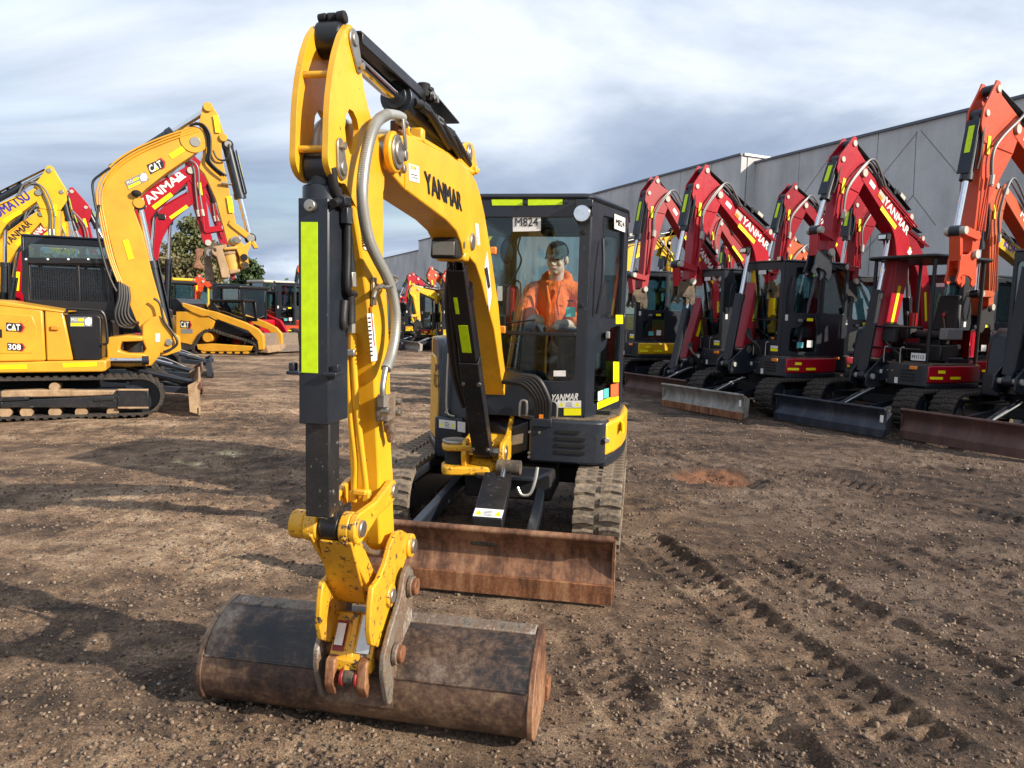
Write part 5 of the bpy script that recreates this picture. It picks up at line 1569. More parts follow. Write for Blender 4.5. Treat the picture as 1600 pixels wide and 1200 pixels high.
# the ridges of the coil
pp = smooth_path([P(a, b, x=XH) for a, b in [(605, 179), (592, 187), (583, 201), (574, 232), (568, 270), (566, 305), (569, 340), (577, 376), (590, 405), (603, 430), (612, 455), (618, 490), (617, 525), (611, 555), (603, 577)]], 14)
cl = MB()
for i in range(0, len(pp) - 1):
    a, b = pp[i], pp[i + 1]
    for k in range(max(1, int((b - a).length / 0.0062))):
        t = k / max(1, int((b - a).length / 0.0062))
        c = a.lerp(b, t)
        d = (b - a).normalized() * 0.0016
        cl.tube([c - d, c + d], 0.0197, 12)
o_ = cl.build('hose_coil', 'coil', rt)
o_['kind'] = 'stuff'
tpx([(603, 575), (600, 590), (598, 606), (598, 618)], XH, 0.011, 'steel', 'pipe')
e = P(603, 637, x=XH - 0.02)
MB().box(e, (0.05, 0.085, 0.095)).build('valve_block', 'bare' if 'bare' in M else 'plate', rt, 0.006)
e2 = P(598, 616, x=XH - 0.01)
MB().cyl(e2, e2 + Vector((0, 0, -0.045)), 0.02, seg=6).build('pipe_fitting', 'steel', rt)
for p in ((601, 643), (620, 628), (620, 645)):
    e = P(*p, x=XH)
    MB().cyl((XH - 0.01, e.y, e.z), (XH + 0.018, e.y, e.z), 0.013, seg=8).build('bolt', 'steel', rt)
tpx([(607, 660), (609, 672), (612, 688)], XH - 0.02, [0.022] * 7 + [0.017] * 6, 'plate', 'coupling')
tpx([(596, 447), (603, 449), (614, 446), (620, 438), (617, 433), (610, 431)], XH + 0.01, 0.007, 'steel', 'hose_ring')
tpx([(583, 466), (589, 452), (600, 444)], XR + 0.02, 0.008, 'steel', 'ring_bracket')
e = P(581, 455, x=XS)
MB().box((XS + 0.008, e.y, e.z), (0.012, 0.03, 0.10)).build('ring_bracket', 'steel', rt, 0.003)
# tap above the boom tip
e = P(623, 187, x=XH)
MB().cyl(e + Vector((0, 0.0, 0)), e + Vector((0.0, 0.07, 0)), 0.016, seg=8).build('pipe_fitting', 'steel', rt)
e = P(621, 200, x=XH - 0.03)
MB().box(e, (0.04, 0.06, 0.045)).build('tap_body', 'rustedge', rt, 0.006)
a, b = P(630, 185, x=XH + 0.02), P(634, 234, x=XH + 0.02)
MB().bar(a, b, 0.01, 0.022).build('tap_handle', 'steel', rt, 0.004)
e = P(620, 215, x=XB + 0.05)
MB().ell(e, (0.03, 0.06, 0.03), 12, 8).build('hose_elbow', 'hose', rt)
tpx([(510, 300), (497, 262), (494, 225), (502, 200), (525, 190), (560, 205), (610, 212)], XB - 0.04, 0.022, 'coil')

# linkage, hitch and bucket ---------------------------------------------
XK = XS + 0.032
knee = P(614, 767, x=XK)
lk = P(563, 826, x=XK)
en = P(634, 852, x=XK)
cpn = P(603, 930, x=XK)
def link2(a, b, ra, rb, x0, x1, mat, name, mid=0.7):
    a, b = Vector((a.y, a.z)), Vector((b.y, b.z))
    d = (b - a)
    an_ = math.atan2(d.y, d.x)
    n_ = Vector((-math.sin(an_), math.cos(an_)))
    pts = [tuple(a + Vector((math.cos(t), math.sin(t))) * ra) for t in [an_ + PI / 2 + PI * k / 9 for k in range(10)]]
    pts.append(tuple(a.lerp(b, 0.5) - n_ * min(ra, rb) * mid))
    pts += [tuple(b + Vector((math.cos(t), math.sin(t))) * rb) for t in [an_ - PI / 2 + PI * k / 9 for k in range(10)]]
    pts.append(tuple(a.lerp(b, 0.5) + n_ * min(ra, rb) * mid))
    return MB().yz(pts, x0, x1).build(name, mat, rt, 0.006)
for x0, x1 in ((XS + 0.006, XS + 0.034), (XS - 0.16, XS - 0.132)):
    link2(lk, knee, 0.055, 0.043, x0, x1, 'yellow_worn', 'rocker_link')
for p, r, xa, xb_ in ((lk, 0.030, XS - 0.19, XS + 0.046), (knee, 0.028, XS - 0.17, XS + 0.044), (en, 0.030, XS - 0.18, XS + 0.075), (cpn, 0.028, XS - 0.16, XS + 0.066)):
    MB().cyl((xa, p.y, p.z), (xb_, p.y, p.z), r, seg=18).build('pin', 'steel', rt, 0.004)
MB().cyl((XS - 0.215, lk.y, lk.z), (XS - 0.16, lk.y, lk.z), 0.05, seg=20).build('pin_boss', 'yellow_worn', rt, 0.006)
MB().cyl((XS - 0.03, lk.y, lk.z), (XS + 0.008, lk.y, lk.z), 0.056, seg=22).build('pin_boss', 'yellow_worn', rt, 0.006)
MB().cyl((XS - 0.15, lk.y, lk.z), (XS - 0.11, lk.y, lk.z), 0.054, seg=22).build('pin_boss', 'yellow_worn', rt, 0.006)
MB().cyl((XB - 0.034, lk.y, lk.z), (XB + 0.03, lk.y, lk.z), 0.052, seg=22).build('rod_eye', 'black', rt, 0.006)
MB().bar((XB, lk.y - 0.01, lk.z), (XB, lk.y - 0.01, lk.z + 0.09), 0.05, 0.07).build('rod_end', 'scratched', rt, 0.008)
MB().cyl((XS + 0.03, en.y, en.z), (XS + 0.062, en.y, en.z), 0.05, seg=22).build('pin_boss', 'yellow_worn', rt, 0.006)
MB().cyl((XS + 0.03, cpn.y, cpn.z), (XS + 0.058, cpn.y, cpn.z), 0.046, seg=22).build('pin_boss', 'yellow_worn', rt, 0.006)
# broad front link
def v3(px, py, y): return P(px, py, y=y)
yl1, yl2 = lk.y - 0.05, cpn.y - 0.05
fl = [v3(498, 845, yl1), v3(549, 850, yl1), v3(572, 942, yl2), v3(516, 938, yl2)]
nrm = Vector((0, 0.012, 0.004))
MB().hexa(fl, [p + nrm for p in fl]).build('bucket_link', 'yellow_worn', rt, 0.004)
wl = [v3(549, 850, yl1), v3(571, 925, yl2), v3(578, 895, yl2 + 0.10), v3(556, 840, yl1 + 0.07)]
tx = XS - 0.012
MB().yz([(yl1 - 0.012, lk.z - 0.02), (yl1 + 0.05, lk.z + 0.02), (yl1 + 0.10, lk.z - 0.03), (yl2 + 0.07, cpn.z + 0.03), (yl2 + 0.0, cpn.z - 0.02), (yl2 - 0.012, cpn.z + 0.02)], XS - 0.014, XS + 0.002).build('link_web', 'yellow_worn', rt, 0.004)
MB().yz([(yl1 - 0.012, lk.z - 0.02), (yl1 + 0.05, lk.z + 0.02), (yl1 + 0.10, lk.z - 0.03), (yl2 + 0.07, cpn.z + 0.03), (yl2 + 0.0, cpn.z - 0.02), (yl2 - 0.012, cpn.z + 0.02)], XS - 0.135, XS - 0.12).build('link_web', 'yellow_worn', rt, 0.004)
MB().cyl((XS - 0.13, cpn.y, cpn.z), (XS + 0.0, cpn.y, cpn.z), 0.042, seg=20).build('link_boss', 'yellow_worn', rt, 0.006)
MB().cyl((XS - 0.13, en.y, en.z), (XS + 0.0, en.y, en.z), 0.046, seg=20).build('stick_end_boss', 'dark', rt, 0.006)
tpx([(566, 850), (575, 860), (587, 864), (596, 862)], XS + 0.0, 0.011, 'steel', 'hose')
# quick hitch cheeks
chk_px = [(626, 828), (633, 832), (636, 845), (634, 868), (622, 900), (618, 925), (612, 950), (606, 975), (600, 1000), (590, 1012), (578, 1008), (575, 985), (577, 945), (580, 918), (590, 905), (600, 880), (608, 850), (616, 832)]
chk = F.yz(chk_px, XK + 0.008)
for x0, lab in ((XK - 0.006, 0), (XS - 0.166, 1)):
    MB().yz(chk, x0, x0 + 0.022).build('quick_hitch', 'yellow_worn', rt, 0.005)
hy, hz = cpn.y, cpn.z
MB().hexa([(XS - 0.144, hy - 0.03, hz - 0.115), (XS + 0.026, hy - 0.03, hz - 0.115), (XS + 0.026, hy + 0.12, hz - 0.17), (XS - 0.144, hy + 0.12, hz - 0.17)],
          [(XS - 0.144, hy - 0.03, hz - 0.085), (XS + 0.026, hy - 0.03, hz - 0.085), (XS + 0.026, hy + 0.12, hz - 0.14), (XS - 0.144, hy + 0.12, hz - 0.14)]).build('hitch_floor', 'yellow_worn', rt, 0.004)
fy = hy - 0.075
MB().hexa([(XS - 0.144, fy - 0.055, hz - 0.20), (XS + 0.026, fy - 0.055, hz - 0.20), (XS + 0.026, fy - 0.03, hz - 0.21), (XS - 0.144, fy - 0.03, hz - 0.21)],
          [(XS - 0.144, fy + 0.035, hz - 0.065), (XS + 0.026, fy + 0.035, hz - 0.065), (XS + 0.026, fy + 0.06, hz - 0.07), (XS - 0.144, fy + 0.06, hz - 0.07)]).build('hitch_front', 'yellow_worn', rt, 0.004)
u_ = Vector((0.05, 0, 0)); v_ = Vector((0, 0.075, 0.115))
s1 = sticker(Vector((XS - 0.135, fy - 0.048, hz - 0.182)), u_ * 0.9, v_ * 0.8, 'darkred', rt)
sticker(Vector((XS - 0.128, fy - 0.046, hz - 0.160)), u_ * 0.66, v_ * 0.58, 'white', s1, 'print', 0.003)
sticker(Vector((XS - 0.04, fy - 0.048, hz - 0.182)), u_, v_, 'silver', rt)
MB().hexa([(XS - 0.080, fy - 0.085, hz - 0.25), (XS - 0.048, fy - 0.085, hz - 0.25), (XS - 0.048, fy - 0.04, hz - 0.25), (XS - 0.080, fy - 0.04, hz - 0.25)],
          [(XS - 0.076, fy + 0.02, hz - 0.06), (XS - 0.052, fy + 0.02, hz - 0.06), (XS - 0.052, fy + 0.05, hz - 0.06), (XS - 0.076, fy + 0.05, hz - 0.06)]).build('hitch_rib', 'yellow_worn', rt, 0.006)
MB().box((XB + 0.005, fy - 0.045, hz - 0.225), (0.175, 0.05, 0.055)).build('hitch_beam', 'yellow_worn', rt, 0.012)
for x in (XS - 0.125, XS + 0.0):
    MB().yz(rounded([(fy - 0.03, hz - 0.19), (fy - 0.085, hz - 0.20), (fy - 0.10, hz - 0.29), (fy - 0.07, hz - 0.345), (fy - 0.055, hz - 0.30), (fy - 0.03, hz - 0.26)], 0.01, 2), x - 0.019, x + 0.019).build('hitch_hook', 'rustedge', rt, 0.007)
MB().cyl((XS - 0.075, fy - 0.07, hz - 0.265), (XS - 0.03, fy - 0.07, hz - 0.265), 0.030, seg=18).build('hitch_wedge', 'mud', rt, 0.006)
MB().cyl((XS - 0.088, fy - 0.07, hz - 0.268), (XS - 0.072, fy - 0.07, hz - 0.268), 0.033, seg=18).build('hitch_ring', 'darkred', rt, 0.004)
MB().cyl((XS - 0.03, fy - 0.07, hz - 0.268), (XS - 0.018, fy - 0.07, hz - 0.268), 0.033, seg=18).build('hitch_ring', 'darkred', rt, 0.004)

# the mud bucket
bx0_, bx1_ = -0.740, 0.592
prof = [(-2.83, 0.352), (-2.90, 0.348), (-2.965, 0.330), (-3.02, 0.298), (-3.062, 0.256), (-3.088, 0.21)]
belly = [(-3.088, 0.21), (-3.104, 0.15), (-3.104, 0.09), (-3.086, 0.04), (-3.045, 0.006), (-2.98, -0.006), (-2.85, -0.008), (-2.70, -0.004)]
def shell(pts, name, mat, t=0.014, mb=None):
    inn = []
    for i, p in enumerate(pts):
        a, b = pts[max(0, i - 1)], pts[min(len(pts) - 1, i + 1)]
        d = Vector((b[0] - a[0], b[1] - a[1])).normalized()
        inn.append((p[0] - d.y * t, p[1] + d.x * t))
    m = MB()
    m.yz(pts + inn[::-1], bx0_, bx1_)
    return m.build(name, mat, rt, 0.002)
bk = shell(prof, 'bucket', 'bucketst')
bb = MB()
inn = [(p[0] + 0.012, p[1] + 0.004) for p in belly]
bl_ = MB().yz([(a - 0.006 if i < 3 else a, b) for i, (a, b) in enumerate(belly)] + inn[::-1], bx0_, bx1_).build('bucket_belly', 'bucketlow', rt, 0.003)
for x, s2 in ((bx0_, -1), (bx1_, 1)):
    MB().yz([(-2.82, 0.362)] + [(a - 0.008, b) for a, b in prof[1:]] + [(a - 0.012, b) for a, b in belly[1:4]] + [(-3.05, 0.0), (-2.98, -0.012), (-2.74, -0.012), (-2.68, 0.02), (-2.72, 0.12), (-2.79, 0.30)], x - 0.012 + s2 * 0.008, x + 0.012 + s2 * 0.008).build('bucket_cheek', 'rust' if s2 > 0 else 'bucketlow', rt, 0.004)
MB().box((bx1_ + 0.02, -2.70, 0.03), (0.03, 0.10, 0.07)).build('side_cutter', 'rustedge', rt, 0.006)
MB().hexa([(bx0_ + 0.01, -2.822, 0.345), (bx1_ - 0.01, -2.822, 0.345), (bx1_ - 0.01, -2.895, 0.345), (bx0_ + 0.01, -2.895, 0.345)],
          [(bx0_ + 0.01, -2.822, 0.361), (bx1_ - 0.01, -2.822, 0.361), (bx1_ - 0.01, -2.892, 0.355), (bx0_ + 0.01, -2.892, 0.355)]).build('bucket_lip', 'plate', rt, 0.003)
MB().tube([(bx0_ + 0.01, -3.094, 0.212), (bx1_ - 0.01, -3.094, 0.212)], 0.005, 6).build('weld_seam', 'bucketst', rt)
# bucket ears with their pins
ears = [(-2.86, 0.55), (-2.92, 0.60), (-2.98, 0.58), (-3.02, 0.50), (-3.13, 0.42), (-3.20, 0.35), (-3.205, 0.28), (-3.175, 0.20), (-3.15, 0.13), (-3.09, 0.12), (-3.05, 0.22), (-2.98, 0.30), (-2.88, 0.34)]
for x in (XS + 0.075, XS - 0.185):
    MB().yz(rounded(ears, 0.02, 2), x - 0.011, x + 0.011).build('bucket_ear', 'plate', rt, 0.005)
MB().hexa([(XS - 0.19, -3.118, 0.10), (XS + 0.09, -3.118, 0.10), (XS + 0.09, -3.108, 0.10), (XS - 0.19, -3.108, 0.10)],
          [(XS - 0.19, -3.085, 0.27), (XS + 0.09, -3.085, 0.27), (XS + 0.09, -3.065, 0.27), (XS - 0.19, -3.065, 0.27)]).build('wear_plate', 'bucketlow', rt, 0.003)
for y, z in ((-2.93, 0.515), (-3.10, 0.315)):
    MB().cyl((XS - 0.20, y, z), (XS + 0.125, y, z), 0.033, seg=20).build('bucket_pin', 'rustedge', rt, 0.005)
    MB().cyl((XS + 0.088, y, z), (XS + 0.108, y, z), 0.042, seg=20).build('pin_boss', 'plate', rt, 0.004)

# dress the cab ----------------------------------------------------------
yc = CB['yy']
def fc(px, py, d=0.0): return P(px, py, y=yc - d)
for a, b, c in (((769, 321), (817, 321), (768, 310)), ((825, 321), (879, 320), (825, 309))):
    sticker(fc(*a, 0.002), fc(*b, 0.002) - fc(*a, 0.002), fc(*c, 0.002) - fc(*a, 0.002), 'tape', rt, 'reflective_tape')
for px in ((821, 317), (884, 315)):
    e = fc(*px)
    MB().cyl((e.x, yc - 0.02, e.z), (e.x, yc, e.z), 0.014, seg=10).build('roof_bolt', 'slate', rt)
# lamp and its bracket
e = fc(911, 337)
MB().box((e.x + 0.01, yc - 0.035, e.z + 0.075), (0.12, 0.07, 0.05)).build('lamp_bracket', 'slate', rt, 0.005)
MB().box((e.x + 0.065, yc - 0.03, e.z + 0.045), (0.008, 0.06, 0.10)).build('lamp_bracket', 'slate', rt, 0.003)
wl_ = MB().cyl((e.x, yc - 0.11, e.z), (e.x, yc - 0.04, e.z), 0.064, 0.045, seg=28).build('work_lamp', 'slate', rt, 0.006)
MB().cyl((e.x, yc - 0.116, e.z), (e.x, yc - 0.108, e.z), 0.055, seg=28).build('lamp_glass', 'lens', wl_, 0.003)
def plate_sign(o, u, v, txt, par):
    n = u.cross(v).normalized()
    st = sticker(o, u, v, 'white', par, 'number_sign', 0.004)
    text3(txt, o + n * 0.005 + u * 0.09 + v * 0.27, u * 0.82, v * 0.46, 'ink', st, bold=0.02)
    return st
o = fc(801.5, 362, -0.012)
plate_sign(o, fc(845, 361, -0.012) - o, fc(801.5, 333, -0.012) - o, 'M824', rt)
A_, u_, n_ = CB['A'], CB['u'], CB['n']
def dp(px, py, d=0.004): return F.plane(px, py, A_ + n_ * d, n_)
o = dp(959.5, 357)
plate_sign(o, dp(976, 363) - o, dp(959.5, 334) - o, 'M824', rt)
def dst(a, b, c, mat, name='sticker'):
    o = dp(*a)
    return sticker(o, dp(*b) - o, dp(*c) - o, mat, rt, name)
dst((933, 640), (966, 626), (933, 629), 'tapey', 'reflective_tape')
dst((934, 627), (942, 624), (934, 612), 'white')
dst((943, 623), (951, 621), (943, 608), 'teal')
dst((954, 622), (966, 619), (954, 601), 'orsticker')
dst((958, 597), (967, 597), (958, 565), 'tapey')
dst((962, 506), (973, 506), (962, 492), 'tapey')
# clips and stickers on the glass
for px in ((771, 392), (785, 515)):
    e = fc(*px)
    MB().box((e.x, yc - 0.012, e.z), (0.05, 0.03, 0.055)).build('window_clip', 'lampor', rt, 0.008)
s_ = sticker(fc(884, 495, -0.014), fc(899, 495, -0.014) - fc(884, 495, -0.014), fc(884, 480, -0.014) - fc(884, 495, -0.014), 'teal', rt)
s_ = sticker(fc(777, 470, -0.014), fc(785, 470, -0.014) - fc(777, 470, -0.014), fc(777, 447, -0.014) - fc(777, 470, -0.014), 'cream', rt)
s_ = sticker(fc(865, 588, -0.014), fc(884, 588, -0.014) - fc(865, 588, -0.014), fc(865, 579, -0.014) - fc(865, 588, -0.014), 'white', rt)
for px in ((912, 363), (908, 477)):
    e = fc(*px)
    MB().cyl((e.x, yc - 0.02, e.z), (e.x, yc, e.z), 0.017, seg=12).build('grommet', 'dark', rt, 0.004)
o = fc(860, 627, 0.002)
text3('YANMAR', o, fc(903, 625, 0.002) - o, fc(860, 616, 0.002) - o, 'white', rt, bold=0.06, slant=0.06)
o = fc(871, 637, 0.002)
warning(o, fc(908, 637, 0.002) - o, fc(871, 626, 0.002) - o, rt)
o = fc(881, 649, 0.002)
st = sticker(o, fc(908, 649, 0.002) - o, fc(881, 638, 0.002) - o, 'tapey', rt)
for px, nm in (((885, 647), 0), ((905, 647), 1)):
    pass
# rubber seal line round the lower window and a wiper
MB().tube([fc(790, 505, 0.01), fc(835, 500, 0.012)], 0.006, 6).build('wiper_arm', 'black', rt)
# handrails on the nose, hose bundle, stickers
for pth in ([(858, 640), (859, 620), (862, 635)],):
    pass
def rail(x0, x1, y, z0, z1, nm='handrail', mat='steel'):
    MB().tube(smooth_path([(x0, y, z0), (x0, y, z1 - 0.03), (x0 + (x1 - x0) * 0.25, y, z1), (x1 - (x1 - x0) * 0.2, y, z1), (x1, y, z1 - 0.03), (x1, y, z0)], 5), 0.0095, 8).build(nm, mat, rt)
rail(0.32, 0.385, -0.60, 0.88, 0.99)
rail(0.12, 0.17, -0.60, 0.88, 0.99)
MB().tube(smooth_path([(-0.40, -0.45, 0.83), (-0.455, -0.46, 0.86), (-0.46, -0.46, 1.05), (-0.455, -0.45, 1.30)], 4), 0.009, 8).build('handrail', 'steel', rt)
for k in range(5):
    a = 0.05 * k
    MB().tube(smooth_path([(-0.10 + 0.02 * k, -0.50, 1.12 + 0.02 * k), (0.02 + 0.02 * k, -0.66, 1.13 + 0.012 * k), (0.15 + 0.025 * k, -0.69, 1.12 + 0.01 * k), (0.24 + 0.022 * k, -0.68, 1.03), (0.255 + 0.02 * k, -0.66, 0.94), (0.25 + 0.018 * k, -0.64, 0.85)], 6), 0.022, 10).build('hose', 'hose', rt)
MB().box((0.29, -0.665, 0.85), (0.14, 0.03, 0.06)).build('hose_plate', 'slate', rt, 0.006)
MB().box((0.285, -0.66, 0.895), (0.03, 0.03, 0.03)).build('cable_tie', 'lampor', rt)
nf = F.plane
def nose(px, py, d=0.003): return P(px, py, y=-0.60 - d)
o = nose(798, 696)
st = sticker(o, nose(817, 692) - o, nose(799, 681) - o, 'cream', rt)
hf = -0.437
def hd_(px, py): return P(px, py, y=hf - 0.003)
o = hd_(686, 668)
warning(o, hd_(712, 671) - o, hd_(686, 655) - o, rt)
o = hd_(715, 674)
s_ = sticker(o, hd_(727, 676) - o, hd_(715, 658) - o, 'white', rt)
e = hd_(698, 644)
MB().cyl((e.x, hf - 0.012, e.z), (e.x, hf + 0.04, e.z), 0.014, seg=10).build('bolt', 'steel', rt, 0.003)
# side skirt: lamp mark and yellow notice
o = F.plane(952, 672, Vector((0.80, -0.43, 0)), Vector((0.95, -0.3, 0)))
MB().box((0.842, -0.33, 0.80), (0.012, 0.12, 0.07), Matrix.Rotation(R(12), 3, 'Z')).build('notice', 'tapey', rt)
e = P(930, 692, y=-0.62)
MB().cyl((0.735, -0.60, 0.74), (0.75, -0.625, 0.74), 0.02, seg=12).build('bolt', 'steel', rt, 0.003)
# left panel writing
A2 = Vector((-0.548, -0.395, 0)); B2 = Vector((-0.76, 0.12, 0))
u2 = (A2 - B2).normalized()
n2 = Vector((-(B2 - A2).normalized().y, (B2 - A2).normalized().x, 0))
o = A2 + n2 * 0.002 - u2 * 0.30 + Vector((0, 0, 1.02))
text3('ViO', o, u2 * 0.24, Vector((0, 0, 0.11)), 'ink', rt, bold=0.02, slant=0.1)
MB().cyl(A2 - u2 * 0.16 + Vector((0, 0, 1.17)), A2 - u2 * 0.16 + Vector((0, 0, 1.17)) + n2 * 0.004, 0.035, seg=20).build('round_badge', 'inkblue', rt)
# inside the cab
seat(F, 0.27, 0.24, 0.90)
consoles(F, 0.27, 0.10, 0.92)
MB().box((-0.13, -0.15, 1.30), (0.10, 0.2, 0.32)).build('side_console', 'seat', rt, 0.02)
mir = MB().ell((-0.04, -0.40, 2.06), (0.055, 0.02, 0.09), 18, 12).build('mirror', 'slate', rt)
MB().tube(smooth_path([(0.06, -0.42, 2.16), (0.04, -0.40, 2.08), (0.05, -0.3, 2.0), (0.0, -0.25, 1.90), (-0.06, -0.2, 1.82), (-0.12, -0.1, 1.84)], 6), 0.007, 6).build('coil_cord', 'hose', rt)
ex = bpy.data.objects.new('fire_extinguisher', None)
COL.objects.link(ex)
ex.matrix_world = rt.matrix_world
ex.location, ex.rotation_euler = rt.location + Matrix.Rotation(R(-10), 3, 'Z') @ Vector((-0.12, 0.35, 1.50)), (0, 0, R(-10))
tag(ex, 'red fire extinguisher fixed inside the cab of the foreground excavator', 'fire extinguisher')
b_ = MB().cyl((0, 0, 0), (0, 0, 0.30), 0.055, seg=20)
b_.ell((0, 0, 0.30), (0.055, 0.055, 0.05), 18, 8)
b_.build('cylinder_bottle', 'ext', ex, 0.004)
MB().cyl((0, 0, 0.34), (0, 0, 0.39), 0.02, seg=12).build('valve', 'dark', ex)
MB().tube(smooth_path([(0, 0, 0.38), (0.06, -0.02, 0.36), (0.07, -0.03, 0.2), (0.062, -0.02, 0.08)], 4), 0.008, 6).build('hose', 'hose', ex)

# ------------------------------------------------------------------ the man in the cab
def mk_skin():
    m, t, b = nmat('skin')
    n = tnoise(t, 18, 4, 0.6, tobj(t))
    t.links.new(tramp(t, n, [(0.35, (0.56, 0.30, 0.22)), (0.65, (0.70, 0.42, 0.32))]), b.inputs['Base Color'])
    b.inputs['Roughness'].default_value = 0.5
    b.inputs['Subsurface Weight'].default_value = 0.08
    return m
def mk_cloth(name, rgb):
    m, t, b = nmat(name)
    v = tobj(t)
    n = tnoise(t, 14, 5, 0.6, v, 0.6)
    t.links.new(tmix(t, 1.0, rgb, tramp(t, n, [(0.3, V1(0.8)), (0.7, V1(1.1))]), 'MULTIPLY'), b.inputs['Base Color'])
    b.inputs['Roughness'].default_value = 0.8
    mp = tnode(t, 'ShaderNodeMapping')
    mp.inputs['Scale'].default_value = (1, 1, 0.35)
    mp.inputs['Rotation'].default_value = (0.3, 0.6, 0)
    t.links.new(v, mp.inputs[0])
    tbump(t, b, tnoise(t, 15, 3, 0.5, mp.outputs[0], 1.0), 0.8, 0.03)
    return m
M['skin'] = mk_skin()
M['hivis'] = mk_cloth('orange_fleece', (0.95, 0.13, 0.012))
M['denim'] = mk_cloth('dark_blue_cloth', (0.02, 0.03, 0.05))
M['capcloth'] = mk_cloth('charcoal_cap_cloth', (0.025, 0.03, 0.035))
M['hair'] = plain('short_brown_hair', (0.05, 0.03, 0.018), 0.7, bump=0.6)
pr = bpy.data.objects.new('person', None)
COL.objects.link(pr)
pr.location, pr.rotation_euler = F.root.location, (0, 0, R(-10))
tag(pr, 'man in orange hooded jumper and dark cap seated behind the windscreen of the yellow excavator', 'person')
def limb(mb, pts, rr, seg=14):
    mb.tube(smooth_path(pts, 5) if len(pts) > 2 else pts, rr if len(pts) == 2 else list(np.interp(np.arange((len(pts) - 1) * 5 + 1) / 5, range(len(pts)), rr)), seg)
    for p, r in zip(pts, rr):
        mb.ell(p, (r, r, r), 12, 8)
def melt(o, vox, it=4):
    r = o.modifiers.new('remesh', 'REMESH')
    r.mode = 'VOXEL'
    r.voxel_size = vox
    r.use_smooth_shade = True
    s = o.modifiers.new('smooth', 'SMOOTH')
    s.iterations = it
    s.factor = 0.5
hr = Matrix.Rotation(R(-14), 3, 'Z') @ Matrix.Rotation(R(8), 3, 'X')
HC = Vector((0.288, -0.04, 2.035))
def H(x, y, z): return HC + hr @ Vector((x, y, z))
b = MB()
b.ell(HC + hr @ Vector((0, 0.012, 0.02)), (0.076, 0.094, 0.100), 24, 18, hr)
b.ell(H(0, -0.022, -0.045), (0.060, 0.066, 0.072), 20, 14, hr)
b.ell(H(0, -0.060, -0.095), (0.028, 0.022, 0.020), 14, 10, hr)           # chin
b.tube([H(0, -0.083, 0.012), H(0, -0.112, -0.030), H(0, -0.098, -0.040)], [0.008, 0.013, 0.011], 10)   # nose
b.ell(H(0.010, -0.094, -0.036), (0.009, 0.010, 0.008), 10, 8, hr)
b.ell(H(-0.010, -0.094, -0.036), (0.009, 0.010, 0.008), 10, 8, hr)
for sx in (-1, 1):
    b.ell(H(sx * 0.078, 0.012, -0.010), (0.010, 0.022, 0.032), 10, 8, hr)
    b.ell(H(sx * 0.040, -0.062, -0.030), (0.022, 0.02, 0.022), 10, 8, hr)
    b.tube([H(sx * 0.012, -0.086, 0.018), H(sx * 0.048, -0.076, 0.020)], [0.009, 0.008], 8)
b.tube([H(-0.020, -0.084, -0.062), H(0, -0.092, -0.060), H(0.020, -0.084, -0.062)], [0.005, 0.008, 0.005], 8)
b.tube([H(0, 0.015, -0.06), (0.275, 0.03, 1.86), (0.27, 0.05, 1.76)], [0.052, 0.056, 0.075], 14)
limb(b, [(0.27, 0.05, 1.74), (0.27, 0.07, 1.60), (0.27, 0.10, 1.42)], [0.12, 0.13, 0.14])
for sx, sh, el, wr in ((-1, (0.10, 0.05, 1.78), (0.065, -0.10, 1.56), (0.165, -0.30, 1.575)), (1, (0.44, 0.05, 1.78), (0.50, -0.08, 1.55), (0.385, -0.30, 1.545))):
    limb(b, [sh, el, wr], [0.058, 0.046, 0.030])
    w = Vector(wr)
    d = (w - Vector(el)).normalized()
    side = Vector((-sx, 0, 0)) - d * (Vector((-sx, 0, 0)).dot(d))
    side.normalize()
    upv = d.cross(side).normalized()
    if upv.z < 0: upv = -upv
    pc = w + d * 0.05
    b.ell(pc, (0.040, 0.046, 0.020), 14, 10)
    b.tube([w, pc + d * 0.03], [0.028, 0.030], 10)
    for k, ln in enumerate((0.068, 0.078, 0.074, 0.058)):
        o = pc + d * 0.035 + side * (0.027 - 0.018 * k)
        b.tube([o, o + d * ln * 0.4 - upv * 0.004, o + d * ln * 0.62 - upv * 0.024, o + d * ln * 0.5 - upv * 0.045], [0.0095, 0.009, 0.0085, 0.0075], 8)
    t0_ = w + d * 0.02 + side * 0.024
    b.tube([t0_, t0_ + side * 0.022 + d * 0.02, t0_ + side * 0.018 + d * 0.05 - upv * 0.012], [0.013, 0.011, 0.009], 8)
for sx in (-1, 1):
    limb(b, [(0.27 + sx * 0.09, 0.12, 1.40), (0.27 + sx * 0.15, -0.28, 1.42), (0.27 + sx * 0.14, -0.36, 1.02)], [0.085, 0.06, 0.045])
    limb(b, [(0.27 + sx * 0.14, -0.36, 0.97), (0.27 + sx * 0.15, -0.48, 0.945)], [0.04, 0.03])
o = b.build('body', 'skin', pr)
melt(o, 0.0048, 3)
for sx in (-1, 1):
    MB().ell(H(sx * 0.030, -0.080, 0.000), (0.013, 0.007, 0.0055), 10, 8, hr).build('eye', 'ink', pr)
    MB().tube([H(sx * 0.014, -0.094, 0.022), H(sx * 0.032, -0.092, 0.026), H(sx * 0.050, -0.083, 0.020)], [0.003, 0.0042, 0.002], 6).build('eyebrow', 'hair', pr)
MB().tube([H(-0.022, -0.089, -0.063), H(0, -0.098, -0.0615), H(0.022, -0.089, -0.063)], [0.0015, 0.003, 0.0015], 6).build('mouth', 'inkred', pr)
b = MB()
b.ell(H(0, 0.020, 0.018), (0.081, 0.093, 0.092), 22, 14, hr)
o = b.build('hair', 'hair', pr)
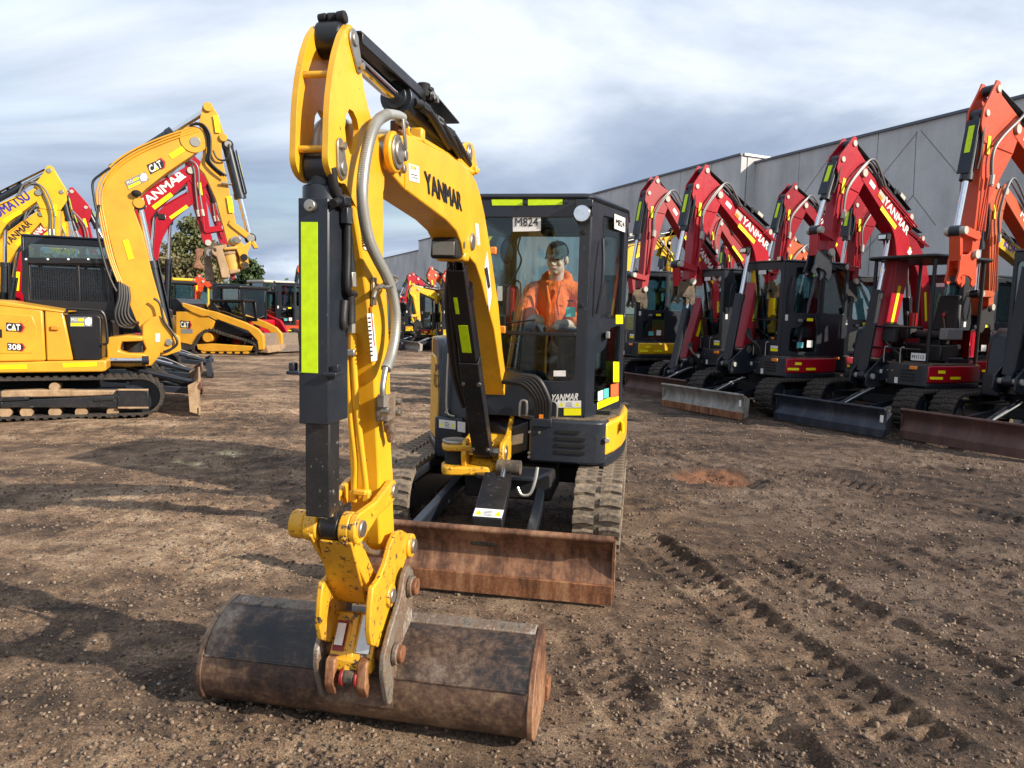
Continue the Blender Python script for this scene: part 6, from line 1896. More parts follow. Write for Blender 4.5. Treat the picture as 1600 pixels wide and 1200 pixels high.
# cut: only the back and sides show below the cap
b = MB()
n_ = 26
dome = [(k, j) for k in range(n_) for j in range(9)]
vs = []
for j in range(9):
    th = (PI / 2) * j / 8
    for k in range(n_):
        ph = 2 * PI * k / n_
        vs.append(H(0.088 * math.cos(ph) * math.cos(th) ** 0.75, 0.012 + 0.104 * math.sin(ph) * math.cos(th) ** 0.75, 0.036 + 0.102 * math.sin(th)))
fs = [(j * n_ + k, j * n_ + (k + 1) % n_, (j + 1) * n_ + (k + 1) % n_, (j + 1) * n_ + k) for j in range(8) for k in range(n_)]
b.add(vs, fs)
top, bot = [], []
for k in range(11):
    ph = PI * (1 + 0.08 + 0.84 * k / 10)
    x, y = math.cos(ph), math.sin(ph)
    top.append(((0.086 * x, 0.012 + 0.100 * y), (0.075 * x, 0.004 + 0.175 * y)))
for k in range(10):
    (a, a2), (c, c2) = top[k], top[k + 1]
    za, zc_ = 0.042, 0.030 - 0.012
    zb1 = lambda p: 0.022 - 0.35 * p[0] * p[0] * 8
    b.hexa([H(a[0], a[1], za - 0.006), H(c[0], c[1], za - 0.006), H(c2[0], c2[1], zb1(c2) - 0.004), H(a2[0], a2[1], zb1(a2) - 0.004)],
           [H(a[0], a[1], za), H(c[0], c[1], za), H(c2[0], c2[1], zb1(c2)), H(a2[0], a2[1], zb1(a2))])
b.ell(H(0, 0.012, 0.139), (0.008, 0.008, 0.005), 8, 6)
b.build('cap', 'capcloth', pr, sharp=60)
b = MB()
limb(b, [(0.27, 0.04, 1.755), (0.27, 0.055, 1.62), (0.27, 0.09, 1.50)], [0.135, 0.158, 0.168])
limb(b, [(0.10, 0.05, 1.785), (0.27, 0.045, 1.80), (0.45, 0.05, 1.785)], [0.078, 0.10, 0.078])
for sh, el, wr in (((0.095, 0.05, 1.775), (0.055, -0.10, 1.58), (0.12, -0.21, 1.60)), ((0.45, 0.05, 1.775), (0.505, -0.08, 1.57), (0.45, -0.20, 1.57))):
    limb(b, [sh, el, wr], [0.082, 0.076, 0.062])
# collar and the hood lying on the shoulders
for k in range(16):
    a, c = 2 * PI * k / 16, 2 * PI * (k + 1) / 16
    g = lambda t: Vector((0.278 + 0.098 * math.cos(t), 0.045 + 0.088 * math.sin(t), 1.880 + 0.045 * math.sin(t)))
    b.tube([g(a), g(c)], [0.034 + 0.02 * max(0, math.sin(a)), 0.028 + 0.02 * max(0, math.sin(c))], 8)
b.tube([(0.22, -0.10, 1.83), (0.25, -0.135, 1.70), (0.255, -0.14, 1.60)], [0.012, 0.016, 0.012], 6)
b.tube([(0.33, -0.10, 1.83), (0.31, -0.135, 1.70), (0.33, -0.135, 1.60)], [0.012, 0.016, 0.012], 6)
o = b.build('hoodie', 'hivis', pr)
melt(o, 0.010, 3)
o2 = sticker(Vector((0.385, -0.105, 1.71)), Vector((0.045, 0.012, 0)), Vector((0, -0.004, 0.012)), 'ink', pr, 'chest_logo')
b = MB()
for sx in (-1, 1):
    limb(b, [(0.27 + sx * 0.08, 0.12, 1.42), (0.27 + sx * 0.15, -0.28, 1.43), (0.27 + sx * 0.14, -0.36, 1.08)], [0.115, 0.080, 0.060])
o = b.build('trousers', 'denim', pr)
melt(o, 0.012, 3)
b = MB()
for sx in (-1, 1):
    limb(b, [(0.27 + sx * 0.14, -0.35, 1.05), (0.27 + sx * 0.14, -0.36, 0.98), (0.27 + sx * 0.15, -0.50, 0.955)], [0.052, 0.052, 0.042])
o = b.build('boots', 'seat', pr)
melt(o, 0.012, 2)

# ------------------------------------------------------------------ rows of parked machines
def JP(fr, xb, *pts):
    return [tuple(fr.yz([p], xb)[0]) for p in pts]
def digger(fr, label, col, s, pts, xb=-0.1, brand=None, ink='white', blademat='bladedk', bladeedge=None, skirt=None, cabkind='cab', w=None, lugs=False, low=False, group=None, hitch='dark', blade_on=True, by=-1.7, bz=0.37, coats='slate', hoses=True, tape='tapey', zc=None, white=False, curl=0.0, side=1, ov=None, under=True):
    """a short-tail digger of size s with its arm joints read off the photograph"""
    tag(fr.root, label, 'excavator', group)
    w = w or 0.87 * s
    tw = 0.31 * s
    for sx in (-1, 1):
        track(fr, sx * (w - tw / 2), tw, -0.80 * s, 0.85 * s, 0.30 * s, 0.275 * s, 'rubberdk', single=lugs, low=low, frame_mat='slate')
    if blade_on:
        blade(fr, 2 * w, by * s, bz * s, blademat, bladeedge, white=white)
        MB().tube([(0.05, -0.85 * s, 0.50 * s), (0.05, by * s + 0.1, 0.28 * s)], 0.045, 10).build('blade_cylinder', 'slate', fr.root)
        MB().tube([(0.05, -0.75 * s, 0.56 * s), (0.05, -1.25 * s, 0.42 * s)], 0.024, 8).build('rod', 'chrome', fr.root)
        MB().tube(smooth_path([(0.12, -0.8 * s, 0.55 * s), (0.20, -1.1 * s, 0.52 * s), (0.12, -1.45 * s, 0.36 * s)], 5), 0.010, 6).build('blade_hose', 'coil', fr.root)
    z0 = 0.60 * s
    z1 = z0 + 0.32 * s
    vio_house(fr, s, col, z0, z1, skirt or col)
    R_ = fr.root
    zt = z1 + 1.58 * (0.5 + 0.5 * s)
    if cabkind == 'cab':
        cab(fr, s, z1, zt, -0.56, interior=not low)
        MB().box((0.50 * s, -0.56 * s - 0.03, zt + 0.03), (0.09, 0.06, 0.08)).build('work_lamp', 'slate', R_, 0.01)
        MB().box((0.5 * s, -0.56 * s - 0.064, zt + 0.03), (0.07, 0.008, 0.06)).build('lamp_glass', 'lens', R_)
        MB().box((0.15 * s, -0.5675 * s, zt - 0.185), (0.16, 0.006, 0.07)).build('number_sign', 'white', R_)
        o = Vector((0.40 * s, -0.563 * s, z1 + 0.09))
        st = sticker(o, Vector((0.15, 0, 0)), Vector((0, 0, 0.05)), 'tapey', R_)
        sticker(o + Vector((0, 0, 0.055)), Vector((0.15, 0, 0)), Vector((0, 0, 0.04)), 'white', R_)
        A = Vector((0.575 * s, -0.56 * s, 0)); B_ = Vector((0.81 * s, 0.10 * s, 0))
        u = (B_ - A).normalized(); n = Vector((u.y, -u.x, 0))
        for k, (a, z, ww, hh, mt) in enumerate(((0.30, 0.16, 0.12, 0.10, 'teal'), (0.48, 0.17, 0.11, 0.12, 'white'), (0.45, 0.62, 0.12, 0.05, 'tapey'), (0.06, 0.62, 0.05, 0.10, 'white'))):
            sticker(A + n * 0.004 + u * a * s + Vector((0, 0, z1 + z)), u * ww, Vector((0, 0, hh)), mt, R_)
    elif cabkind == 'canopy':
        for x, y in ((-0.2, 0.62), (0.72, 0.62), (0.66, -0.50), (-0.2, -0.50)):
            MB().tube([(x * s, y * s, z1), (x * s, y * s, zt - 0.06)], 0.028, 10).build('canopy_post', 'black', R_)
        MB().xy(rounded([(-0.28 * s, -0.62 * s), (0.74 * s, -0.62 * s), (0.80 * s, 0.76 * s), (-0.28 * s, 0.76 * s)], 0.10), zt - 0.06, zt).build('canopy_roof', 'black', R_, 0.025)
        seat(fr, 0.32 * s, 0.28 * s, z1 + 0.10)
        consoles(fr, 0.32 * s, 0.12 * s, z1 + 0.10)
        MB().tube([(-0.2 * s, -0.60 * s, z1 + 0.55), (0.62 * s, -0.60 * s, z1 + 0.55)], 0.018, 8).build('front_rail', 'black', R_)
        MB().tube([(-0.2 * s, -0.60 * s, z1 + 0.22), (0.62 * s, -0.60 * s, z1 + 0.22)], 0.014, 8).build('front_rail', 'black', R_)
        MB().box((0.30 * s, 0.22 * s, z1 + 0.16), (0.60 * s, 0.55 * s, 0.28)).build('seat_plinth', 'black', R_, 0.03)
        MB().box((0.10 * s, -0.50 * s, z1 + 0.45), (0.22, 0.12, 0.30)).build('travel_console', 'seat', R_, 0.03)
        sx_ = Vector((0.50 * s, -0.615 * s, z1 + 0.06))
        plate_sign(sx_, Vector((0.22, 0, 0)), Vector((0, 0, 0.11)), 'M1112', R_)
        fx = MB().cyl((0.0, 0.2 * s, z1 + 0.5), (0.0, 0.2 * s, z1 + 0.78), 0.055, seg=14).build('extinguisher_bracket', 'ext', R_)
        tp = Vector((0.62 * s, 0.05, z1 + 0.75))
        MB().tube([(0.62 * s, -0.02, z1 + 0.45), (0.60 * s, -0.08, z1 + 0.72)], 0.010, 6).build('lever', 'steel', R_)
        MB().ell((0.60 * s, -0.085, z1 + 0.75), (0.022, 0.022, 0.035), 8, 6).build('lever_knob', 'inkred', R_)
    # tape and labels on nose and skirt
    for (x, y, rz) in ((0.79, -0.50, 65), (0.862, -0.16, 78)):
        MB().box((x * s + 0.02, y * s, z1 - 0.19), (0.006, 0.20, 0.04), Matrix.Rotation(R(rz - 90), 3, 'Z')).build('reflective_tape', tape, R_)
    MB().box((0.81 * s, -0.40 * s, z1 - 0.10), (0.006, 0.14, 0.045), Matrix.Rotation(R(-22), 3, 'Z')).build('notice', 'tapey', R_)
    MB().box((0.58 * s, -0.672 * s, z1 - 0.05), (0.12, 0.03, 0.055)).build('marker_lamp', 'lampor', R_, 0.01)
    MB().box((0.34 * s, -0.665 * s, z1 - 0.26), (0.05, 0.006, 0.09)).build('label', 'white', R_)
    MB().box((0.02 * s, -0.60 * s, z1 - 0.15), (0.14, 0.012, 0.06)).build('label', 'white', R_)
    for xx in (0.10, 0.34):
        MB().tube(smooth_path([(xx * s, -0.61 * s, z1), (xx * s, -0.61 * s, z1 + 0.22), (xx * s + 0.05, -0.6 * s, z1 + 0.24)], 3), 0.009, 6).build('handrail', 'steel', R_)
    pF, pB, pT, pS, pE = JP(fr, xb, *pts)
    sa = s * 1.0
    arm(fr, xb, pF, pB, pT, pS, pE, col, sa * 1.12, brand, ink, tape, hoses=hoses, hitch=hitch, light=not low, detail=not low, curl=curl, side=side, ov=ov)

YM = ('YANMAR', 0.44, 0.96, -0.03, 0.11)
def YB(a=0.44, b=0.96, txt='YANMAR', h=0.11): return (txt, a, b, -0.03, h)
GR = 'excavators parked in a row along the concrete hall'
fA = Frame(4.39, 15.18, -59)
digger(fA, 'small red cabbed excavator farthest along the row, its boom behind the next one', 'red2', 1.05,
       [(1072, 562), (1112, 432), (1037, 312), (1022, 284), (1003, 452)], -0.1, YB(0.62, 0.98), blademat='bladebr', lugs=False, group=GR, hitch='mud')
fB = Frame(4.73, 12.93, -58.5)
digger(fB, 'red cabbed excavator whose dozer blade is worn pale grey with a rusty edge', 'red', 1.06,
       [(1160, 545), (1195, 392), (1117, 306), (1098, 268), (1076, 440)], -0.1, YB(), blademat='bladegr', bladeedge='rustedge', lugs=True, group=GR, hitch='mud', white=True)
fC = Frame(6.33, 11.54, -60)
digger(fC, 'red open-canopy excavator with black seat, number sign and dark slate blade', 'red', 1.08,
       [(1372, 560), (1412, 372), (1340, 272), (1326, 226), (1290, 395)], -0.1, YB(0.42, 0.94), blademat='bladedk', lugs=True, group=GR, cabkind='canopy', white=True, hitch='slate')
fD = Frame(7.52, 9.98, -60)
digger(fD, 'orange excavator cut by the right edge of the photo, brown blade in front', 'orange', 1.08,
       [(1600, 565), (1655, 300), (1575, 205), (1547, 142), (1512, 398)], -0.1, ('KUBOTA', 0.22, 0.62, -0.03, 0.11), blademat='bladebr', lugs=True, group=GR, hitch='orange')
# second row, standing between and behind
G2 = 'excavators parked in the second row before the concrete hall'
fY = Frame(3.05, 17.4, -60)
digger(fY, 'yellow cabbed excavator just right of the main cab, boom held low behind it', 'komat', 1.08,
       [(985, 545), (965, 400), (1030, 380), (1052, 362), (1042, 470)], -0.1, None, ink='ink', lugs=False, low=True, group=G2)
fE = Frame(6.75, 15.0, -60)
digger(fE, 'red excavator whose small arm peak shows between two bigger red booms', 'red3', 1.0,
       [(1320, 520), (1322, 395), (1252, 322), (1237, 294), (1212, 430)], -0.1, YB(0.3, 0.6), lugs=False, low=True, group=G2)
fG = Frame(8.6, 14.2, -60)
digger(fG, 'red excavator hidden behind the canopy machine, only its stick and hoses showing', 'red3', 1.02,
       [(1440, 540), (1436, 400), (1362, 330), (1343, 300), (1330, 440)], -0.1, None, lugs=False, low=True, group=G2)
fH = Frame(5.9, 17.4, -60)
digger(fH, 'dull orange excavator whose lettered boom rises behind the second red cab', 'brick', 0.95,
       [(1300, 520), (1278, 440), (1250, 392), (1238, 375), (1222, 470)], -0.1, ('HITACHI', 0.2, 0.8, -0.03, 0.12), lugs=False, low=True, group=G2)
fI = Frame(11.2, 13.5, -60)
digger(fI, 'dull orange excavator with lettered boom behind the big orange one', 'brick', 1.05,
       [(1660, 560), (1640, 420), (1560, 300), (1548, 292), (1540, 480)], -0.1, ('HITACHI', 0.28, 0.72, -0.03, 0.13), lugs=False, low=True, group=G2)
fK = Frame(11.4, 16.2, -60)
digger(fK, 'yellow excavator with blue boom lettering, seen above the open canopy roof', 'komat', 1.05,
       [(1640, 530), (1620, 425), (1545, 372), (1528, 350), (1535, 480)], -0.1, ('KOMATSU', 0.2, 0.75, -0.03, 0.13), ink='inkblue', lugs=False, low=True, group=G2)
fL = Frame(4.7, 17.6, -60)
digger(fL, 'red excavator peeping over the second machine, yellow tape on its stick tip', 'red2', 0.98,
       [(1180, 530), (1172, 420), (1122, 350), (1112, 335), (1112, 440)], -0.1, None, lugs=False, low=True, group=G2)
fM = Frame(5.5, 19.2, -60)
digger(fM, 'farthest small red excavator, only its stick showing right of the second boom', 'red3', 0.9,
       [(1205, 520), (1190, 430), (1146, 388), (1138, 376), (1136, 470)], -0.1, None, lugs=False, low=True, group=G2)

# ------------------------------------------------------------------ the amber excavator on the left, side on
def T(fr, pts, x0, x1, name, mat, bevel=0.008, parent=None, rnd=0.0, xp=None, holes=()):
    """prism whose outline is read on the plane x = xp of the machine"""
    pl = fr.yz(pts, x0 if xp is None else xp)
    if rnd: pl = rounded(pl, rnd, 3)
    return MB().yz(pl, x0, x1, [fr.yz(h, x0 if xp is None else xp) for h in holes]).build(name, mat, parent or fr.root, bevel)
def side_sticker(fr, x, a, b, c, mat, name='sticker'):
    o = fr.P(*a, x=x)
    return sticker(o, fr.P(*b, x=x) - o, fr.P(*c, x=x) - o, mat, fr.root, name)
def side_text(fr, x, txt, a, b, c, mat, bold=0.03, slant=0.0):
    o = fr.P(*a, x=x)
    return text3(txt, o, fr.P(*b, x=x) - o, fr.P(*c, x=x) - o, mat, fr.root, bold=bold, slant=slant)
def logo(fr, x, txt, a, b, c, tri=True):
    """white lettering on a red and black six-sided badge"""
    o = fr.P(*a, x=x); u = fr.P(*b, x=x) - o; v = fr.P(*c, x=x) - o
    n = u.cross(v).normalized() * 0.003
    q = lambda i, j, k=1: o + u * i + v * j + n * k
    m = MB(); m.add([q(0.0, -0.12), q(0.86, -0.12), q(0.9, 1.0), q(0.0, 1.12)], [(0, 1, 2, 3)])
    bb = m.build('badge', 'ink', fr.root)
    m = MB(); m.add([q(0.72, -0.22, 0.5), q(0.94, -0.22, 0.5), q(1.12, 0.45, 0.5), q(0.94, 1.12, 0.5), q(0.74, 1.12, 0.5)], [(0, 1, 2, 3, 4)])
    m.build('badge_red', 'inkred', bb)
    m = MB(); m.add([q(0.74, -0.08, 1.3), q(0.90, -0.08, 1.3), q(1.0, 0.45, 1.3), q(0.90, 0.95, 1.3), q(0.76, 0.95, 1.3)], [(0, 1, 2, 3, 4)])
    m.build('badge_black', 'ink', bb)
    t2 = text3(txt, q(0.04, 0.02, 2.8), u * 0.80, v * 0.95, 'white', fr.root, bold=0.09)
    if tri:
        m = MB(); m.add([q(0.30, 0.0, 3.4), q(0.56, 0.0, 3.4), q(0.43, 0.36, 3.4)], [(0, 1, 2)])
        m.build('badge_triangle', 'tapey', bb)
M['catmud'] = paint('muddy_amber_paint', (0.60, 0.33, 0.06), 0.6, 0.9, (0.42, 0.30, 0.18), scale=9)
K = Frame(-6.87, 10.5, 114)
KR = K.root
tag(KR, 'big amber excavator seen side on at the left edge, mesh-guarded cab and hitch raised', 'excavator')
for sx in (-1, 1):
    track(K, sx * 0.93, 0.42, -1.27, 1.45, 0.295, 0.272, 'rubberdk', pitch=0.105, single=(sx < 0))
# track side details
T(K, [(0, 627), (0, 637), (187, 637), (187, 611), (180, 611), (175, 618), (100, 622)], -1.16, -1.0, 'track_beam', 'scratched', 0.01)
T(K, [(0, 611), (0, 622), (120, 620), (186, 617), (186, 610), (60, 609)], -1.15, -0.98, 'mud_ledge', 'mudst', 0.02)
T(K, [(184, 609), (232, 611), (232, 638), (184, 637)], -1.175, -1.10, 'track_guard', 'scratched', 0.008)
for a, b in (((184, 609), (232, 609)), ((184, 637), (232, 637))):
    pa, pb = K.P(*a, x=-1.18), K.P(*b, x=-1.18)
    MB().bar(pa, pb, 0.02, 0.025).build('guard_rim', 'mudst', KR, 0.004)
for px in (10, 43, 87, 128, 177):
    e = K.P(px, 643, x=-1.05)
    MB().cyl((-1.12, e.y, e.z), (-0.8, e.y, e.z), 0.075, seg=14).build('roller', 'mudst', KR)
e = K.P(86, 604, x=-1.05)
MB().cyl((-1.12, e.y, e.z), (-0.8, e.y, e.z), 0.06, seg=14).build('carrier_roller', 'mudst', KR)
for a in ((0, 45), (147, 178)):
    pa, pb = K.P(a[0], 624, x=-1.17), K.P(a[1], 622, x=-1.17)
    MB().bar(pa, pb, 0.03, 0.05).build('side_step', 'scratched', KR, 0.005)
MB().cyl((0, 0, 0.5), (0, 0, 0.72), 0.55, seg=28).build('slew_ring', 'dark', KR)
MB().box((0, 0.1, 0.45), (1.3, 1.6, 0.25)).build('track_frame', 'dark', KR, 0.02)
# blade
for sx in (1,):
    blade(K, 2.28, -2.02, 0.50, 'mudst', 'mudst', arms=True)
MB().tube([(0.1, -1.0, 0.62), (0.1, -1.9, 0.34)], 0.06, 12).build('blade_cylinder', 'scratched', KR)
MB().tube([(-0.35, -1.15, 0.60), (-0.45, -1.95, 0.42)], 0.035, 8).build('blade_strut', 'slate', KR)
# deck and bonnet
T(K, [(-60, 568), (-60, 584), (160, 581), (166, 579), (166, 563), (100, 564)], -1.12, 0.9, 'deck_frame', 'cat', 0.02)
for a, b in (((-20, 574), (42, 573)), ((98, 571), (151, 569))):
    pa, pb = K.P(*a, x=-1.125), K.P(*b, x=-1.125)
    MB().bar(pa, pb, 0.004, 0.055).build('reflective_tape', 'tapey', KR)
pan = T(K, [(-60, 468), (-10, 471), (67, 484), (71, 564), (-60, 567)], -1.11, -0.72, 'side_panel', 'cat', 0.025)
T(K, [(-40, 486), (50, 493), (58, 512), (50, 552), (-40, 553)], -1.118, -1.1, 'panel_recess', 'cat', 0.008)
T(K, [(69.5, 484), (99, 488), (114, 563), (72.5, 564)], -1.108, -0.72, 'side_door', 'cat', 0.02)
T(K, [(-60, 466), (-10, 468.5), (100, 486), (100, 489), (-60, 471)], -1.12, 0.1, 'bonnet_top', 'cat', 0.015)
T(K, [(101, 491), (150, 491), (159, 496), (159, 560), (154, 563), (116, 563)], -1.09, -0.60, 'tank_cover', 'black', 0.02)
e = K.P(86, 512, x=-1.11)
MB().box((-1.13, e.y, e.z), (0.04, 0.09, 0.06)).build('marker_lamp', 'lampor', KR, 0.01)
e = K.P(1, 521, x=-1.12)
MB().box((-1.12, e.y, e.z), (0.01, 0.03, 0.11)).build('latch', 'dark', KR)
logo(K, -1.122, 'CAT', (10, 516), (36, 517), (10, 505))
logo(K, -1.122, '308', (12, 546), (37, 547), (12, 536.5), False)
def pro_sticker(fr, x, a, b, c):
    o = fr.P(*a, x=x); u = fr.P(*b, x=x) - o; v = fr.P(*c, x=x) - o
    st = sticker(o, u, v, 'grey', fr.root)
    n = u.cross(v).normalized() * 0.0026
    q = lambda i, j: o + u * i + v * j + n
    MB().add([q(0.02, 0.05), q(0.6, 0.05), q(0.6, 0.35), q(0.02, 0.35)], [(0, 1, 2, 3)]).build('print', 'tapey', st)
    MB().add([q(0.68, 0.2), q(0.86, 0.05), q(0.98, 0.3), q(0.98, 0.8), q(0.84, 0.98), q(0.66, 0.7)], [(0, 1, 2, 3, 4, 5)]).build('print', 'white', st)
    text3('PRO', q(0.04, 0.52), u * 0.28, v * 0.34, 'white', fr.root, bold=0.04)
    MB().add([q(0.34, 0.55), q(0.60, 0.55), q(0.62, 0.82), q(0.36, 0.82)], [(0, 1, 2, 3)]).build('print', 'tapey', st)
pro_sticker(K, -1.094, (110, 510), (144, 510), (110, 495))
MB().tube(smooth_path([K.P(a, b, x=-1.13) for a, b in [(104, 490), (105, 484), (112, 483), (150, 485), (160, 488), (165, 500), (168, 530), (166, 537), (160, 538)]], 5), 0.018, 8).build('handrail', 'black', KR)
# swing bracket and foot
T(K, [(165, 528), (200, 524), (222, 526), (222, 533), (190, 534), (186, 548), (200, 552), (225, 553), (235, 560), (230, 572), (200, 574), (168, 572)], -0.50, 0.3, 'swing_frame', 'cat', 0.02)
T(K, [(222, 508), (236, 496), (250, 493), (262, 510), (272, 520), (270, 530), (258, 536), (250, 555), (236, 572), (224, 572), (222, 553), (228, 545), (222, 532)], -0.22, 0.22, 'swing_bracket', 'cat', 0.02)
e = K.P(206, 546, x=-0.3)
MB().cyl((-0.15, e.y, e.z - 0.14), (-0.15, e.y, e.z + 0.16), 0.12, seg=18).build('kingpin', 'dark', KR)
pa, pb = K.P(168, 563, x=-0.6), K.P(222, 563, x=-0.6)
MB().cyl(pa, pb, 0.04, seg=12).build('swing_rod', 'chrome', KR)
MB().cyl(pb, pb + (pb - pa) * 0.2, 0.065, seg=12).build('swing_eye', 'slate', KR)
e = K.P(246, 526, x=-0.225)
side_sticker(K, -0.224, (243, 534), (250, 534), (243, 521), 'white')
# cab behind the bonnet, all but the roof under mesh
cx = 0.0
mesh_px = [(35, 403), (170, 405), (181, 486), (50, 476), (36, 462)]
T(K, [(35, 402), (170, 404), (180, 484), (182, 490), (52, 478), (40, 470), (33, 455)], cx, cx + 0.03, 'cab_guard_frame', 'black', 0.006, holes=[[(44, 411), (165, 412), (174, 470), (170, 472), (46, 468)]])
gp = K.yz([(44, 411), (165, 412), (174, 470), (170, 472), (46, 468)], cx)
y0_, y1_ = min(p[0] for p in gp), max(p[0] for p in gp)
z0_, z1_ = min(p[1] for p in gp), max(p[1] for p in gp)
gm_ = MB()
n_ = 34
for k in range(n_):
    y = y0_ + (y1_ - y0_) * k / n_
    gm_.box((cx + 0.01, y, (z0_ + z1_) / 2), (0.004, 0.005, z1_ - z0_))
for k in range(17):
    z = z0_ + (z1_ - z0_) * k / 17
    gm_.box((cx + 0.014, (y0_ + y1_) / 2, z), (0.004, y1_ - y0_, 0.005))
o_ = gm_.build('guard_mesh', 'black', KR)
o_['kind'] = 'stuff'
cy0, cy1 = K.P(178, 470, x=0.0).y, K.P(37, 440, x=0.0).y
ct = K.P(100, 404, x=0.0).z
for x in (0.08, 0.95):
    for y in (cy0 + 0.05, (cy0 + cy1) / 2 - 0.1, cy1 - 0.05):
        MB().bar((x, y, 0.75), (x, y + (0.1 if y < cy0 + 0.1 else 0), ct - 0.08), 0.05, 0.05).build('cab_pillar', 'black', KR, 0.008)
MB().box((0.52, (cy0 + cy1) / 2 + 0.05, ct - 0.05), (1.0, cy1 - cy0 - 0.05, 0.07)).build('cab_roof', 'black', KR, 0.03)
MB().box((0.52, (cy0 + cy1) / 2, 1.05), (0.95, cy1 - cy0 - 0.06, 0.55)).build('cab_base', 'black', KR, 0.03)
MB().box((0.06, (cy0 + cy1) / 2, 1.72), (0.006, cy1 - cy0 - 0.12, 0.75)).build('cab_glass', 'glassblk', KR)
MB().box((0.97, (cy0 + cy1) / 2, 1.72), (0.006, cy1 - cy0 - 0.12, 0.75)).build('cab_glass', 'glassblk', KR)
seat(K, 0.5, -0.10, 1.12)
MB().box((0.25, -0.3, 1.36), (0.2, 0.5, 0.10)).build('console', 'seat', KR, 0.02)
T(K, [(52, 478), (178, 489), (180, 500), (100, 500)], -0.02, 0.02, 'cab_skirt', 'black')
for px in (41, 75, 107, 138):
    e = K.P(px, 405, x=cx)
    MB().cyl((cx - 0.015, e.y, e.z), (cx, e.y, e.z), 0.015, seg=8).build('bolt', 'white', KR)
# working arm traced from the picture
xk = -0.13
bpoly = K.yz([(303, 203), (285, 203), (255, 216), (210, 238), (180, 258), (163, 280), (157, 305), (163, 340), (178, 400), (198, 465), (212, 500), (228, 530), (245, 545), (266, 545), (270, 530), (262, 505), (250, 470), (238, 428), (222, 362), (209, 328), (213, 310), (228, 295), (260, 270), (300, 243), (319, 226), (317, 210)], xk)
spoly = K.yz([(316, 166), (320, 162), (326, 161), (331, 165), (340, 177), (351, 211), (351, 219), (346, 223), (348, 250), (361, 310), (370, 355), (375, 378), (368, 386), (356, 380), (337, 310), (320, 272), (311, 262), (317, 238), (318, 212), (311, 192)], xk)
J = lambda a, b: tuple(K.yz([(a, b)], xk)[0])
arm(K, 0.0, J(258, 528), J(176, 285), J(305, 222), J(325, 168), J(367, 376), 'cat', 1.5, None, 'ink', None, hoses=False, light=False, detail=False, side=-1, boom_poly=bpoly, stick_poly=spoly,
    ov=dict(lug=J(178, 262), bp=J(356, 225), lnk=J(392, 372), cf=J(264, 534), under=J(217, 318)), guard=False, hitch=None, chrome_ext=0.45)
xs_ = -0.133
# pipes along the boom, hoses over the joint
for k in range(3):
    MB().tube(smooth_path([K.P(a + 4 * k, b + 3 * k, x=xk - 0.01) for a, b in [(302, 199), (255, 214), (205, 236), (172, 260), (155, 285), (151, 310), (156, 340), (168, 395), (184, 440)]], 5), 0.014, 8).build('pipe', 'cat', KR)
for k in range(5):
    MB().tube(smooth_path([K.P(186 + 3.5 * k, 440 + 2 * k, x=xk - 0.03), K.P(186 + 4.0 * k, 465, x=xk - 0.05), K.P(180 + 5 * k, 490, x=xk - 0.08), K.P(186 + 6 * k, 508 - k, x=xk - 0.06), K.P(208 + 2 * k, 512 - 2 * k, x=xk)], 5), 0.022, 8).build('hose', 'hose', KR)
for pth in ([(155, 320), (151, 350), (158, 390), (170, 430), (182, 455)], [(172, 262), (158, 272), (145, 285), (147, 310), (151, 330)]):
    MB().tube(smooth_path([K.P(a, b, x=xk - 0.03) for a, b in pth], 5), 0.018, 8).build('hose', 'hose', KR)
for k in range(3):
    MB().tube(smooth_path([K.P(a, b, x=xk - 0.03 - 0.02 * k) for a, b in [(296 + 4 * k, 196 - 2 * k), (312 + 3 * k, 195), (322 + 3 * k, 210), (325 + 2 * k, 235), (322 + 3 * k, 250), (331 + 3 * k, 262), (346 + 4 * k, 275)]], 5), 0.016, 8).build('hose', 'hose', KR)
MB().tube(smooth_path([K.P(a, b, x=xk - 0.03) for a, b in [(333, 235), (340, 248), (352, 250), (358, 240), (358, 225)]], 5), 0.014, 8).build('hose', 'hose', KR)
MB().tube([K.P(345, 286, x=xk - 0.02), K.P(362, 288, x=xk - 0.02)], 0.02, 8).build('hose_clamp', 'steel', KR)
MB().tube(smooth_path([K.P(a, b, x=-0.25) for a, b in [(240, 466), (250, 475), (256, 500), (270, 520), (277, 535), (270, 544), (255, 550)]], 5), 0.018, 8).build('hose', 'hose', KR)
for a, b in (((266, 245), (287, 232)), ((196, 375), (205, 405)), ((337, 180), (341, 207)), ((358, 307), (362, 332))):
    pa, pb = K.P(*a, x=xs_ - 0.002), K.P(*b, x=xs_ - 0.002)
    MB().bar(pa, pb, 0.004, 0.075).build('reflective_tape', 'tapey', KR)
logo(K, xs_, 'CAT', (235, 271), (258, 259), (230, 259))
pro_sticker(K, xs_, (201, 296), (233, 281), (195, 283))
side_sticker(K, xs_, (293, 235), (301, 231), (289, 223), 'white')
e = K.P(213, 302, x=xk - 0.05)
MB().ell(e, (0.05, 0.07, 0.05), 12, 8).build('work_light', 'dark', KR)
for a, r in (((303, 218), 0.2), ((325, 167), 0.07), ((349, 215), 0.06), ((217, 317), 0.08), ((257, 457), 0.07)):
    e = K.P(*a, x=xk)
    if a[0] == 257: continue
    MB().cyl((xk - 0.015, e.y, e.z), (xk, e.y, e.z), r, seg=24).build('pin_boss', 'cat', KR, 0.006)
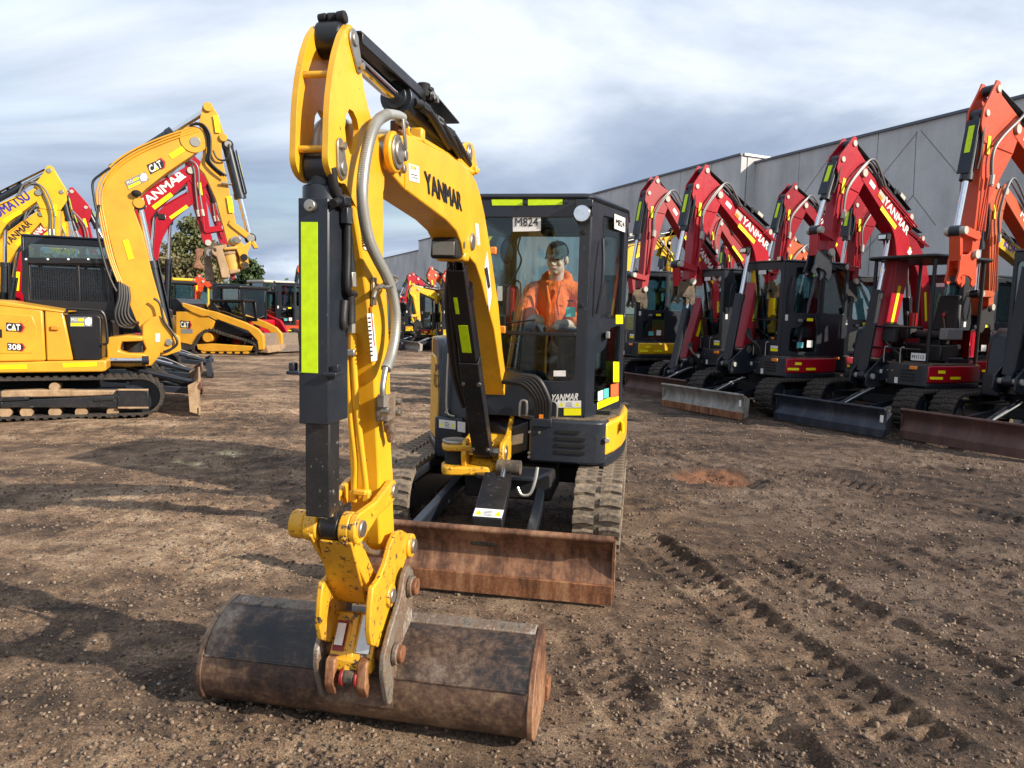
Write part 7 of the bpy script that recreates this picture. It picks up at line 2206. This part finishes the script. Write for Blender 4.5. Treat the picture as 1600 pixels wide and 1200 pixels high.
# muddy tilting hitch
for x_ in (-0.30, 0.22):
    T(K, [(330, 388), (336.5, 386.6), (352, 384), (352.4, 385.6), (346.8, 391.7), (356, 421.4), (358, 431.6), (357.5, 434.7), (345.7, 435.2), (341.6, 417.3), (337.5, 403), (331.4, 398.9), (329.8, 393.8), (331, 391), (334.5, 395.8), (337.5, 395.3), (336.5, 390.5)], x_, x_ + 0.07, 'hitch_cradle', 'mudst', 0.012, xp=0)
T(K, [(346, 388), (370, 386), (370, 391), (349, 393)], -0.22, 0.22, 'hitch_block', 'catmud', 0.02, xp=0)
T(K, [(356, 424), (374, 421), (374, 426), (358, 430)], -0.24, 0.24, 'hitch_block', 'mudst', 0.02, xp=0)
a_, b_ = K.P(356, 391, x=-0.02), K.P(364, 424, x=-0.02)
MB().cyl(a_, b_, 0.135, seg=22).build('rotator', 'catmud', KR, 0.02)
MB().cyl(a_.lerp(b_, 0.08), a_.lerp(b_, 0.22), 0.155, seg=22).build('rotator_collar', 'mudst', KR, 0.008)
for x_ in (-0.17, 0.11):
    T(K, [(364, 379), (372, 374), (380.5, 384.6), (390, 377), (392, 382.5), (385.7, 395), (388, 417.3), (378.5, 421), (373.4, 415), (373.4, 403), (368.3, 391)], x_, x_ + 0.06, 'hitch_head', 'cat', 0.012, xp=0)
T(K, [(372, 386), (384, 392), (386, 416), (376, 418)], -0.11, 0.11, 'hitch_block', 'catmud', 0.02, xp=0)
for p_, m_ in (((371, 375), 'steel'), ((381.6, 402), 'dark'), ((383, 414), 'mud')):
    MB().cyl(K.P(*p_, x=-0.21), K.P(*p_, x=0.18), 0.055, seg=14).build('hitch_pin', m_, KR, 0.006)
T(K, [(360, 426), (367, 426), (366.5, 437), (360, 436)], -0.1, 0.1, 'coupler_nose', 'darkred', 0.01, xp=0)
T(K, [(319, 403), (325, 398), (330, 403), (332, 418), (335.5, 438), (322, 439), (320, 420)], -0.05, 0.3, 'adapter_plate', 'plate', 0.01, xp=0)
MB().cyl(K.P(328, 395, x=-0.25), K.P(328, 395, x=0.25), 0.06, seg=14).build('cradle_pin', 'grey', KR, 0.008)

# ------------------------------------------------------------------ other machines on the left
G3 = 'excavators parked in the left row'
fR1 = Frame(-7.7, 12.8, 114)
digger(fR1, 'red excavator with large white boom lettering right behind the big amber one', 'red', 1.12,
       [(192, 480), (208, 335), (298, 268), (297, 247), (325, 380)], 0.0, YB(0.10, 0.86, h=0.12), side=-1, hitch='mud', group=G3, blademat='rust', tape=None or 'tapey')
T(fR1, [(304, 391), (310, 388), (318, 390), (317, 398), (312, 404), (314, 412), (320, 418), (318, 422), (301, 419), (305, 408), (306, 398)], -0.14, 0.14, 'hitch_jaw', 'rust', 0.015, xp=0)
fK1 = Frame(-11.2, 13.9, 114)
digger(fK1, 'tallest yellow excavator at the far left, blue lettering on its boom', 'komat', 1.12,
       [(-30, 470), (-22, 352), (62, 302), (78, 268), (88, 398)], 0.0, ('KOMATSU', 0.15, 0.88, -0.02, 0.15), ink='inkblue', side=-1, group=G3, low=True)
fY2 = Frame(-12.3, 15.9, 114)
digger(fY2, 'yellow excavator with black lettering, its boom below the blue-lettered one', 'yellow', 1.08,
       [(-20, 480), (3, 392), (66, 335), (88, 300), (104, 400)], 0.0, ('YANMAR', 0.25, 0.85, -0.03, 0.12), ink='ink', side=-1, group=G3, low=True)
fR2 = Frame(-13.2, 17.9, 114)
digger(fR2, 'red excavator whose stick stands above the mesh guard at the left', 'red', 1.12,
       [(27, 480), (32, 388), (103, 333), (113, 300), (148, 400)], 0.0, YB(0.35, 0.72, h=0.12), side=-1, group=G3, low=True)
fR3 = Frame(-8.6, 15.7, 114)
digger(fR3, 'red excavator mostly hidden, its stick showing between the two raised hitches', 'red', 1.05,
       [(232, 470), (238, 350), (322, 292), (322, 268), (350, 385)], 0.0, None, side=-1, group=G3, low=True)

# compact track loader ----------------------------------------------------
S_ = Frame(-9.3, 24.0, 90, 'track_loader')
tag(S_.root, 'amber compact track loader with black mesh cab standing side on behind the big excavator', 'track loader')
SR = S_.root
def TS(pts, x0, x1, name, mat, bevel=0.015, **k): return T(S_, pts, x0, x1, name, mat, bevel, **k)
TS([(275, 487), (305, 487), (322, 494), (336, 502), (330, 515), (312, 525), (303, 540), (292, 537), (275, 534)], -0.95, 0.95, 'body', 'cat')
TS([(268, 466), (275, 466), (284, 474), (286, 486), (275, 486), (271, 480)], -0.85, 0.85, 'rear_upright', 'black')
for x0, x1 in ((-1.0, -0.82), (0.82, 1.0)):
    TS([(284, 473), (302, 478), (320, 484), (335, 487), (383, 504), (402, 514), (411, 524), (412, 546), (404, 547), (402, 532), (388, 517), (345, 501), (330, 494), (315, 494), (300, 488), (285, 479)], x0, x1, 'lift_arm', 'cat', xp=-1.0)
TS([(326, 497), (345, 503), (385, 520), (378, 526), (330, 514)], -0.84, 0.84, 'chassis', 'black')
TS([(324, 480), (332, 468), (381, 468), (384, 503), (350, 502), (335, 492)], -0.55, -0.50, 'cab_frame', 'black', holes=[[(334, 473), (375, 472), (379, 497), (345, 490)]])
TS([(324, 480), (332, 468), (381, 468), (384, 503), (350, 502), (335, 492)], 0.50, 0.55, 'cab_frame', 'black', xp=-0.55, holes=[[(334, 473), (375, 472), (379, 497), (345, 490)]])
TS([(334, 473), (375, 472), (379, 497), (345, 490)], -0.53, -0.525, 'cab_glass', 'glassdk', 0)
TS([(329, 468), (383, 468), (383, 471), (329, 471)], -0.6, 0.6, 'cab_roof', 'black', xp=-0.55)
TS([(330, 480), (338, 480), (340, 500), (330, 498)], -0.5, 0.5, 'seat', 'seat', xp=-0.55)
lp = S_.yz([(300, 548), (301, 540), (310, 524), (320, 516), (330, 514), (345, 520), (385, 532), (398, 537), (404, 545), (402, 552), (396, 554), (306, 553)], -0.95)
for x0 in (-0.98, 0.68):
    inn = [(a * 0.93 + 0.0 * a, 0.03 + b * 0.86) for a, b in lp]
    b_ = MB()
    b_.yz(lp, x0, x0 + 0.30, [inn])
    b_.build('track', 'rubberdk', SR, 0.01)
    q = MB()
    for i in range(len(lp)):
        a, c = Vector(lp[i]), Vector(lp[(i + 1) % len(lp)])
        m = max(1, int((c - a).length / 0.09))
        for k in range(m):
            p = a.lerp(c, (k + 0.5) / m)
            d = (c - a).normalized()
            nn = Vector((d.y, -d.x))
            q.bar((x0 + 0.15, p.x - d.x * 0.02, p.y - d.y * 0.02), (x0 + 0.15, p.x + d.x * 0.02, p.y + d.y * 0.02), 0.30, 0.06)
    o_ = q.build('track_lugs', 'rubberdk', SR)
    o_['kind'] = 'stuff'
TS([(307, 538), (330, 537), (395, 541), (391, 548), (380, 549), (320, 549), (309, 546)], -1.0, -0.7, 'track_beam', 'cat')
for px in (320, 334, 347, 360, 372, 385):
    e = S_.P(px, 550, x=-0.9)
    MB().cyl((-0.98, e.y, max(0.1, e.z)), (-0.72, e.y, max(0.1, e.z)), 0.085, seg=14).build('roller', 'cat', SR)
e = S_.P(326, 527, x=-0.9)
MB().cyl((-1.0, e.y, e.z), (-0.7, e.y, e.z), 0.15, seg=20).build('sprocket', 'cat', SR)
logo(S_, -0.953, 'CAT', (282, 511), (298, 512), (282, 501.5))
o_ = side_sticker(S_, -0.952, (283, 521), (301, 521), (283, 514), 'grey')
TS([(402, 540), (416, 541), (418, 552), (402, 551)], -0.9, 0.9, 'bucket', 'mudst', xp=-1.0)

# wheeled loaders and cabs parked far behind -------------------------------
def far_loader(px, py, dist, label, col, kind=0, rz=70, s=1.0):
    d = ray(px, 480)
    k = dist / math.hypot(d.x, d.y)
    fr = Frame(d.x * k, d.y * k, rz, 'wheel_loader')
    tag(fr.root, label, 'loader', 'loaders parked far behind')
    R_ = fr.root
    for x in (-0.85, 0.85):
        for y in (-0.85, 0.85):
            w = MB().cyl(((x - 0.16) * s, y * s, 0.45 * s), ((x + 0.16) * s, y * s, 0.45 * s), 0.45 * s, seg=20).build('wheel', 'rubberdk', R_, 0.04)
            MB().cyl(((x - 0.17) * s, y * s, 0.45 * s), ((x + 0.17) * s, y * s, 0.45 * s), 0.22 * s, seg=14).build('rim', col, w)
    MB().box((0, 0.3 * s, 0.85 * s), (1.3 * s, 2.6 * s, 0.65 * s)).build('body', col if kind != 2 else 'black', R_, 0.06)
    MB().box((0, 1.2 * s, 1.15 * s), (1.25 * s, 1.0 * s, 0.6 * s)).build('bonnet', col, R_, 0.08)
    zt = 2.35 * s
    for x in (-0.6, 0.6):
        for y in (-0.5, 0.55):
            MB().box((x * s, y * s, 1.7 * s), (0.07, 0.07, 1.2 * s)).build('cab_pillar', 'black' if kind != 1 else col, R_, 0.01)
    MB().box((0, 0.02 * s, zt), (1.4 * s, 1.3 * s, 0.12)).build('cab_roof', ('black', col, 'cream')[kind % 3], R_, 0.04)
    MB().box((-0.58 * s, 0.02 * s, 1.75 * s), (0.01, 1.0 * s, 1.1 * s)).build('cab_glass', 'glassdk', R_)
    MB().box((0.58 * s, 0.02 * s, 1.75 * s), (0.01, 1.0 * s, 1.1 * s)).build('cab_glass', 'glassdk', R_)
    MB().box((0, -0.5 * s, 1.75 * s), (1.1 * s, 0.01, 1.1 * s)).build('cab_glass', 'glassdk', R_)
    MB().box((0, 0.25 * s, 1.45 * s), (0.5, 0.35, 0.7)).build('seat', 'seat', R_, 0.05)
    for x in (-0.72, 0.72):
        MB().yz([(0.9 * s, 1.75 * s), (1.1 * s, 1.6 * s), (-0.9 * s, 0.9 * s), (-1.7 * s, 0.3 * s), (-1.9 * s, 0.35 * s), (-1.2 * s, 1.15 * s)], (x - 0.06) * s, (x + 0.06) * s).build('lift_arm', col, R_, 0.02)
    MB().yz([(-1.7 * s, 0.08 * s), (-2.35 * s, 0.03 * s), (-2.4 * s, 0.06 * s), (-1.9 * s, 0.25 * s), (-1.85 * s, 0.7 * s), (-1.75 * s, 0.72 * s), (-1.65 * s, 0.35 * s)], -0.95 * s, 0.95 * s).build('bucket', 'plate', R_, 0.01)
far_loader(266, 0, 29, 'loader with black cab roof at the left end of the far row', 'cat', 0, 60)
far_loader(294, 0, 33, 'loader with bright yellow cab frame behind the track loader', 'komat', 1, 40, 1.1)
far_loader(352, 0, 34, 'far loader showing a dark roof just over the track loader cab', 'cat', 0, 60)
far_loader(381, 0, 27.5, 'red-bodied loader with dark roll frame right of the track loader cab', 'red', 0, 60, 0.95)
far_loader(403, 0, 31, 'amber wheel loader with black cab right of the track loader', 'cat', 0, 45, 0.95)
far_loader(424, 0, 35, 'pale-roofed yellow loader, tallest of the far row', 'komat', 2, 50, 1.15)
far_loader(446, 0, 29, 'orange loader with low bucket beside the red cabbed digger', 'orange', 0, 80, 0.9)
far_loader(436, 0, 42, 'distant cream-roofed loader at the back of the yard', 'cat', 2, 60, 1.0)
far_loader(330, 0, 42, 'distant dark loader behind the orange digger arm', 'cat', 0, 60, 1.0)
far_loader(372, 0, 44, 'distant cream-roofed loader between the far cabs', 'komat', 2, 60, 1.0)
fo = Frame(-11.6, 29.0, -75)
digger(fo, 'orange-red digger arm rising above the track loader cab', 'orange', 0.95,
       [(372, 490), (352, 463), (318, 440), (312, 432), (307, 478)], -0.1, None, low=True, hoses=False, group='diggers far behind')
fo2 = Frame(-8.7, 27.4, -60)
digger(fo2, 'orange and black cabbed digger beside the left edge of the big yellow stick', 'orange', 0.98,
       [(485, 500), (484, 440), (478, 420), (474, 410), (472, 470)], -0.1, None, low=True, hoses=False, group='diggers far behind')
# cluster seen under the boom
G5 = 'diggers seen under the yellow boom'
c1 = Frame(-3.6, 29.5, -60)
digger(c1, 'small dark red digger, leftmost under the yellow boom', 'red', 0.9, [(668, 500), (668, 458), (652, 436), (645, 429), (632, 474)], -0.1, None, low=True, hoses=False, group=G5, by=-1.6)
c2 = Frame(-2.6, 28.6, -60)
digger(c2, 'yellow digger with black track under the yellow boom', 'komat', 0.95, [(690, 510), (688, 464), (652, 452), (646, 446), (654, 500)], -0.1, None, ink='ink', low=True, hoses=False, group=G5, blademat='bladegr')
c3 = Frame(-2.0, 31.0, -60)
digger(c3, 'orange digger with tall bent arm under the yellow boom', 'orange', 0.98, [(702, 500), (700, 448), (679, 430), (674, 420), (678, 470)], -0.1, None, low=True, hoses=False, group=G5)
c4 = Frame(-0.6, 31.5, -60)
digger(c4, 'orange digger half hidden by the black boom cylinder', 'orange', 0.95, [(728, 500), (725, 452), (704, 432), (698, 424), (700, 475)], -0.1, None, low=True, hoses=False, group=G5)
c5 = Frame(-4.9, 34.0, -60)
digger(c5, 'small amber digger half hidden behind the hose, far under the yellow boom', 'cat', 0.9, [(655, 505), (655, 478), (640, 470), (636, 464), (634, 500)], -0.1, None, ink='ink', low=True, hoses=False, group=G5)
c6 = Frame(-1.6, 36.0, -60)
digger(c6, 'far amber digger between the two orange diggers under the yellow boom', 'komat', 0.95, [(716, 505), (714, 470), (694, 462), (688, 455), (690, 496)], -0.1, None, ink='ink', low=True, hoses=False, group=G5)
fb = Frame(-4.6, 28.6, 0, 'barrow_frame')
tag(fb.root, 'black upright trolley frame with two orange feet under the yellow boom', 'trolley')
for x in (-0.16, 0.16):
    MB().tube([(x, 0, 0.1), (x, 0, 1.0)], 0.03, 8).build('upright', 'black', fb.root)
for z in (0.35, 0.6, 0.95):
    MB().tube([(-0.16, 0, z), (0.16, 0, z)], 0.025, 8).build('rung', 'black', fb.root)
for x in (-0.25, 0.25):
    MB().cyl((x, 0, 0.0), (x, 0, 0.30), 0.09, 0.07, 14).build('foot', 'lampor', fb.root, 0.01)
MB().box((0, 0.03, 0.2), (0.3, 0.04, 0.22)).build('plate', 'dark', fb.root)
# far low shed and scrub closing the yard
sh = Frame(-14.5, 60, 0, 'shed')
tag(sh.root, 'low pale shed far away behind the loaders', 'shed')
MB().box((0, 0, 1.6), (9, 6, 3.2)).build('wall', 'cream', sh.root)
MB().box((0, 0, 3.3), (9.4, 6.4, 0.2)).build('roof', 'white', sh.root)
sh2 = Frame(-11.4, 45, 0, 'container')
tag(sh2.root, 'dark red container far behind the cabbed digger', 'container')
MB().box((0, 0, 1.3), (2.4, 5, 2.6)).build('shell', 'red', sh2.root, 0.02)
for k in range(7):
    MB().box((-1.0 + k * 0.33, -2.51, 1.3), (0.12, 0.03, 2.4)).build('rib', 'red', sh2.root)
